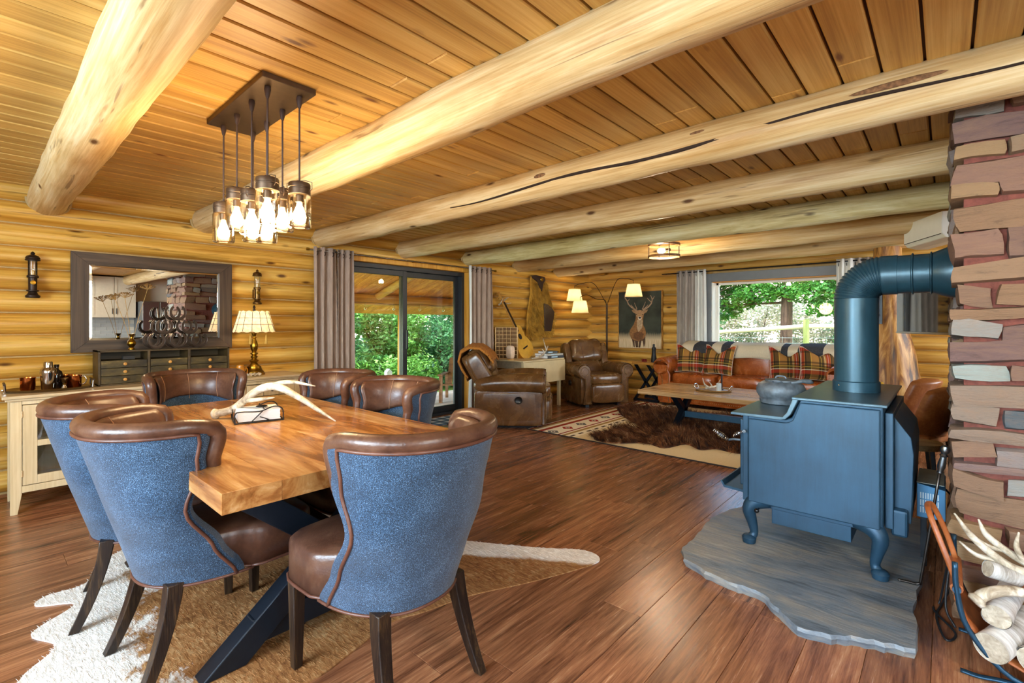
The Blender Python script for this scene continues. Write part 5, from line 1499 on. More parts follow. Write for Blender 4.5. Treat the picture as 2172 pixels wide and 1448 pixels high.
# ---- leather side chairs behind the stove ----
M_caramel = leather('caramel_leather', '#6d3d1c', '#96592c', '#b87a46', 0.35)
def sidechair(loc, rz, label):
    t = thing('leather_side_chair', label, 'chair', loc, rz, 'caramel leather side chairs')
    def back(u, v):
        a = 2 * PI * u
        w = 0.20 + 0.03 * math.sin(PI * v); th = 0.04
        c_, s_ = math.cos(a), math.sin(a); n_ = (abs(c_) ** 5 + abs(s_) ** 5) ** 0.2
        sc_ = min(1, (v / 0.05) ** 0.5) * min(1, ((1 - v) / 0.06 + 0.001) ** 0.5)
        return (c_ / n_ * w * sc_, -0.16 - 0.14 * v + s_ / n_ * th * sc_ + 0.10 * (c_ / n_) ** 2, 0.40 + 0.40 * v)
    MB().grid(back, 36, 20, closed_u=True).build('backrest', M_caramel, t, 180)
    st = MB(); st.box((-0.20, -0.19, 0.36), (0.20, 0.22, 0.44)); st.build('seat', M_caramel, t, bevel=0.025, bseg=3)
    for x in (-0.17, 0.17):
        for y in (-0.16, 0.18):
            MB().bar((x, y, 0.37), (x * 1.15, y * 1.3, 0.0), 0.022, 0.022).build('leg', M_black, t, smooth=False)
    return t
c0 = sidechair((-0.20, 5.02, 0), math.radians(70), 'nearer caramel leather chair just behind the wood stove')
dup(c0, (-0.34, 5.72, 0), math.radians(75), 'farther caramel leather chair, half hidden by the nearer one')
t = thing('live_edge_stool', 'small live-edge wood slab on black metal legs behind the stove', 'stool', (-0.16, 4.50, 0))
pl_ = smooth_poly([(-0.17, -0.12), (-0.02, -0.14), (0.10, -0.10), (0.15, 0.02), (0.10, 0.13), (-0.08, 0.12), (-0.16, 0.02)], 4)
MB().prism(pl_, 0.40, 0.44).build('slab_top', wood('live_edge', ['#6b5236', '#94794f', '#b59a6c'], 'X', 2, 14, 0.5, 0.2), t, 40, fix=True)
for x in (-0.10, 0.09):
    for y in (-0.08, 0.08): MB().bar((x, y, 0.40), (x * 1.3, y * 1.2, 0.0), 0.02, 0.02).build('leg', M_black, t, smooth=False)
def m_basket():
    m = Mat('woven_basket', 0.8); x, y, z = m.xyz((1, 1, 1)); 
    dm = ((x * 9.0 + y * 3.0).frac() - 0.5).abs() + ((z * 5.0).frac() - 0.5).abs()
    b = m.ramp(dm, [(0.30, C('#8a6a43')), (0.38, C('#d8c7a4'))], 'CONSTANT'); w = m.noise(m.coords((60, 60, 90)), 1.0, 2); m.color(m.mix(m.ramp(w, [(0.45, (0, 0, 0, 1)), (0.55, (0.5, 0.5, 0.5, 1))]), b, C('#5c452a'))); m.bump(w, 0.6, 0.01); return m.mat
t = thing('woven_basket', 'tall patterned woven basket against the back wall', 'basket', (-0.10, 6.74, 0))
MB().lathe([(0.14, 0.0), (0.165, 0.06), (0.175, 0.30), (0.165, 0.50), (0.158, 0.50), (0.16, 0.1), (0.0, 0.03)], (0, 0, 0), 30).build('weave', m_basket(), t, 60)
for k in range(14):
    pass
t = thing('yellow_throw', 'folded yellow knitted throw on the farther leather chair', 'throw', (-0.40, 5.72, 0.62))
M_yel = plain('yellow_knit', '#d2a62c', 0.9, 0, 0.15, 60, 0.4)
for k in range(4):
    MB().tube(path([(-0.07 + 0.012 * k, -0.14, 0.0 + 0.02 * k), (-0.05, 0.0, 0.10 - 0.02 * k), (-0.07 + 0.012 * k, 0.14, 0.0 + 0.02 * k)], 14), 0.017, 8).build('knit_fold', M_yel, t, 180)
# ================================================================== LIVING AREA
rng = random.Random(99)
M_brown = leather('brown_recliner_leather', '#432a14', '#614122', '#7f5c34', 0.25)
M_cognac = leather('cognac_sofa_leather', '#69300f', '#a5531f', '#c47336', 0.26)
M_nail = metal('brass_nail', '#b79a6a', 0.3)

def cushion(c, d, e=0.45, M=None, wr=0.0, n=26, m=16, sd=0.0, e2=None):
    """superellipsoid cushion, full sizes d"""
    e2 = e2 or e
    def pw(a, p): return math.copysign(abs(a) ** p, a)
    mb = MB()
    def fn(u, v):
        a = 2 * PI * u; t_ = -PI / 2 + PI * v
        ct, st = pw(math.cos(t_), e), pw(math.sin(t_), e)
        p = Vector((d[0] / 2 * ct * pw(math.cos(a), e2), d[1] / 2 * ct * pw(math.sin(a), e2), d[2] / 2 * st))
        if wr:
            p += Vector(mnoise.noise_vector(Vector((p.x * 7 + sd, p.y * 7, p.z * 7)))) * wr
        return p + Vector(c)
    mb.grid(fn, n, m, closed_u=True)
    if M is not None: mb.v = [tuple(M @ Vector(p)) for p in mb.v]
    return mb
def nails(pts, r, name, parent):
    mb = MB()
    for p in pts: mb.ball(p, r, 6, 4)
    return mb.build(name, M_nail, parent, 180, kind='stuff')
def scroll_outline(cx, cz, r, side, w_in, z0):
    """front panel of a rolled arm in x/z: round head on an S-shaped stem; the stem sits on the inner side"""
    pts = []
    for k in range(19):
        a = math.radians(lerp(-62, 205, k / 18)); pts.append((cx + r * math.cos(a) * side, cz + r * math.sin(a)))
    i = -side
    stem_in = [(cx + i * (r + 0.02), cz - r * 0.9), (cx + i * (r + 0.012), lerp(cz, z0, 0.55)), (cx + i * (r + 0.03), z0)]
    stem_out = [(cx + i * 0.0 + side * 0.02, z0), (cx + i * 0.015, lerp(cz, z0, 0.55)), (cx + side * 0.0, cz - r * 1.15)]
    # head runs outer -> over the top -> inner underside
    head = pts
    return head + stem_in + stem_out
def recliner(label, loc, rz, lean, M_l):
    t = thing('leather_recliner', label, 'armchair', loc, rz, 'leather recliners')
    HW = 0.46
    b = cushion((0, 0.0, 0.27), (2 * HW - 0.06, 0.84, 0.44), 0.22); b.build('base', M_l, t, 180)
    for s in (-1, 1):
        # side panel bulges a little
        sp = cushion((s * (HW - 0.10), -0.01, 0.26), (0.13, 0.84, 0.44), 0.2); sp.build('side_panel', M_l, t, 180)
        ar = MB()
        pts = [(s * (HW - 0.10), -0.42, 0.50), (s * (HW - 0.095), -0.36, 0.525), (s * (HW - 0.09), -0.15, 0.55), (s * (HW - 0.085), 0.15, 0.56), (s * (HW - 0.085), 0.40, 0.555), (s * (HW - 0.085), 0.425, 0.555)]
        ar.tube(path(pts, 20), rint([0.05, 0.09, 0.112, 0.118, 0.118, 0.106], 20), 20)
        ao = ar.build('arm', M_l, t, 180)
        fp = MB(); out = scroll_outline(s * (HW - 0.085), 0.555, 0.105, s, 0.1, 0.05)
        fp.prism([(a, c_) for a, c_ in out], 0.395, 0.442, Matrix(((1, 0, 0, 0), (0, 0, 1, 0), (0, 1, 0, 0), (0, 0, 0, 1)))); fp.build('arm_front', M_l, t, 60, bevel=0.014, bseg=3, fix=True)
        np2 = []
        for k in range(22):
            a = math.radians(lerp(-70, 250, k / 21)); np2.append((s * (HW - 0.085) + 0.066 * math.cos(a) * s, 0.449, 0.555 + 0.066 * math.sin(a)))
        for k in range(26):
            q = k / 25; np2.append((s * (HW - 0.085) - s * (0.018 + 0.008 * math.sin(PI * q)), 0.449, lerp(0.45, 0.07, q))); np2.append((s * (HW - 0.085) - s * (0.105 - 0.008 * math.sin(PI * q)), 0.449, lerp(0.47, 0.07, q)))
        nails([p for p in np2 if p], 0.0055, 'nailheads', t)
    cushion((0, 0.13, 0.435), (0.58, 0.76, 0.17), 0.35, None, 0.012, sd=2).build('seat_cushion', M_l, t, 180)
    cushion((0, 0.455, 0.225), (0.56, 0.15, 0.29), 0.3, None, 0.008, sd=5).build('footrest', M_l, t, 180)
    Mb = Matrix.Translation((0, -0.20, 0.42)) @ Matrix.Rotation(math.radians(lean), 4, 'X')
    cushion((0, -0.09, 0.26), (0.72, 0.12, 0.66), 0.25, Mb).build('back_frame', M_l, t, 180)
    cushion((0, 0.015, 0.13), (0.56, 0.19, 0.24), 0.4, Mb, 0.012, sd=8).build('lumbar_cushion', M_l, t, 180)
    hb = cushion((0, 0.03, 0.42), (0.58, 0.24, 0.38), 0.42, Mb, 0.022, 34, 22, 12); hb.build('head_cushion', M_l, t, 180)
    for s in (-1, 1):
        cushion((s * 0.335, 0.0, 0.30), (0.13, 0.20, 0.52), 0.4, Mb, 0.01, sd=20 + s).build('wing', M_l, t, 180)
        MB().tube([Mb @ Vector((s * 0.10, 0.155, 0.26)), Mb @ Vector((s * 0.11, 0.165, 0.42)), Mb @ Vector((s * 0.10, 0.11, 0.59))], 0.003, 5).build('seam', M_pipe, t)
    MB().lathe([(0.0, 0.004), (0.034, 0.004), (0.042, 0.010), (0.046, 0.004), (0.046, 0.0)], (0, 0, 0), 24, Matrix.Translation((HW + 0.004, 0.12, 0.36)) @ Matrix.Rotation(PI / 2, 4, 'Y')).build('recline_latch', plain('latch_black', '#101112', 0.3), t, 40)
    for x in (-0.28, 0.28): MB().box((x - 0.03, -0.32, 0.0), (x + 0.03, 0.34, 0.06)).build('rocker_foot', M_black, t, smooth=False)
    return t
recliner('brown leather recliner in side view, with a golden throw over its back', (-4.20, 4.66, 0), math.radians(37.5) - PI / 2, 30, M_brown)
recliner('brown leather recliner in the corner facing the room under the floor lamp', (-4.27, 6.71, 0), math.radians(-29) - PI / 2, 17, M_brown)

# golden throw over the near recliner
t = thing('golden_throw', 'golden brown dotted throw draped over the recliner back', 'throw', (-4.20, 4.66, 0), math.radians(37.5) - PI / 2)
Mb = Matrix.Translation((0, -0.20, 0.42)) @ Matrix.Rotation(math.radians(30), 4, 'X')
def thr(u, v):
    # v: from hanging behind, over the top, down the front
    pts = [(-0.19, 0.34), (-0.195, 0.46), (-0.18, 0.58), (-0.10, 0.665), (0.02, 0.67), (0.13, 0.60), (0.18, 0.48), (0.185, 0.36)]
    k = v * (len(pts) - 1); i = min(int(k), len(pts) - 2); f = k - i
    y, z_ = lerp(pts[i][0], pts[i + 1][0], f), lerp(pts[i][1], pts[i + 1][1], f)
    x = lerp(-0.30, 0.34, u) + 0.03 * math.sin(v * 5)
    w = 0.010 * math.sin(u * 14 + v * 4)
    return Mb @ Vector((x, y + w * 0.5, z_ + w - 0.03 * (abs(u - 0.5) * 2) ** 3))
def m_throw():
    m = Mat('gold_chenille', 0.9); x, y, z = m.xyz(); vv = m.voro(m.coords(), 26, rand=0.15); n = m.noise(m.coords(), 90, 3)
    c_ = m.mix(m.ramp(vv, [(0.16, (1, 1, 1, 1)), (0.24, (0, 0, 0, 1))]), m.ramp(n, [(0.3, C('#8a4f14')), (0.7, C('#b87826'))]), C('#54290a')); m.color(c_); m.bump(n, 0.5, 0.006); return m.mat
MB().grid(thr, 24, 28).build('throw_cloth', m_throw(), t, 180, solid=0.024)
MB().grid(lambda u, v: Mb @ Vector((lerp(-0.32, 0.33, u), lerp(-0.20, -0.215, v) + 0.008 * math.sin(u * 40), lerp(0.35, 0.29, v))), 30, 3).build('fringe', plain('throw_fringe', '#7a4a1c', 0.95, 0, 0.3, 200), t, 180, solid=0.008)

# ---- sofa ----
SX0, SX1, SY0, SY1 = -3.44, -0.86, 7.16, 8.05
t = thing('leather_sofa', 'long cognac leather sofa with rolled nailhead arms under the window', 'sofa', ((SX0 + SX1) / 2, SY0, 0))
HL = (SX1 - SX0) / 2
cushion((0, 0.47, 0.23), (2 * HL - 0.16, 0.86, 0.34), 0.15, n=40).build('base', M_cognac, t, 180)
cushion((0, 0.78, 0.58), (2 * HL - 0.30, 0.20, 0.76), 0.2, n=40).build('back_frame', M_cognac, t, 180)
sw = (2 * HL - 0.52) / 3
for k in range(3):
    x = -HL + 0.26 + sw * (k + 0.5)
    cushion((x, 0.36, 0.435), (sw - 0.006, 0.68, 0.19), 0.3, None, 0.010, sd=k * 4).build('seat_cushion', M_cognac, t, 180)
    cushion((x, 0.62, 0.70), (sw - 0.01, 0.25, 0.44), 0.4, Matrix.Rotation(math.radians(0), 4, 'X'), 0.016, sd=k * 7 + 1).build('back_cushion', M_cognac, t, 180)
for s in (-1, 1):
    MB().tube(path([(s * (HL - 0.13), 0.02, 0.615), (s * (HL - 0.13), 0.05, 0.62), (s * (HL - 0.13), 0.4, 0.63), (s * (HL - 0.14), 0.84, 0.66)], 16), rint([0.118, 0.138, 0.14, 0.13], 16), 24).build('arm', M_cognac, t, 180)
    cushion((s * (HL - 0.13), 0.45, 0.32), (0.17, 0.84, 0.54), 0.2).build('side_panel', M_cognac, t, 180)
    fp = MB(); fp.prism(scroll_outline(s * (HL - 0.13), 0.615, 0.13, s, 0.1, 0.06), -0.005, 0.03, Matrix(((1, 0, 0, 0), (0, 0, 1, 0), (0, 1, 0, 0), (0, 0, 0, 1)))); fp.build('arm_front', M_cognac, t, 60, bevel=0.012, bseg=3, fix=True)
    ps = []
    for k in range(24):
        a = math.radians(lerp(-80, 250, k / 23)); ps.append((s * (HL - 0.13) + s * 0.10 * math.cos(a), -0.010, 0.615 + 0.10 * math.sin(a)))
    for k in range(24):
        q = k / 23
        ps.append((s * (HL - 0.13) - s * (0.02 + 0.008 * math.sin(PI * q)), -0.010, lerp(0.49, 0.09, q))); ps.append((s * (HL - 0.13) - s * (0.13 - 0.008 * math.sin(PI * q)), -0.010, lerp(0.51, 0.09, q)))
    nails(ps, 0.007, 'nailheads', t)
nails([(lerp(-HL + 0.25, HL - 0.25, k / 70), 0.045, 0.115) for k in range(71)], 0.0075, 'apron_nailheads', t)
for x in (-HL + 0.15, HL - 0.15):
    for y in (0.08, 0.82): MB().lathe([(0.022, 0.0), (0.035, 0.03), (0.038, 0.07)], (x, y, 0.0), 14).build('bun_foot', M_darkleg, t, 50)
# blanket
t = thing('striped_blanket', 'cream and charcoal wool blanket laid along the sofa back', 'blanket', (0, 0, 0))
def m_blanket():
    m = Mat('wool_blanket', 0.95, 0, 0.1); x, y, z = m.xyz()
    n = m.noise(m.coords(), 120, 3)
    fac = (x + 3.2) * (1 / 2.3)
    def f(a): return (a + 3.2) / 2.3
    cr, dk = C('#d9cdb2'), C('#34373f')
    st = m.ramp(fac, [(0, cr), (f(-2.98), dk), (f(-2.69), cr), (f(-2.55), dk), (f(-2.42), cr), (f(-1.74), dk), (f(-1.65), cr), (f(-1.52), dk), (f(-1.23), cr), (1, cr)], 'CONSTANT')
    m.color(m.mix(m.ramp(n, [(0.4, (0, 0, 0, 1)), (0.7, (0.25, 0.25, 0.25, 1))]), st, C('#8b857b'))); m.bump(n, 0.4, 0.005)
    return m.mat
def blk(u, v):
    x = lerp(-3.16, -0.98, u)
    pts = [(8.035, 0.80), (8.035, 0.93), (8.0, 0.99), (7.92, 0.998), (7.80, 0.985), (7.66, 0.955), (7.60, 0.88), (7.598, 0.775)]
    k = v * (len(pts) - 1); i = min(int(k), len(pts) - 2); f = k - i
    hang = 1.0 if 0.32 < u < 0.66 else 0.55
    y, z_ = lerp(pts[i][0], pts[i + 1][0], f), lerp(pts[i][1], pts[i + 1][1], f)
    if v > 0.72 and hang < 1: z_ += (v - 0.72) * 0.18; y -= 0.0
    return (x, y - 0.010 + 0.008 * math.sin(u * 31), z_ + 0.007 * math.sin(u * 23 + v * 3))
MB().grid(blk, 90, 24).build('blanket_cloth', m_blanket(), t, 180, solid=0.012)
for x, hi in ((-2.41, 1), (-1.755, -1)):
    for k in range(3): MB().tube(path([(x - 0.02 * hi, 7.58, 0.90 - 0.035 * k), (x + 0.03 * hi, 7.578, 0.885 - 0.035 * k), (x + 0.07 * hi, 7.578, 0.895 - 0.04 * k)], 8), 0.006, 6).build('stitched_claw', plain('charcoal_thread', '#26282c', 0.9), t, 180)
# plaid pillows
def m_plaid():
    m = Mat('tartan_plaid', 0.9, 0, 0.1); x, y, z = m.xyz()
    col = None
    base = C('#a8793f')
    def band(v, c0, hw): return ((v - c0).abs()).lt(hw)
    def thread(v):
        q = (v * 3.4 + 0.32).frac()
        return q
    def lay(col, q):
        for c0, hw, cc, op in ((0.22, 0.10, '#1f2a20', 0.72), (0.50, 0.08, '#9b1f1c', 0.75), (0.72, 0.10, '#20261f', 0.72), (0.36, 0.010, '#e4d9b0', 0.6), (0.22, 0.010, '#d3b04a', 0.8), (0.50, 0.008, '#e8e2d2', 0.5), (0.62, 0.02, '#11131b', 0.8), (0.82, 0.012, '#d3b04a', 0.8)):
            k = band(q, c0, hw) * op
            col = m.mix(k, col, C(cc))
        return col
    bn = m.noise(m.coords(), 40, 2); col = m.ramp(bn, [(0, base), (1, base)])
    col = lay(col, (x * 3.3 + 0.20).frac())
    q2 = (z * 3.1 + 0.10).frac()
    for c0, hw, cc, op in ((0.62, 0.09, '#22301f', 0.55), (0.40, 0.07, '#a3211d', 0.6), (0.80, 0.04, '#161922', 0.6), (0.50, 0.012, '#e8e2d2', 0.7), (0.62, 0.011, '#d3b04a', 0.8), (0.28, 0.05, '#161d16', 0.5)):
        col = m.mix(band(q2, c0, hw) * op, col, C(cc))
    w = m.noise(m.coords(), 260, 2)
    m.color(m.hsv(col, w * 0.5 + 0.75)); m.bump(w, 0.3, 0.003)
    return m.mat
M_plaid = m_plaid()
def pillow_mesh(dip):
    mb = MB()
    def fn(u, v, sgn):
        a, b = 2 * u - 1, 2 * v - 1
        edge = (1 - abs(a) ** 2.6) * (1 - abs(b) ** 2.6)
        th = 0.085 * max(0, edge) ** 0.55
        pin = 1 - 0.09 * (1 - abs(b) ** 2) * abs(a) ** 3
        pinz = 1 - 0.09 * (1 - abs(a) ** 2) * abs(b) ** 3
        x = 0.235 * a * pin; z_ = 0.235 * b * pinz
        if b > 0: z_ -= dip * (1 - min(1, abs(a) / 0.85)) ** 1.2 * b ** 1.5; th *= 1 - 0.35 * b * (1 - abs(a))
        return (x, sgn * th, z_ + 0.235)
    mb.grid(lambda u, v: fn(u, v, -1), 22, 22); mb.grid(lambda u, v: fn(u, v, 1), 22, 22, flip=True)
    return mb
def pillow(label, loc, rot, dip):
    t = thing('plaid_pillow', label, 'pillow', loc, 0, 'tartan pillows on the sofa'); t.rotation_euler = rot
    pillow_mesh(dip).build('pillow_body', M_plaid, t, 60)
    pts = []
    ring = [(u / 22, 0) for u in range(22)] + [(1, v / 22) for v in range(22)] + [(1 - u / 22, 1) for u in range(22)] + [(0, 1 - v / 22) for v in range(23)]
    for u, v in ring:
        a, b = 2 * u - 1, 2 * v - 1
        pin = 1 - 0.09 * (1 - abs(b) ** 2) * abs(a) ** 3; pinz = 1 - 0.09 * (1 - abs(a) ** 2) * abs(b) ** 3
        z_ = 0.235 * b * pinz
        if b > 0: z_ -= dip * (1 - min(1, abs(a) / 0.85)) ** 1.2 * b ** 1.5
        pts.append((0.235 * a * pin, 0, z_ + 0.235))
    MB().tube(pts, 0.005, 6, cap=False).build('piped_edge', plain('pillow_piping', '#c9b6a0', 0.9) if 'pillow_piping' not in bpy.data.materials else bpy.data.materials['pillow_piping'], t, 180)
SZc = 0.522
pillow('tartan pillow in the left corner of the sofa, behind another', (-2.98, 7.50, SZc), (math.radians(-20), 0, math.radians(12)), 0.13)
pillow('tartan pillow second from the sofa left end, in front of its pair', (-2.56, 7.42, SZc), (math.radians(-20), 0, math.radians(-8)), 0.15)
pillow('tartan pillow with a deep notch nearest the middle of the sofa right side', (-1.60, 7.46, SZc), (math.radians(-18), 0, math.radians(20)), 0.17)
pillow('tartan pillow at the right end of the sofa beside its arm', (-1.24, 7.42, SZc), (math.radians(-20), math.radians(6), math.radians(30)), 0.12)

# ---- coffee table ----
M_ctop = wood('striped_coffee_top', ['#7d5a36', '#a98457', '#cbb088', '#4a3018'], 'X', 0.9, 16, 0.2, 0.08, 0.05, 61, 0.16)
t = thing('coffee_table', 'plank coffee table on a black X-frame base', 'table', (0, 0, 0.011))
CX0, CX1_, CYa, CYb, CZt = -2.79, -1.25, 5.39, 6.33, 0.472
for k in range(7):
    a = lerp(CYa, CYb, k / 7); b = lerp(CYa, CYb, (k + 1) / 7)
    MB().box((CX0, a, CZt - 0.05), (CX1_, b - 0.001, CZt)).build('board', M_ctop, t, smooth=False, bevel=0.002)
for fx in (-2.42, -1.55):
    for ya, yb in ((CYa + 0.20, CYb - 0.20), (CYb - 0.20, CYa + 0.20)):
        s = 1 if yb > ya else -1; hw = 0.055; mb = MB()
        mb.add([(fx + dx, y, z_) for dx in (-0.035, 0.035) for (y, z_) in ((ya - hw * s, 0), (ya + hw * s, 0), (yb + hw * s, CZt - 0.052), (yb - hw * s, CZt - 0.052))], [(0, 1, 2, 3), (7, 6, 5, 4), (0, 4, 5, 1), (1, 5, 6, 2), (2, 6, 7, 3), (3, 7, 4, 0)])
        mb.build('cross_leg', M_iron, t, smooth=False, bevel=0.003, fix=True)
MB().box((-2.40, 5.83, 0.13), (-1.57, 5.89, 0.20)).build('stretcher', plain('stretcher_blue', '#33566c', 0.4, 0.4), t, smooth=False, bevel=0.003)
CT = CZt + 0.0115
t = thing('round_tray', 'round wood and metal tray with handles on the coffee table', 'tray', (-2.07, 5.90, CT))
MB().lathe([(0.18, 0.0), (0.195, 0.006), (0.20, 0.022), (0.194, 0.022), (0.185, 0.009), (0.0, 0.008)], (0, 0, 0), 40).build('dish', wood('tray_wood', ['#5d4022', '#86622f', '#a88347'], 'X', 2, 20, 0.35, 0.1), t, 40)
for s in (-1, 1): MB().tube(path([(s * 0.19, -0.05, 0.012), (s * 0.21, -0.045, 0.06), (s * 0.21, 0.045, 0.06), (s * 0.19, 0.05, 0.012)], 14), 0.007, 8).build('handle', M_steel, t, 180)
antler('small_antler', 'small branching antler lying in the round tray', (-2.16, 5.92, CT + 0.024), [(0, 0, 0), (0.06, -0.02, 0.012), (0.13, -0.01, 0.04), (0.17, 0.0, 0.12)], [0.013, 0.013, 0.011, 0.003], [([(0.04, -0.02, 0.01), (-0.01, -0.03, 0.05), (-0.035, -0.02, 0.12)], [0.010, 0.009, 0.003]), ([(0.08, -0.02, 0.02), (0.05, 0.01, 0.05), (0.02, 0.03, 0.075)], [0.009, 0.007, 0.003])])
t = thing('pillar_candle', 'white pillar candle standing in the round tray', 'candle', (-1.99, 5.86, CT + 0.009))
MB().lathe([(0.028, 0), (0.028, 0.088), (0.024, 0.09), (0.0, 0.084)], (0, 0, 0), 20).build('wax', plain('grey_wax', '#b8bdb9', 0.5), t, 50)
MB().tube([(0, 0, 0.083), (0, 0, 0.098)], 0.0018, 5).build('wick', M_black, t)
t = thing('dark_taper', 'thin dark taper candle standing behind the pillar candle', 'candle', (-2.0, 5.99, CT + 0.009))
MB().lathe([(0.02, 0), (0.02, 0.01), (0.007, 0.016), (0.009, 0.03), (0.009, 0.18), (0.0, 0.186)], (0, 0, 0), 14).build('taper', M_black, t, 50)

# ---- southwest rug ----
def m_rug():
    m = Mat('woven_rug', 0.95, 0, 0.1); x, y, z = m.xyz(); n = m.noise(m.coords((40, 160, 1)), 1.0, 3)
    def end(xx):
        return xx
    L = x + 3.80
    cr = C('#dbc69c'); lt = C('#ecdfc2'); red = C('#8f2a24'); ru = C('#9a4f22'); dk = C('#3f2e26'); tn = C('#a8854c')
    k = 1 / 1.4
    st = m.ramp(L * k, [(0, lt), (0.03 * k, red), (0.06 * k, dk), (0.07 * k, tn), (0.12 * k, lt), (0.17 * k, ru), (0.20 * k, red), (0.24 * k, lt), (0.46 * k, red), (0.49 * k, lt), (0.52 * k, tn), (0.57 * k, lt), (0.70 * k, cr), (1, cr)], 'CONSTANT')
    dmy = ((y * 3.4).frac() - 0.5).abs() * 0.30 + (L - 0.35).abs()
    d1 = dmy.lt(0.085) * dmy.gt(0.035)
    alt = ((y * 1.7).frac()).lt(0.5)
    st = m.mix(d1, st, m.mix(alt, C('#6d6a63'), C('#a3322c'))); st = m.mix(dmy.lt(0.02), st, dk)
    sq = ((y * 6.0).frac()).lt(0.55) * ((L - 0.64).abs()).lt(0.017)
    st = m.mix(sq, st, C('#4a4038'))
    m.color(m.hsv(st, n * 0.35 + 0.82)); m.bump(n, 0.4, 0.004)
    return m.mat
t = thing('southwest_rug', 'cream southwestern rug with red stripes and diamonds by the coffee table', 'rug')
MB().box((-3.78, 4.49, 0.0), (-1.0, 7.30, 0.009)).build('rug_field', m_rug(), t, smooth=False)
MB().box((-3.79, 4.475, 0.0), (-0.99, 4.49, 0.0095)).build('bound_edge', plain('rug_edge', '#2a221e', 0.9), t, smooth=False)
MB().box((-3.795, 4.49, 0.0), (-3.78, 7.30, 0.0095)).build('bound_edge', bpy.data.materials['rug_edge'], t, smooth=False)

# ---- buffalo hide ----
def m_buff():
    m = Mat('buffalo_fur', 0.75, 0, 0.3); n = m.noise(m.coords(), 8.0, 6, 0.65, 0.8)
    m.color(m.ramp(n, [(0.34, C('#1c110c')), (0.47, C('#48260f')), (0.58, C('#7a4824')), (0.68, C('#b08a62'))])); return m.mat
M_buff = m_buff()
t = thing('buffalo_hide', 'shaggy dark brown buffalo hide spread on the patterned rug', 'hide', (0, 0, 0.0095))
bp = smooth_poly([(-2.88, 4.55), (-2.98, 4.85), (-2.86, 5.15), (-2.72, 5.35), (-2.92, 5.60), (-3.30, 5.95), (-3.55, 6.30), (-3.50, 6.62), (-3.15, 6.66), (-2.6, 6.72), (-2.1, 6.85), (-1.5, 6.85), (-1.25, 6.4), (-1.35, 5.7), (-1.3, 5.2), (-1.52, 4.99), (-1.73, 5.02), (-1.84, 4.88), (-2.04, 5.0), (-2.14, 4.70), (-2.38, 4.76), (-2.64, 4.52)], 4)
hide_obj('hide', bp, 0.012, M_buff, t)
pts = []
while len(pts) < 26000:
    p = (rng.uniform(-3.6, -1.2), rng.uniform(4.5, 6.9))
    if inside(p, bp): pts.append(((p[0], p[1], 0.008), (0, 0, 0.9)))
fur(pts, 0.10, 0.0036, (-0.3, -0.25, 0.25), 0.35, rng, 1.1).build('fur', M_buff, t, smooth=False, kind='stuff')

# ---- end table ----
M_honey = wood('honey_top', ['#8a5a22', '#b07c35', '#c99a50'], 'X', 1, 12, 0.35, 0.1)
t = thing('end_table', 'small wooden end table with crossed black legs beside the sofa arm', 'table', (-3.70, 7.64, 0))
MB().box((-0.235, -0.25, 0.605), (0.235, 0.25, 0.645)).build('table_top', M_honey, t, smooth=False, bevel=0.004)
for y in (-0.20, 0.20):
    for s in (-1, 1): MB().bar((-0.19 * s, y, 0.03), (0.19 * s, y, 0.605), 0.035, 0.05, (0, 1, 0)).build('cross_leg', M_iron, t, smooth=False)
    MB().box((-0.22, y - 0.02, 0.0), (0.22, y + 0.02, 0.035)).build('foot_bar', M_iron, t, smooth=False)
t = thing('black_bottle', 'tall matte black bottle on the end table', 'bottle', (-3.615, 7.55, 0.645))
MB().lathe([(0.044, 0), (0.046, 0.004), (0.044, 0.07), (0.034, 0.14), (0.032, 0.20), (0.034, 0.205), (0.034, 0.245), (0.018, 0.25), (0.018, 0.295), (0.016, 0.30), (0, 0.30)], (0, 0, 0), 24).build('bottle', plain('matte_black', '#15171a', 0.5), t, 40)
t = thing('red_matchbox', 'short row of dark red candle cups on the end table', 'candle cups', (-3.76, 7.50, 0.645))
for k in range(5): MB().lathe([(0.008, 0), (0.009, 0.05), (0.0075, 0.05), (0, 0.04)], (-0.038 + 0.019 * k, 0, 0.0), 10).build('cup', plain('ruby_glass', '#6d1713', 0.2) if k == 0 else bpy.data.materials['ruby_glass'], t, 50)

# ---- three-arm floor lamp ----
M_lampmetal = metal('lamp_bronze', '#3a2b22', 0.4, 0.7)
def m_shade():
    m = Mat('linen_shade'); d_ = m.node('ShaderNodeBsdfDiffuse'); tl = m.node('ShaderNodeBsdfTranslucent'); mx = m.node('ShaderNodeMixShader'); mx.inputs[0].default_value = 0.6
    n = m.noise(m.coords((200, 200, 200)), 1.0, 2); c_ = m.ramp(n, [(0.3, C('#e3d2a2')), (0.7, C('#f3e7c4'))]); m.link(c_, d_.inputs[0]); m.link(c_, tl.inputs[0]); m.link(d_.outputs[0], mx.inputs[1]); m.link(tl.outputs[0], mx.inputs[2]); m.link(mx.outputs[0], m.nt.nodes['Material Output'].inputs[0]); return m.mat
M_shade = m_shade()
FL0 = Vector((-4.63, 7.75, 0))
t = thing('floor_lamp', 'bronze floor lamp with three arched arms and lit cream shades', 'floor lamp', FL0)
MB().lathe([(0.15, 0), (0.15, 0.02), (0.03, 0.035), (0.022, 0.06)], (0, 0, 0), 30).build('base', M_lampmetal, t, 40)
MB().tube([(0, 0, 0.05), (0, 0, 1.645)], 0.017, 12).build('pole', M_lampmetal, t)
M_lbulb = emit('shade_bulb', '#ffe0ae', 4)
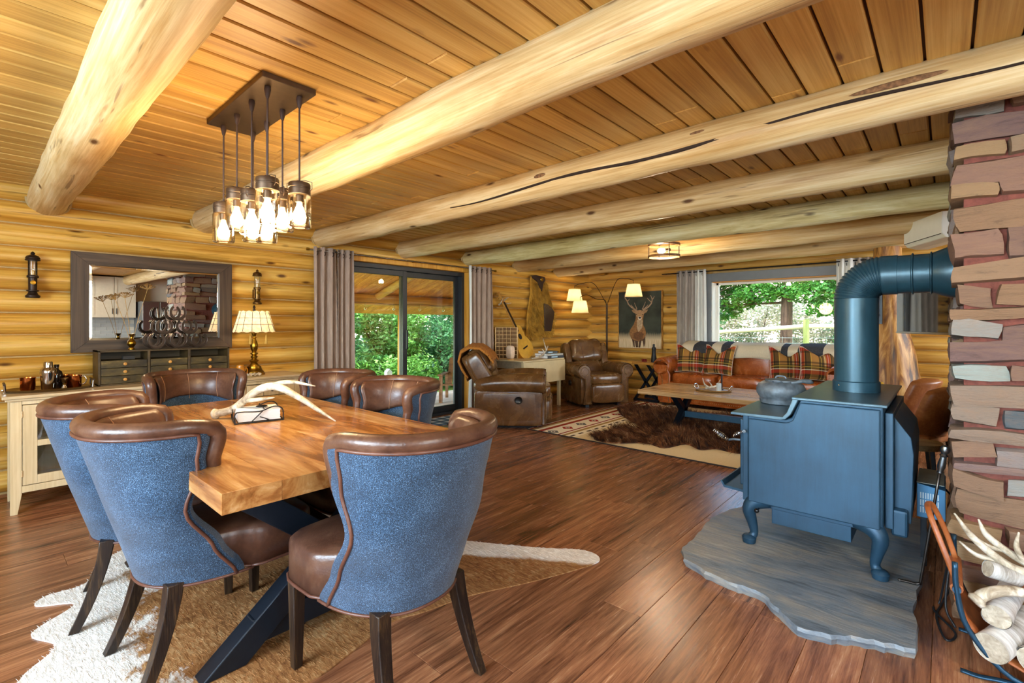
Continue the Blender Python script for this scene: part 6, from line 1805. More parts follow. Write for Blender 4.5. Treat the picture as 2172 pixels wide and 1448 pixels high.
for i, (tx, ty, tz, dr_) in enumerate(((-5.00, 7.25, 1.70, 0.145), (-4.74, 7.04, 1.475, 0.15), (-3.93, 7.45, 1.745, 0.145))):
    e = Vector((tx, ty, tz)) - FL0
    hi_ = e.z + 0.225 + 0.05
    MB().tube(path([(0, 0, 1.62), (e.x * 0.08, e.y * 0.08, 1.72), (e.x * 0.4, e.y * 0.4, hi_ + 0.0 + (0.04 if i != 1 else -0.02)), (e.x * 0.75, e.y * 0.75, hi_ + 0.045), (e.x, e.y, hi_)], 26), 0.0055, 8).build('arched_arm', M_lampmetal, t, 180)
    MB().tube([(e.x, e.y, hi_), (e.x, e.y, e.z + 0.10)], 0.003, 6).build('drop_wire', M_lampmetal, t)
    so = MB(); so.lathe([(dr_, e.z), (dr_ * 0.72, e.z + 0.21)], (e.x, e.y, 0), 36, cap=False); so = so.build('shade', M_shade, t, 180)
    bl = MB(); bl.ball((e.x, e.y, e.z + 0.10), 0.028, 12, 8); bl.build('bulb', M_lbulb, so, 180)
    light('floor_lamp_glow', 'POINT', (tx, ty, tz + 0.10), 4.2, (1.0, 0.78, 0.46), 0.04)

# ---- stag canvas ----
PX0, PX1, PZ0, PZ1, PYf = -4.535, -3.70, 0.845, 1.868, 8.022
t = thing('stag_canvas', 'framed canvas print of a standing stag on dark green', 'picture', ((PX0 + PX1) / 2, PYf, PZ0))
pw_, ph_ = PX1 - PX0, PZ1 - PZ0
def m_canvas():
    m = Mat('canvas_ground', 0.7, 0, 0.2); x, y, z = m.xyz(); n = m.noise(m.coords((60, 1, 5)), 1.0, 4, 0.6); n2 = m.noise(m.coords(), 2.5, 3)
    m.color(m.mix(m.ramp(z + n * 0.16, [(0.24, (0, 0, 0, 1)), (0.36, (1, 1, 1, 1))]), m.ramp(n, [(0.3, C('#b7a27c')), (0.7, C('#ddcdaf'))]), m.ramp(n2, [(0.3, C('#262a26')), (0.7, C('#4a5148'))]))); return m.mat
MB().box((-pw_ / 2, 0, 0), (pw_ / 2, 0.012, ph_)).build('canvas', m_canvas(), t, smooth=False)
fr_ = MB(); e = 0.014
for a, b, c_, d_ in ((-pw_ / 2 - e, -e, -pw_ / 2, ph_ + e), (pw_ / 2, -e, pw_ / 2 + e, ph_ + e)): MB().box((a, -0.004, b), (c_, 0.055, d_)).build('frame_stile', M_honey, t, smooth=False)
for a, b in ((-e, 0), (ph_, ph_ + e)): MB().box((-pw_ / 2, -0.004, a), (pw_ / 2, 0.055, b)).build('frame_rail', M_honey, t, smooth=False)
def pm(x, y):
    u = (x - 205) / 785; tp = 175 - 45 * u; bt = 1235 + 30 * u
    return ((u - 0.5) * pw_, (bt - y) / (bt - tp) * ph_)
def flat(name, polys, col, lift):
    mb = MB()
    for p in polys: mb.add([(pm(*q)[0], -lift, pm(*q)[1]) for q in p], [tuple(range(len(p)))])
    me = mb.build(name, plain(name + '_ink', col, 0.7, 0, 0.35, 30), t, smooth=False); return me
flat('stag_body_print', [[(530, 600), (525, 690), (490, 790), (420, 900), (405, 960), (440, 1060), (470, 1100), (560, 1130), (650, 1110), (700, 1040), (720, 960), (700, 870), (665, 800), (665, 690), (680, 600)]], '#8a6238', 0.0006)
flat('stag_legs_print', [[(455, 1070), (490, 1230), (510, 1230), (505, 1100)], [(510, 1100), (530, 1235), (575, 1235), (572, 1110)], [(592, 1110), (580, 1235), (612, 1240), (642, 1080)], [(648, 1090), (680, 1240), (702, 1150), (706, 1030)]], '#4c3524', 0.0009)
flat('stag_chest_print', [[(490, 960), (560, 930), (640, 940), (680, 980), (650, 1080), (560, 1100), (480, 1050)]], '#6a4626', 0.0010)
flat('stag_ruff_print', [[(550, 700), (655, 700), (648, 850), (580, 942), (552, 860)]], '#b09a7c', 0.0012)
flat('stag_ear_print', [[(450, 510), (500, 500), (545, 545), (520, 580), (478, 560)], [(755, 500), (700, 510), (660, 545), (680, 582), (727, 556)]], '#9a7a58', 0.0012)
flat('stag_head_print', [[(545, 525), (600, 508), (660, 525), (690, 565), (668, 615), (640, 690), (600, 715), (568, 690), (532, 612), (520, 560)]], '#a88560', 0.0015)
flat('stag_muzzle_print', [[(572, 640), (632, 640), (636, 685), (604, 712), (574, 686)]], '#d8cdbd', 0.0018)
flat('stag_nose_print', [[(582, 645), (626, 645), (622, 672), (605, 682), (586, 672)], [(530, 590), (556, 590), (552, 606), (534, 606)], [(648, 590), (672, 590), (668, 606), (650, 606)]], '#1f1713', 0.0021)
rb = MB()
def ribbon(pts, w0, w1):
    P = [Vector((pm(*q)[0], -0.0014, pm(*q)[1])) for q in pts]; n = len(P); vs = []
    for i, p in enumerate(P):
        d_ = (P[min(i + 1, n - 1)] - P[max(i - 1, 0)]).normalized(); s_ = Vector((d_.z, 0, -d_.x)) * lerp(w0, w1, i / (n - 1))
        vs += [p - s_, p + s_]
    rb.add(vs, [(2 * i, 2 * i + 1, 2 * i + 3, 2 * i + 2) for i in range(n - 1)])
for pts, a, b in (([(545, 525), (500, 490), (440, 450), (390, 400), (368, 340), (325, 280), (322, 230), (332, 190)], 0.016, 0.006), ([(368, 340), (395, 320), (412, 290)], 0.010, 0.004), ([(540, 510), (490, 470), (440, 412)], 0.009, 0.004), ([(552, 500), (530, 440), (503, 370)], 0.008, 0.004),
                  ([(660, 520), (720, 480), (770, 440), (815, 380), (830, 310), (815, 260), (798, 222)], 0.016, 0.006), ([(826, 310), (850, 280), (868, 240)], 0.010, 0.004), ([(815, 360), (775, 320), (738, 276)], 0.009, 0.004), ([(648, 500), (680, 430), (710, 350)], 0.008, 0.004), ([(662, 505), (710, 460), (755, 410)], 0.009, 0.004)):
    ribbon(pts, a, b)
rb.build('antler_print', plain('antler_ink', '#a98f74', 0.7, 0, 0.3, 30), t, smooth=False, kind='stuff')

# ---- window curtains ----
M_grey = m_cloth('grey_linen', '#8b8178', '#b5aba0')
def wcurtain(label, x0, x1, folds, lin_):
    curtain(label, x0, x1, 8.005, 2.15, folds, lining=lin_, axis='x', mat=M_grey, amp=0.038, group='window curtains')
wcurtain('grey linen curtain with white lining at the left of the picture window', -3.42, -2.92, 5, (0.62, 1.0))
wcurtain('grey linen curtain with white lining at the right of the picture window', -1.13, -0.66, 5, (0.0, 0.45))
t = thing('window_curtain_rod', 'thin black curtain rod above the picture window', 'rod', (-3.68, 8.0, 2.145))
MB().tube([(0, 0, 0), (3.15, 0, 0)], 0.009, 8).build('rod', M_black, t)
for x in (0.05, 1.5, 3.05): MB().tube([(x, 0, 0), (x, 0.08, 0)], 0.006, 6).build('bracket', M_black, t)

# ---- flush cage ceiling light ----
t = thing('cage_ceiling_light', 'round wood and iron caged ceiling light with one bulb', 'ceiling light', (-2.40, 5.27, 0))
M_cagewood = wood('cage_wood', ['#4c3019', '#6b4827', '#8a6338'], 'X', 2, 20, 0.5, 0.1)
for zz in (2.055, 2.185):
    MB().lathe([(0.168, zz - 0.012), (0.178, zz - 0.012), (0.178, zz + 0.012), (0.168, zz + 0.012), (0.168, zz - 0.012)], (0, 0, 0), 40, cap=False).build('hoop', M_cagewood, t, 40)
for k in range(4):
    a = k * PI / 2 + 0.75; MB().tube([(0.173 * math.cos(a), 0.173 * math.sin(a), 2.035), (0.173 * math.cos(a), 0.173 * math.sin(a), 2.21)], 0.006, 6).build('rod', M_lampmetal, t)
for k in range(2): MB().bar((-0.17 * math.cos(k * PI / 2 + 0.75), -0.17 * math.sin(k * PI / 2 + 0.75), 2.205), (0.17 * math.cos(k * PI / 2 + 0.75), 0.17 * math.sin(k * PI / 2 + 0.75), 2.205), 0.014, 0.006).build('crossbar', M_lampmetal, t, smooth=False)
MB().lathe([(0.06, 2.33), (0.06, 2.305), (0.012, 2.30), (0.012, 2.20)], (0, 0, 0), 24).build('canopy', M_lampmetal, t, 40)
MB().tube([(0.075, 0, 2.125), (0.02, 0, 2.125)], 0.016, 10).build('socket', M_lampmetal, t)
bl = MB(); bl.ball((-0.03, 0, 2.122), (0.048, 0.032, 0.032), 16, 10); bl.build('bulb', emit('cage_bulb', '#ffd9a0', 60), t, 180)
light('cage_light_glow', 'POINT', (-2.43, 5.27, 2.10), 48, (1.0, 0.82, 0.56), 0.045)

# ---- drop-leaf table with things ----
M_offw = plain('offwhite_paint', '#cbb78c', 0.5, 0, 0.06, 8)
DZt = 0.75
t = thing('drop_leaf_table', 'cream drop-leaf table against the log wall', 'table', (-4.48, 5.22, 0))
MB().box((-0.70, 0, DZt - 0.022), (0.0, 1.0, DZt)).build('table_top', M_offw, t, smooth=False, bevel=0.006)
MB().box((-0.012, 0.0, 0.40), (0.012, 1.0, DZt - 0.024)).build('drop_leaf', M_offw, t, smooth=False, bevel=0.005)
MB().box((-0.66, 0.05, 0.62), (-0.04, 0.07, DZt - 0.022)).build('apron', plain('grey_apron', '#9a8a70', 0.6, 0, 0.2), t, smooth=False)
MB().box((-0.66, 0.93, 0.62), (-0.04, 0.95, DZt - 0.022)).build('apron', M_offw, t, smooth=False)
for x in (-0.63, -0.06):
    for y in (0.07, 0.93): MB().bar((x, y, 0), (x, y, 0.73), 0.045, 0.045).build('leg', M_offw, t, smooth=False, bevel=0.003)
t = thing('letter_case', 'wooden cubby tray with small pigeonholes standing on the drop-leaf table', 'cubby tray', (-4.97, 5.40, DZt + 0.0006), math.radians(36))
M_pine = wood('pine_case', ['#a37b45', '#c29a60', '#d5b27c'], 'X', 1.5, 14, 0.55, 0.1)
cw, chh = 0.345, 0.48
MB().box((-cw / 2, 0.03, 0), (cw / 2, 0.038, chh)).build('back_board', plain('case_back', '#7d5a33', 0.8), t, smooth=False)
for x in (-cw / 2, cw / 2 - 0.014): MB().box((x, -0.03, 0), (x + 0.014, 0.03, chh)).build('side_board', M_pine, t, smooth=False)
for k in range(9): MB().box((-cw / 2 + 0.014, -0.03, k * chh / 8 - (0.008 if k == 8 else 0)), (cw / 2 - 0.014, 0.03, k * chh / 8 + 0.008 - (0.008 if k == 8 else 0))).build('shelf', M_pine, t, smooth=False)
for r_ in range(8):
    for k in range(1, 5): MB().box((-cw / 2 + k * 0.058, -0.026, r_ * chh / 8 + 0.008), (-cw / 2 + k * 0.058 + 0.005, 0.03, (r_ + 1) * chh / 8)).build('divider', M_pine, t, smooth=False)
t = thing('salt_lamp', 'pale pink salt block lamp on a wood foot', 'lamp', (-4.78, 5.275, DZt))
MB().lathe([(0.05, 0), (0.05, 0.016), (0.046, 0.018), (0, 0.018)], (0, 0, 0), 16).build('wood_foot', M_honey, t, 40)
cushion((0, 0, 0.115), (0.115, 0.10, 0.20), 0.5, None, 0.008, 14, 10, 3).build('salt_block', plain('salt_crystal', '#e3c9ae', 0.5, 0, 0.1, 20, 0.3), t, 30)
# guitar
bot, topp = Vector((-4.84, 5.80, DZt + 0.012)), Vector((-5.14, 5.40, 1.775))
ax_ = (topp - bot).normalized(); nn_ = Vector((0.96, 0.22, 0.0)); nn_ = (nn_ - ax_ * nn_.dot(ax_)).normalized(); xx_ = ax_.cross(nn_)
t = thing('acoustic_guitar', 'acoustic guitar leaning on the log wall above the drop-leaf table', 'guitar', bot)
Lg = (topp - bot).length; k_ = Lg / 1.02
MG = Matrix(((xx_.x, ax_.x, nn_.x, 0), (xx_.y, ax_.y, nn_.y, 0), (xx_.z, ax_.z, nn_.z, 0), (0, 0, 0, 1)))
half = [(0.0, 0.0), (0.10, 0.01), (0.175, 0.07), (0.195, 0.15), (0.165, 0.24), (0.128, 0.30), (0.135, 0.38), (0.13, 0.44), (0.08, 0.48), (0.0, 0.488)]
hp = [(p.x, p.y) for p in path([(a, b, 0) for a, b in half], 36)]
outl = hp + [(-a, b) for a, b in hp[-2:0:-1]]
outl = [(a * k_, b * k_) for a, b in outl]
gb = MB(); n = len(outl); vs = [(a, b, z_) for z_ in (-0.125, 0.0) for a, b in outl]
gb.add([MG @ Vector(v) for v in vs], [(k, (k + 1) % n, n + (k + 1) % n, n + k) for k in range(n)] + [tuple(range(n - 1, -1, -1))])
gb.build('body_sides', wood('guitar_side', ['#8f5616', '#b77a26', '#cc9338'], 'Z', 1, 14, 0.2, 0.04), t, 60, fix=True)
gt = MB(); gt.add([MG @ Vector((a, b, 0.0005)) for a, b in outl], [tuple(range(n))]); gt.build('soundboard', plain('spruce_top', '#d9a842', 0.2, 0, 0.08), t, smooth=False)
sh_ = MB(); sh_.lathe([(0.0, 0.0012), (0.048, 0.0012)], (0, 0.325 * k_, 0), 24, MG, cap=False); sh_.build('sound_hole', M_shadow, t)
MB().box((-0.07, 0.145 * k_, 0.001), (0.07, 0.165 * k_, 0.009), MG).build('bridge', M_darkleg, t, smooth=False)
MB().box((-0.026, 0.44 * k_, -0.02), (0.026, 0.86 * k_, 0.010), MG).build('neck', wood('guitar_neck', ['#8a5a22', '#a8742f', '#b98a42'], 'Z', 1, 14, 0.3, 0.04), t, smooth=False, bevel=0.005)
MB().box((-0.022, 0.40 * k_, 0.010), (0.022, 0.86 * k_, 0.014), MG).build('fretboard', M_darkleg, t, smooth=False)
MB().add([MG @ Vector(v) for v in [(a, b, z_) for z_ in (-0.022, -0.006) for a, b in ((-0.025, 0.86 * k_), (0.025, 0.86 * k_), (0.038, 1.02 * k_), (-0.038, 1.02 * k_))]], [(0, 1, 2, 3), (7, 6, 5, 4), (0, 4, 5, 1), (1, 5, 6, 2), (2, 6, 7, 3), (3, 7, 4, 0)]).build('headstock', M_honey, t, smooth=False, fix=True)
for s in (-1, 1):
    for q in (0.90, 0.94, 0.98): MB().tube([MG @ Vector((s * 0.028, q * k_, -0.014)), MG @ Vector((s * 0.062, q * k_, -0.014))], 0.005, 6).build('tuning_peg', M_steel, t)
antler('antler_hook', 'small antler hook on the log wall beside the guitar neck', (-5.19, 5.46, 1.58), [(0, 0, 0), (0.05, 0.02, 0.03), (0.09, 0.06, 0.09), (0.10, 0.12, 0.12)], [0.012, 0.011, 0.009, 0.003], [([(0.03, 0.0, 0.02), (0.08, -0.03, 0.04), (0.11, -0.02, 0.10)], [0.009, 0.008, 0.003]), ([(0.05, 0.03, 0.04), (0.09, 0.10, 0.02), (0.11, 0.17, 0.03)], [0.009, 0.007, 0.003])])
for lab, z0, h, sz, c1, off in (('large dark book at the bottom of the stack on the drop-leaf table', 0.0, 0.042, (0.27, 0.38), '#3b4148', 0.0), ('pale grey book in the middle of the stack', 0.042, 0.03, (0.27, 0.37), '#b9b2a4', -0.006), ('small dark book on top of the stack', 0.072, 0.036, (0.18, 0.25), '#4e5658', -0.02)):
    t = thing('book', lab, 'book', (-4.635 + off, 6.03 + off, DZt + z0), math.radians(-4 + off * 300), 'books stacked on the drop-leaf table')
    w_, l_ = sz[0] / 2, sz[1] / 2
    cv = MB(); cv.box((-w_, -l_, 0), (w_, l_, 0.004)); cv.box((-w_, -l_, h - 0.004), (w_, l_, h)); cv.box((w_ - 0.004, -l_, 0), (w_, l_, h)); cv.build('cover', plain('book_cover_' + c1[1:], c1, 0.5, 0, 0.15), t, smooth=False)
    MB().box((-w_ + 0.006, -l_ + 0.005, 0.004), (w_ - 0.004, l_ - 0.005, h - 0.004)).build('pages', M_paper, t, smooth=False)
    MB().box((w_ + 0.0002, -l_ * 0.55, h * 0.3), (w_ + 0.0008, l_ * 0.2, h * 0.75)).build('spine_title', plain('spine_label', '#a9c6d6', 0.5) if 'spine_label' not in bpy.data.materials else bpy.data.materials['spine_label'], t, smooth=False)
antler('desk_antler', 'pale forked antler propped on the books of the drop-leaf table', (-4.60, 5.55, DZt + 0.014), [(0, 0, 0), (0.02, 0.16, 0.02), (0.0, 0.33, 0.09), (-0.02, 0.42, 0.17)], [0.006, 0.014, 0.014, 0.013], [([(0.01, 0.35, 0.11), (0.02, 0.30, 0.18), (0.01, 0.26, 0.30)], [0.011, 0.008, 0.003]), ([(0.01, 0.30, 0.08), (0.03, 0.22, 0.13), (0.04, 0.18, 0.14)], [0.010, 0.007, 0.003])])

# ---- woolly chaps on the wall ----
t = thing('woolly_chaps', 'golden woolly riding chaps with dark leather hung on the log wall', 'chaps', (-5.17, 0, 0))
M_gold = plain('golden_wool', '#bf9032', 0.85, 0, 0.35, 12)
M_dkl = leather('dark_chap_leather', '#1b0f0b', '#33201a', '#4a3128', 0.45)
def cm(cx, cy): return (6.07 + (cx - 85) * 0.00152, 2.09 - (cy - 200) * 0.000936)
MYZ = Matrix(((0, 0, 1, 0), (1, 0, 0, 0), (0, 1, 0, 0), (0, 0, 0, 1)))
legA = [cm(*p) for p in ((170, 205), (240, 250), (335, 460), (362, 700), (365, 1000), (355, 1270), (230, 1310), (100, 1290), (112, 900), (170, 500))]
legB = [cm(*p) for p in ((362, 450), (395, 270), (440, 300), (480, 480), (560, 750), (585, 860), (560, 1100), (535, 1250), (450, 1290), (368, 1280), (370, 800))]
band_ = [cm(*p) for p in ((165, 200), (240, 185), (395, 205), (405, 260), (365, 330), (342, 470), (320, 440), (245, 290), (185, 250))]
flap = [cm(*p) for p in ((368, 690), (430, 700), (500, 750), (562, 840), (545, 960), (500, 1200), (378, 1195))]
MB().prism(legA, 0.0, 0.03, MYZ).build('fur_leg', M_gold, t, 40, fix=True)
MB().prism(legB, 0.0, 0.03, MYZ).build('fur_leg', M_gold, t, 40, fix=True)
MB().prism(band_, 0.002, 0.05, MYZ).build('waistband', M_dkl, t, 40, bevel=0.006, fix=True)
MB().prism(flap, 0.05, 0.062, MYZ).build('leather_flap', M_dkl, t, 40, bevel=0.004, fix=True)
MB().lathe([(0.0, 0.012), (0.03, 0.01), (0.035, 0.0)], (0, 0, 0), 18, Matrix.Translation((0.055, cm(330, 255)[0], cm(330, 255)[1])) @ Matrix.Rotation(PI / 2, 4, 'Y')).build('concho', metal('concho_brass', '#b58f35', 0.3), t, 50)
pts = []
while len(pts) < 7000:
    p = (rng.uniform(6.05, 6.86), rng.uniform(1.05, 2.06))
    if (inside(p, legA) or inside(p, legB)) and not inside(p, band_) and not inside(p, flap): pts.append(((0.028, p[0], p[1]), (0.8, 0, 0)))
fur(pts, 0.06, 0.0035, (0.12, 0.0, -0.75), 0.3, rng, 0.5, False).build('wool', M_gold, t, smooth=False, kind='stuff')

# ---- door mat ----
def m_mat():
    m = Mat('plaid_mat', 0.9); x, y, z = m.xyz()
    a = ((x * 7).frac()).lt(0.5) * 0.5 + ((y * 7).frac()).lt(0.5) * 0.5
    m.color(m.ramp(a, [(0, C('#c8ccc9')), (0.4, C('#5f7486')), (0.9, C('#27384a'))], 'CONSTANT')); return m.mat
t = thing('door_mat', 'blue and white plaid mat inside the sliding door', 'mat', (-4.93, 4.15, 0))
MB().box((-0.21, -0.45, 0), (0.21, 0.45, 0.008)).build('mat_field', m_mat(), t, smooth=False)
for y in (-0.455, 0.45): MB().box((-0.21, y, 0), (0.21, y + 0.006, 0.009)).build('hem', plain('mat_hem', '#27384a', 0.9), t, smooth=False)
# ================================================================== OUTDOORS
rng = random.Random(321)
def m_leaf(name, a, b, c, d):
    m = Mat(name, 0.5, 0, 0.3)
    oi = m.noise(m.coords(), 2.2, 4); f = m.noise(m.coords(), 30, 2)
    m.color(m.ramp(oi * 0.35 + f * 0.65, [(0.32, C(a)), (0.46, C(b)), (0.58, C(c)), (0.70, C(d))]))
    tl = m.node('ShaderNodeBsdfTranslucent'); mx = m.node('ShaderNodeMixShader'); mx.inputs[0].default_value = 0.35
    src = m.b.inputs['Base Color'].links[0].from_socket
    m.link(src, tl.inputs[0]); m.link(m.b.outputs[0], mx.inputs[1]); m.link(tl.outputs[0], mx.inputs[2]); m.link(mx.outputs[0], m.nt.nodes['Material Output'].inputs[0])
    return m.mat
M_leaf1 = m_leaf('shrub_leaf', '#2f5a1e', '#5c9a3e', '#9ccb6a', '#eef0d2')  # near-white end of the ramp paints bright highlights on the leaves
M_leaf2 = m_leaf('dark_leaf', '#1e4428', '#3f7a44', '#6fa866', '#c6dcae')
M_leaf3 = m_leaf('tree_leaf', '#143010', '#2c5e1e', '#54902f', '#a6c46e')
M_brush = m_leaf('pale_brush', '#4f7d4a', '#8fa077', '#cdb8a6', '#eadccf')
M_bark = wood('tree_bark', ['#2a1d16', '#4a3528', '#6b5140'], 'Z', 3, 18, 0.9, 0.8)
M_grass = plain('lawn_green', '#7fa83e', 0.9, 0, 0.35, 9, 0.3)
M_dry = plain('dry_hillside', '#c4a88c', 0.95, 0, 0.3, 5, 0.3)

def leaves(clumps, n, size, rg):
    """clumps: (centre, radii); a quad leaf each, folded a little"""
    mb = MB(); tot = sum(r[0] * r[1] * r[2] for _, r in clumps)
    for c, r in clumps:
        k = int(n * r[0] * r[1] * r[2] / tot)
        for _ in range(k):
            d = Vector((rg.gauss(0, 1), rg.gauss(0, 1), rg.gauss(0, 1))).normalized() * rg.uniform(0.55, 1.0)
            p = Vector((c[0] + d.x * r[0], c[1] + d.y * r[1], c[2] + d.z * r[2]))
            s = size * rg.uniform(0.6, 1.4)
            a = Vector((rg.uniform(-1, 1), rg.uniform(-1, 1), rg.uniform(-0.6, 0.6))).normalized()
            b = a.cross(Vector((rg.uniform(-1, 1), rg.uniform(-1, 1), rg.uniform(0.2, 1)))).normalized()
            mb.add([p - a * s, p + b * s * 0.45, p + a * s, p - b * s * 0.45], [(0, 1, 2, 3)])
    return mb
def shrub(name, label, cat, loc, r, h, n, size, mat, group, stems=5):
    t = thing(name, label, cat, loc, 0, group)
    cl = []
    for _ in range(11):
        a = rng.uniform(0, 2 * PI); q = math.sqrt(rng.random()) * r * 0.6; z = rng.uniform(0.15, 0.85) * h
        k = r * rng.uniform(0.32, 0.5)
        cl.append(((q * math.cos(a), q * math.sin(a), max(z, k * 0.6)), (k, k, k * 0.8)))
    for k in range(6):
        a = rng.uniform(0, 2 * PI); cl.append(((r * 0.62 * math.cos(a), r * 0.62 * math.sin(a), r * 0.3), (r * 0.42, r * 0.42, r * 0.34)))
    leaves(cl, n, size, rng).build('foliage', mat, t, smooth=False, kind='stuff')
    for k in range(stems):
        c = cl[k][0]
        MB().tube([(rng.uniform(-.1, .1), rng.uniform(-.1, .1), 0), (c[0] * 0.4, c[1] * 0.4, c[2] * 0.5), c], [0.03, 0.022, 0.008], 6).build('stem', M_bark, t)
    return t
GZ = -0.22
struct(MB().box((-40, -20, GZ - 0.3), (-5.6, 40, GZ)).build('lawn', M_grass, smooth=False))
# porch
deck = sempty('porch_deck')
M_deckw = wood('deck_plank_wood', ['#b7a692', '#cfc0ac', '#e0d4c4'], 'Y', 0.8, 12, 0.7, 0.2, 0, 31, 0.15)
for k in range(14):
    MB().box((-7.5 + k * 0.146, 1.6, -0.11), (-7.5 + k * 0.146 + 0.14, 9.5, -0.07)).build('deck_plank', M_deckw, deck, smooth=False)
def RZ(x): return 2.20 + 0.31 * (x + 5.4)
roof = sempty('porch_roof')
M_porch = wood('porch_plank_wood', ['#b56a1c', '#dc8f30', '#efae4e', '#6b3a12'], 'X', 0.8, 12, 0.5, 0.12, 0.06, 31, 0.15)
sl = math.atan(0.31)
k = 0; y = 1.2
while y < 10.2:
    x0, x1 = -7.75, -5.45
    vs = [(x, yy, RZ(x) + dz) for dz in (0, 0.03) for (x, yy) in ((x0, y), (x1, y), (x1, y + 0.192), (x0, y + 0.192))]
    MB().add(vs, [(3, 2, 1, 0), (4, 5, 6, 7), (0, 1, 5, 4), (1, 2, 6, 5), (2, 3, 7, 6), (3, 0, 4, 7)]).build('porch_plank', M_porch, roof, smooth=False)
    y += 0.198
MB().add([(x, yy, RZ(x) + dz) for dz in (0.031, 0.08) for (x, yy) in ((-7.8, 1.1), (-5.4, 1.1), (-5.4, 10.3), (-7.8, 10.3))], [(3, 2, 1, 0), (4, 5, 6, 7), (0, 1, 5, 4), (1, 2, 6, 5), (2, 3, 7, 6), (3, 0, 4, 7)]).build('roof_sheathing', M_groove, roof, smooth=False)
M_plog = wood('porch_log', ['#8f5a1c', '#b9812f', '#cf9f50', '#55300f'], 'Y', 0.6, 8, 0.5, 0.2, 0.06)
M_plogX = wood('porch_log_x', ['#a8702a', '#c9933f', '#dcb063', '#55300f'], 'X', 0.6, 8, 0.5, 0.2, 0.06)
t = thing('porch_beam', 'horizontal log beam under the porch roof outside the door', 'beam', (-6.82, 0, 1.665))
MB().tube([(0, 1.3, 0), (0, 4.0, 0.004), (0, 7, -0.004), (0, 10, 0)], 0.088, 16).build('log', M_plog, t, 180)
for lab, y in (('porch rafter log seen through the right door pane', 4.30), ('porch rafter log beyond the right edge of the door', 7.0), ('porch rafter log hidden toward the left curtain', 2.0)):
    t = thing('porch_rafter', lab, 'rafter', (0, y, 0), 0, 'porch rafters')
    MB().tube([(-7.1, 0, RZ(-7.1) - 0.062), (-6.2, 0, RZ(-6.2) - 0.062), (-5.42, 0, RZ(-5.42) - 0.062)], 0.058, 14).build('log', M_plogX, t, 180)
for lab, y in (('slim peeled porch post behind the middle stile of the door', 4.78), ('peeled porch post at the right edge of the door view', 7.6)):
    t = thing('porch_post', lab, 'post', (-6.82, y, -0.07), 0, 'porch posts')
    MB().lathe([(0.058, 0.0), (0.054, 0.8), (0.050, 1.66)], (0, 0, 0), 16).build('log', wood('post_log_%d' % int(y), ['#b9822f', '#d39c45', '#e3b768'], 'Z', 0.6, 10, 0.5, 0.15), t, 180)
    MB().box((-0.07, -0.08, 1.50), (0.07, 0.08, 1.60)).build('bracket', M_plog, t, smooth=False, bevel=0.01)
t = thing('string_lights', 'string of small clear bulbs along the porch beam', 'string lights', (-6.70, 0, 1.60))
MB().tube(path([(0, 2.5 + 0.5 * q, 0.02 * (q % 2)) for q in range(12)], 50), 0.004, 5).build('wire', M_black, t)
for q in range(9):
    b_ = MB(); b_.lathe([(0.012, 0.03), (0.013, 0.0), (0.02, -0.03), (0.024, -0.055), (0.014, -0.078), (0, -0.082)], (0, 3.0 + 0.52 * q, -0.02), 10); b_.build('bulb', M_clear, t, 60)
t = thing('deck_chair', 'low slatted wooden deck chair outside the door', 'chair', (-6.35, 5.68, -0.07), math.radians(40))
M_dk = wood('teak_slat', ['#5a3a1e', '#7d5530', '#99714a'], 'X', 2, 14, 0.6, 0.15)
for q in range(6): MB().box((-0.28, -0.25 + q * 0.09, 0.30 - q * 0.012), (0.28, -0.25 + q * 0.09 + 0.07, 0.32 - q * 0.012)).build('seat_slat', M_dk, t, smooth=False)
for q in range(5): MB().bar((-0.22 + q * 0.11, 0.26, 0.24), (-0.22 + q * 0.11, 0.52, 0.72), 0.085, 0.02).build('back_slat', M_dk, t, smooth=False)
for x in (-0.29, 0.29): MB().bar((x, -0.24, 0.0), (x, -0.22, 0.48), 0.03, 0.06).build('leg', M_dk, t, smooth=False); MB().bar((x, -0.3, 0.48), (x, 0.4, 0.46), 0.09, 0.022).build('arm', M_dk, t, smooth=False); MB().bar((x, 0.38, 0.0), (x, 0.36, 0.46), 0.03, 0.05).build('leg', M_dk, t, smooth=False)
t = thing('white_birdhouse', 'small white birdhouse in front of the shrubs', 'birdhouse', (-8.35, 5.55, GZ))
MB().tube([(0, 0, 0), (0, 0, 0.42)], 0.02, 8).build('stake', M_bark, t)
MB().prism([(-0.06, 0), (0.06, 0), (0.06, 0.12), (0, 0.18), (-0.06, 0.12)], -0.05, 0.05, Matrix.Translation((0, 0, 0.42)) @ Matrix(((0, 0, 1, 0), (1, 0, 0, 0), (0, 1, 0, 0), (0, 0, 0, 1)))).build('house', plain('white_paint', '#e8e8e4', 0.6), t, smooth=False, fix=True)
labs = ['pale leafy shrub behind the left door pane, nearest the curtain', 'tall leafy shrub filling the left door pane', 'leafy shrub behind the slim porch post', 'leafy shrub in the middle of the right door pane', 'bushy shrub at the right edge of the right door pane', 'leafy shrub half hidden beyond the door frame']
for i, (x, y, r, h) in enumerate(((-9.6, 3.5, 1.3, 2.7), (-9.9, 5.0, 1.4, 3.0), (-9.7, 6.5, 1.3, 2.9), (-9.5, 7.9, 1.4, 2.9), (-9.6, 9.4, 1.4, 3.0), (-9.8, 11.0, 1.4, 2.9))):
    shrub('leafy_shrub', labs[i], 'shrub', (x, y, GZ), r, h, 11000, 0.062, M_leaf1 if i % 3 else M_leaf2, 'shrubs outside the glass door')
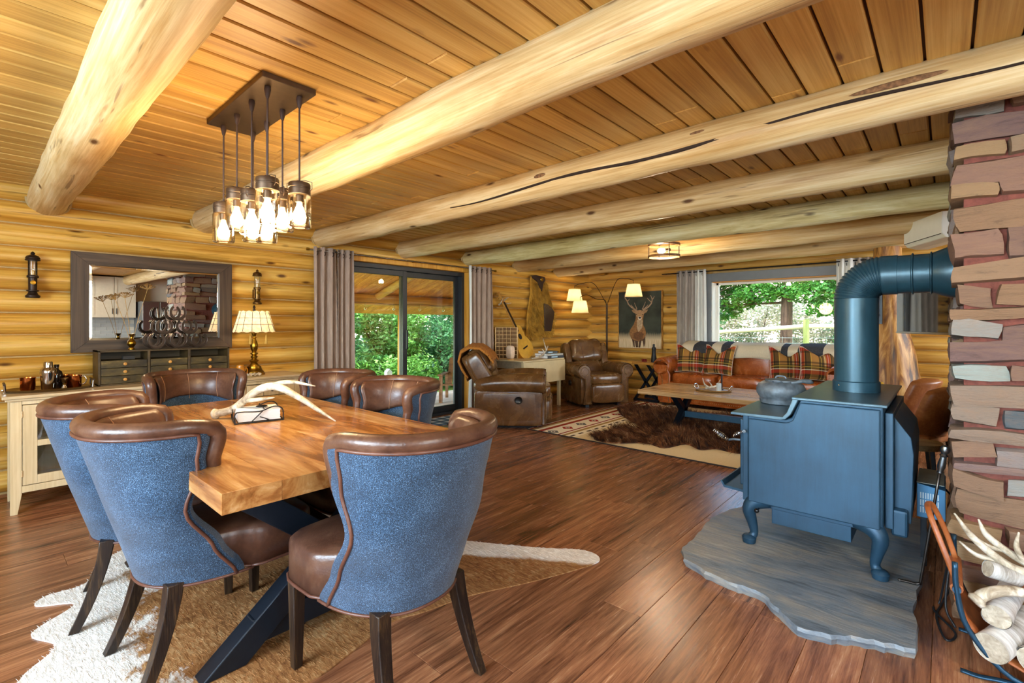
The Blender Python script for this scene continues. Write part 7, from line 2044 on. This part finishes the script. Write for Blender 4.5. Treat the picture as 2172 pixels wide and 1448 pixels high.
for i, (x, y) in enumerate(((-12.6, 4.5), (-12.8, 7.0), (-12.5, 9.6), (-12.9, 12.5))):
    shrub('dark_tree', ['dark tree above the shrubs in the left door pane', 'dark tree above the shrubs behind the porch post', 'dark tree above the shrubs in the right door pane', 'dark tree at the right behind all shrubs'][i], 'tree', (x, y, GZ), 2.0, 5.5, 6000, 0.11, M_leaf2, 'trees behind the shrubs')

# back yard
struct(MB().box((-5.6, 8.5, -0.6), (12, 13.5, -0.35)).build('back_yard', M_grass, smooth=False))
hl = MB(); hl.grid(lambda u, v: (lerp(-30, 14, u), lerp(13.0, 40, v), -0.35 + 7.5 * sm(v) + 0.5 * mnoise.noise((u * 14, v * 9, 0))), 40, 24)
struct(hl.build('hillside', M_dry, None, 180))
M_rail = wood('grey_rail', ['#8a7a6a', '#b0a190', '#cbbfae'], 'X', 0.8, 10, 0.8, 0.3)
t = thing('rail_fence', 'weathered split rail fence with wire mesh beyond the picture window', 'fence', (0, 11.5, 0))
for x in (-5.6, -2.15, 1.2):
    MB().tube([(x, 0, -0.4), (x, 0, 1.38 if x > -3 else 1.2)], 0.058, 12).build('post', wood('mossy_post_%d' % int(x + 9), ['#5f6a34', '#7f8648', '#a09a66'], 'Z', 1, 10, 0.9, 0.3), t, 50)
for (xa, za, xb, zb) in ((-5.6, 0.98, -2.15, 1.235), (-2.15, 1.235, 1.2, 1.30), (-5.6, 0.42, -2.15, 0.66), (-2.15, 0.70, 1.2, 0.78)):
    MB().tube(path([(xa, 0, za), (lerp(xa, xb, 0.4), 0.0, lerp(za, zb, 0.4) - 0.012), (xb, 0, zb)], 10), 0.045, 8, squash=(1.0, 0.6)).build('rail', M_rail, t, 60)
wm = MB()
for q in range(34): wm.tube([(-5.6 + q * 0.2, 0.04, 0.0), (-5.6 + q * 0.2, 0.04, 1.02)], 0.0035, 4)
for q in range(8): wm.tube([(-5.6, 0.04, 0.15 + q * 0.115), (1.2, 0.04, 0.22 + q * 0.115)], 0.0035, 4)
wm.build('wire_mesh', plain('wire_grey', '#9aa09a', 0.5, 0.5), t, kind='stuff')
t = thing('yard_tree', 'big tree with a dark trunk and spreading green branches behind the window', 'tree', (-2.86, 13.0, -0.4))
MB().tube([(0, 0, 0), (0.01, 0, 1.2), (0.03, 0.02, 2.4), (0.0, 0.1, 5.0)], [0.17, 0.135, 0.12, 0.08], 16).build('trunk', M_bark, t, 180)
cl = []
for (x, z, r) in ((-2.1, 2.55, .55), (-1.6, 2.35, .5), (-1.1, 2.6, .5), (-2.6, 2.2, .5), (-2.3, 2.95, .7), (-0.6, 2.75, .5), (-1.3, 3.0, .6), (0.0, 2.95, .6), (0.6, 2.7, .5), (1.2, 2.85, .6), (1.6, 2.6, .5), (2.1, 2.75, .55), (0.9, 2.35, .38), (1.5, 2.25, .4), (-3.0, 1.95, .4), (-1.8, 3.3, .8), (0.5, 3.4, .8), (1.8, 3.3, .8), (-0.6, 3.4, .8), (-2.9, 2.7, .6), (2.6, 2.55, .5), (-2.2, 2.0, .3)):
    cl.append(((x, rng.uniform(-1.0, 0.5), z - 0.33), (r * 1.2, r * 0.9, r * 0.5)))
leaves(cl, 30000, 0.055, rng).build('foliage', M_leaf3, t, smooth=False, kind='stuff')
for x, z in ((-2.4, 2.15), (-1.4, 2.5), (1.4, 2.5), (2.2, 2.6), (-2.8, 1.85)):
    MB().tube(path([(0, 0, z + 0.35), (x * 0.5, -0.2, z + 0.28), (x, -0.4, z)], 10), rint([0.03, 0.018, 0.006], 10), 6).build('branch', M_bark, t, 180)
bl_ = ['pale dry bush beyond the fence at the far left of the window', 'pale dry bush beyond the fence left of the tree trunk', 'pale dry bush directly behind the tree trunk', 'pale dry bush right of the fence post', 'pale dry bush behind the window pane right side', 'pale bush farthest right beyond the fence']
for i, (x, y) in enumerate(((-6.6, 14.6), (-5.2, 15.2), (-4.2, 15.6), (-3.0, 15.2), (-1.8, 15.0), (-0.6, 15.4))):
    shrub('dry_bush', bl_[i], 'bush', (x, y, -0.3 + 0.05 * (y - 13)), 1.15, 2.6, 7000, 0.05, M_brush, 'dry bushes on the hillside', 3)
gl_ = ['green sapling left of the trunk beyond the fence', 'green sapling at the right of the fence post', 'green conifer on the slope at the right', 'green conifer on the slope at the left']
for i, (x, y, h) in enumerate(((-4.9, 14.0, 2.2), (-1.5, 14.2, 2.0), (-2.6, 19.0, 4.5), (-7.6, 19.0, 4.6))):
    shrub('green_sapling', gl_[i], 'tree', (x, y, -0.3), 0.7 + 0.25 * (h > 3), h, 2200, 0.06, M_leaf2, 'green saplings on the hillside', 3)

# ================================================================== KITCHEN (seen in the mirror)
M_greige = plain('greige_cabinet', '#c3b8a3', 0.5, 0, 0.04)
M_ss = metal('stainless', '#a9adb0', 0.3, 1.0, 0.04)
def wallcab(y0, y1, z0, z1, x0, label, nm='wall_cabinet'):
    t = thing(nm, label, 'cabinet', (x0, y0, z0), 0, 'kitchen cabinets in the mirror')
    MB().box((0.02, 0, 0), (3.315 - x0, y1 - y0, z1 - z0)).build('carcass', M_greige, t, smooth=False)
    n = 2 if y1 - y0 > 0.5 else 1
    for k in range(n):
        a = lerp(0, y1 - y0, k / n) + 0.005; b = lerp(0, y1 - y0, (k + 1) / n) - 0.005
        d_ = MB().box((0.0, a, 0.005), (0.02, b, z1 - z0 - 0.005)).build('door', M_greige, t, smooth=False)
        for aa, bb, cc, dd in ((a, a + 0.05, 0.005, z1 - z0 - 0.005), (b - 0.05, b, 0.005, z1 - z0 - 0.005), (a + 0.05, b - 0.05, 0.005, 0.055), (a + 0.05, b - 0.05, z1 - z0 - 0.055, z1 - z0 - 0.005)):
            MB().box((-0.006, aa, cc), (0.0, bb, dd)).build('door_rail', M_greige, d_, smooth=False)
        MB().tube([(-0.02, b - 0.03 if k == 0 else a + 0.03, 0.08), (-0.02, b - 0.03 if k == 0 else a + 0.03, 0.2)], 0.006, 8).build('pull', M_black, d_)
wallcab(1.98, 2.74, 1.42, 2.30, 2.95, 'beige kitchen wall cabinet reflected in the mirror above the tiles')
wallcab(1.20, 1.96, 1.42, 2.30, 2.95, 'beige kitchen wall cabinet left of the other in the mirror')
wallcab(2.02, 2.72, 0.0, 0.88, 2.70, 'beige kitchen base cabinet reflected beside the refrigerator', 'base_cabinet')
t = thing('kitchen_range', 'steel kitchen range with knobs reflected in the mirror', 'range', (2.68, 1.25, 0))
MB().box((0.03, 0, 0), (0.63, 0.75, 0.90)).build('body', M_ss, t, smooth=False, bevel=0.004)
MB().box((0.0, 0.03, 0.15), (0.03, 0.72, 0.70)).build('oven_door', plain('oven_black', '#1a1b1d', 0.1), t, smooth=False)
MB().box((0.0, 0.0, 0.76), (0.03, 0.75, 0.90)).build('control_panel', M_ss, t, smooth=False)
for q in range(5): MB().lathe([(0.024, 0), (0.02, -0.03), (0, -0.032)], (0, 0, 0), 14, Matrix.Translation((0.0, 0.12 + q * 0.13, 0.83)) @ Matrix.Rotation(PI / 2, 4, 'Y')).build('knob', M_steel, t, 40)
t = thing('worktop', 'grey kitchen worktop reflected in the mirror', 'worktop', (2.66, 2.01, 0.88))
MB().box((0, 0, 0), (0.655, 0.72, 0.035)).build('slab', plain('grey_counter', '#7d766b', 0.35), t, smooth=False, bevel=0.004)
MB().box((0.635, 0, 0.035), (0.655, 0.72, 0.08)).build('upstand', bpy.data.materials['grey_counter'], t, smooth=False)
bs = sempty('trim_2')
M_tile = plain('grey_tile', '#a9a8a4', 0.4, 0, 0.25, 3)
tm = MB().box((-0.05, -0.1, -0.04), (0.0, 0.1, 0.04))
tile_me = MB().box((0, 0.002, 0.002), (0.008, 0.198, 0.073)).mesh('tile', M_tile, smooth=False)
for r_ in range(7):
    for q in range(8):
        o = bpy.data.objects.new('tile', tile_me); COL.objects.link(o); o.parent = bs; o.location = (3.308, 1.2 + q * 0.2 - (0.1 if r_ % 2 else 0), 0.915 + r_ * 0.075)
t = thing('refrigerator', 'stainless refrigerator with bowed handles reflected in the mirror', 'refrigerator', (2.60, 2.78, 0))
MB().box((0.06, 0, 0), (0.70, 0.62, 1.78)).build('body', plain('fridge_grey', '#77797a', 0.4, 0.5), t, smooth=False, bevel=0.004)
for a, b in ((0.0, 0.305), (0.315, 0.62)):
    d_ = MB().box((0.0, a, 0.62), (0.06, b, 1.77)).build('door', M_ss, t, smooth=False, bevel=0.008)
    yy = b - 0.04 if a == 0 else a + 0.04
    MB().tube(path([(0, yy, 0.75), (-0.06, yy, 0.95), (-0.075, yy, 1.2), (-0.06, yy, 1.45), (0, yy, 1.65)], 16), 0.012, 10).build('bowed_handle', M_steel, d_, 180)
MB().box((0.0, 0.0, 0.05), (0.06, 0.62, 0.61)).build('freezer_drawer', M_ss, t, smooth=False, bevel=0.008)
t = thing('framed_picture', 'small gold framed picture reflected beside the stone chimney', 'picture', (3.30, 3.62, 1.28))
for a, b, c, d in ((0, 0, 0.03, 0.46), (0.33, 0, 0.36, 0.46), (0.03, 0, 0.33, 0.03), (0.03, 0.43, 0.33, 0.46)): MB().box((-0.025, a, b), (0.0, c, d)).build('frame_bar', M_brass, t, smooth=False)
MB().box((-0.012, 0.03, 0.03), (-0.004, 0.33, 0.43)).build('print', plain('grey_print', '#6d7276', 0.4, 0, 0.5, 6), t, smooth=False)

t = thing('kitchen_ceiling_light', 'round white flush ceiling light over the kitchen', 'ceiling light', (1.75, 0.9, 2.33))  # unseen lamp added to brighten the kitchen and its reflection
MB().lathe([(0.19, 0.0), (0.19, -0.03), (0.17, -0.035)], (0, 0, 0), 36, cap=False).build('rim', M_ss, t, 40)
MB().lathe([(0.17, -0.03), (0.14, -0.055), (0.0, -0.07)], (0, 0, 0), 36, cap=False).build('diffuser', emit('ceiling_diffuser', '#fff1dc', 2), t, 180)
light('kitchen_glow', 'POINT', (1.75, 0.9, 2.18), 85, (1.0, 0.93, 0.82), 0.15)  # fill light of the added kitchen lamp
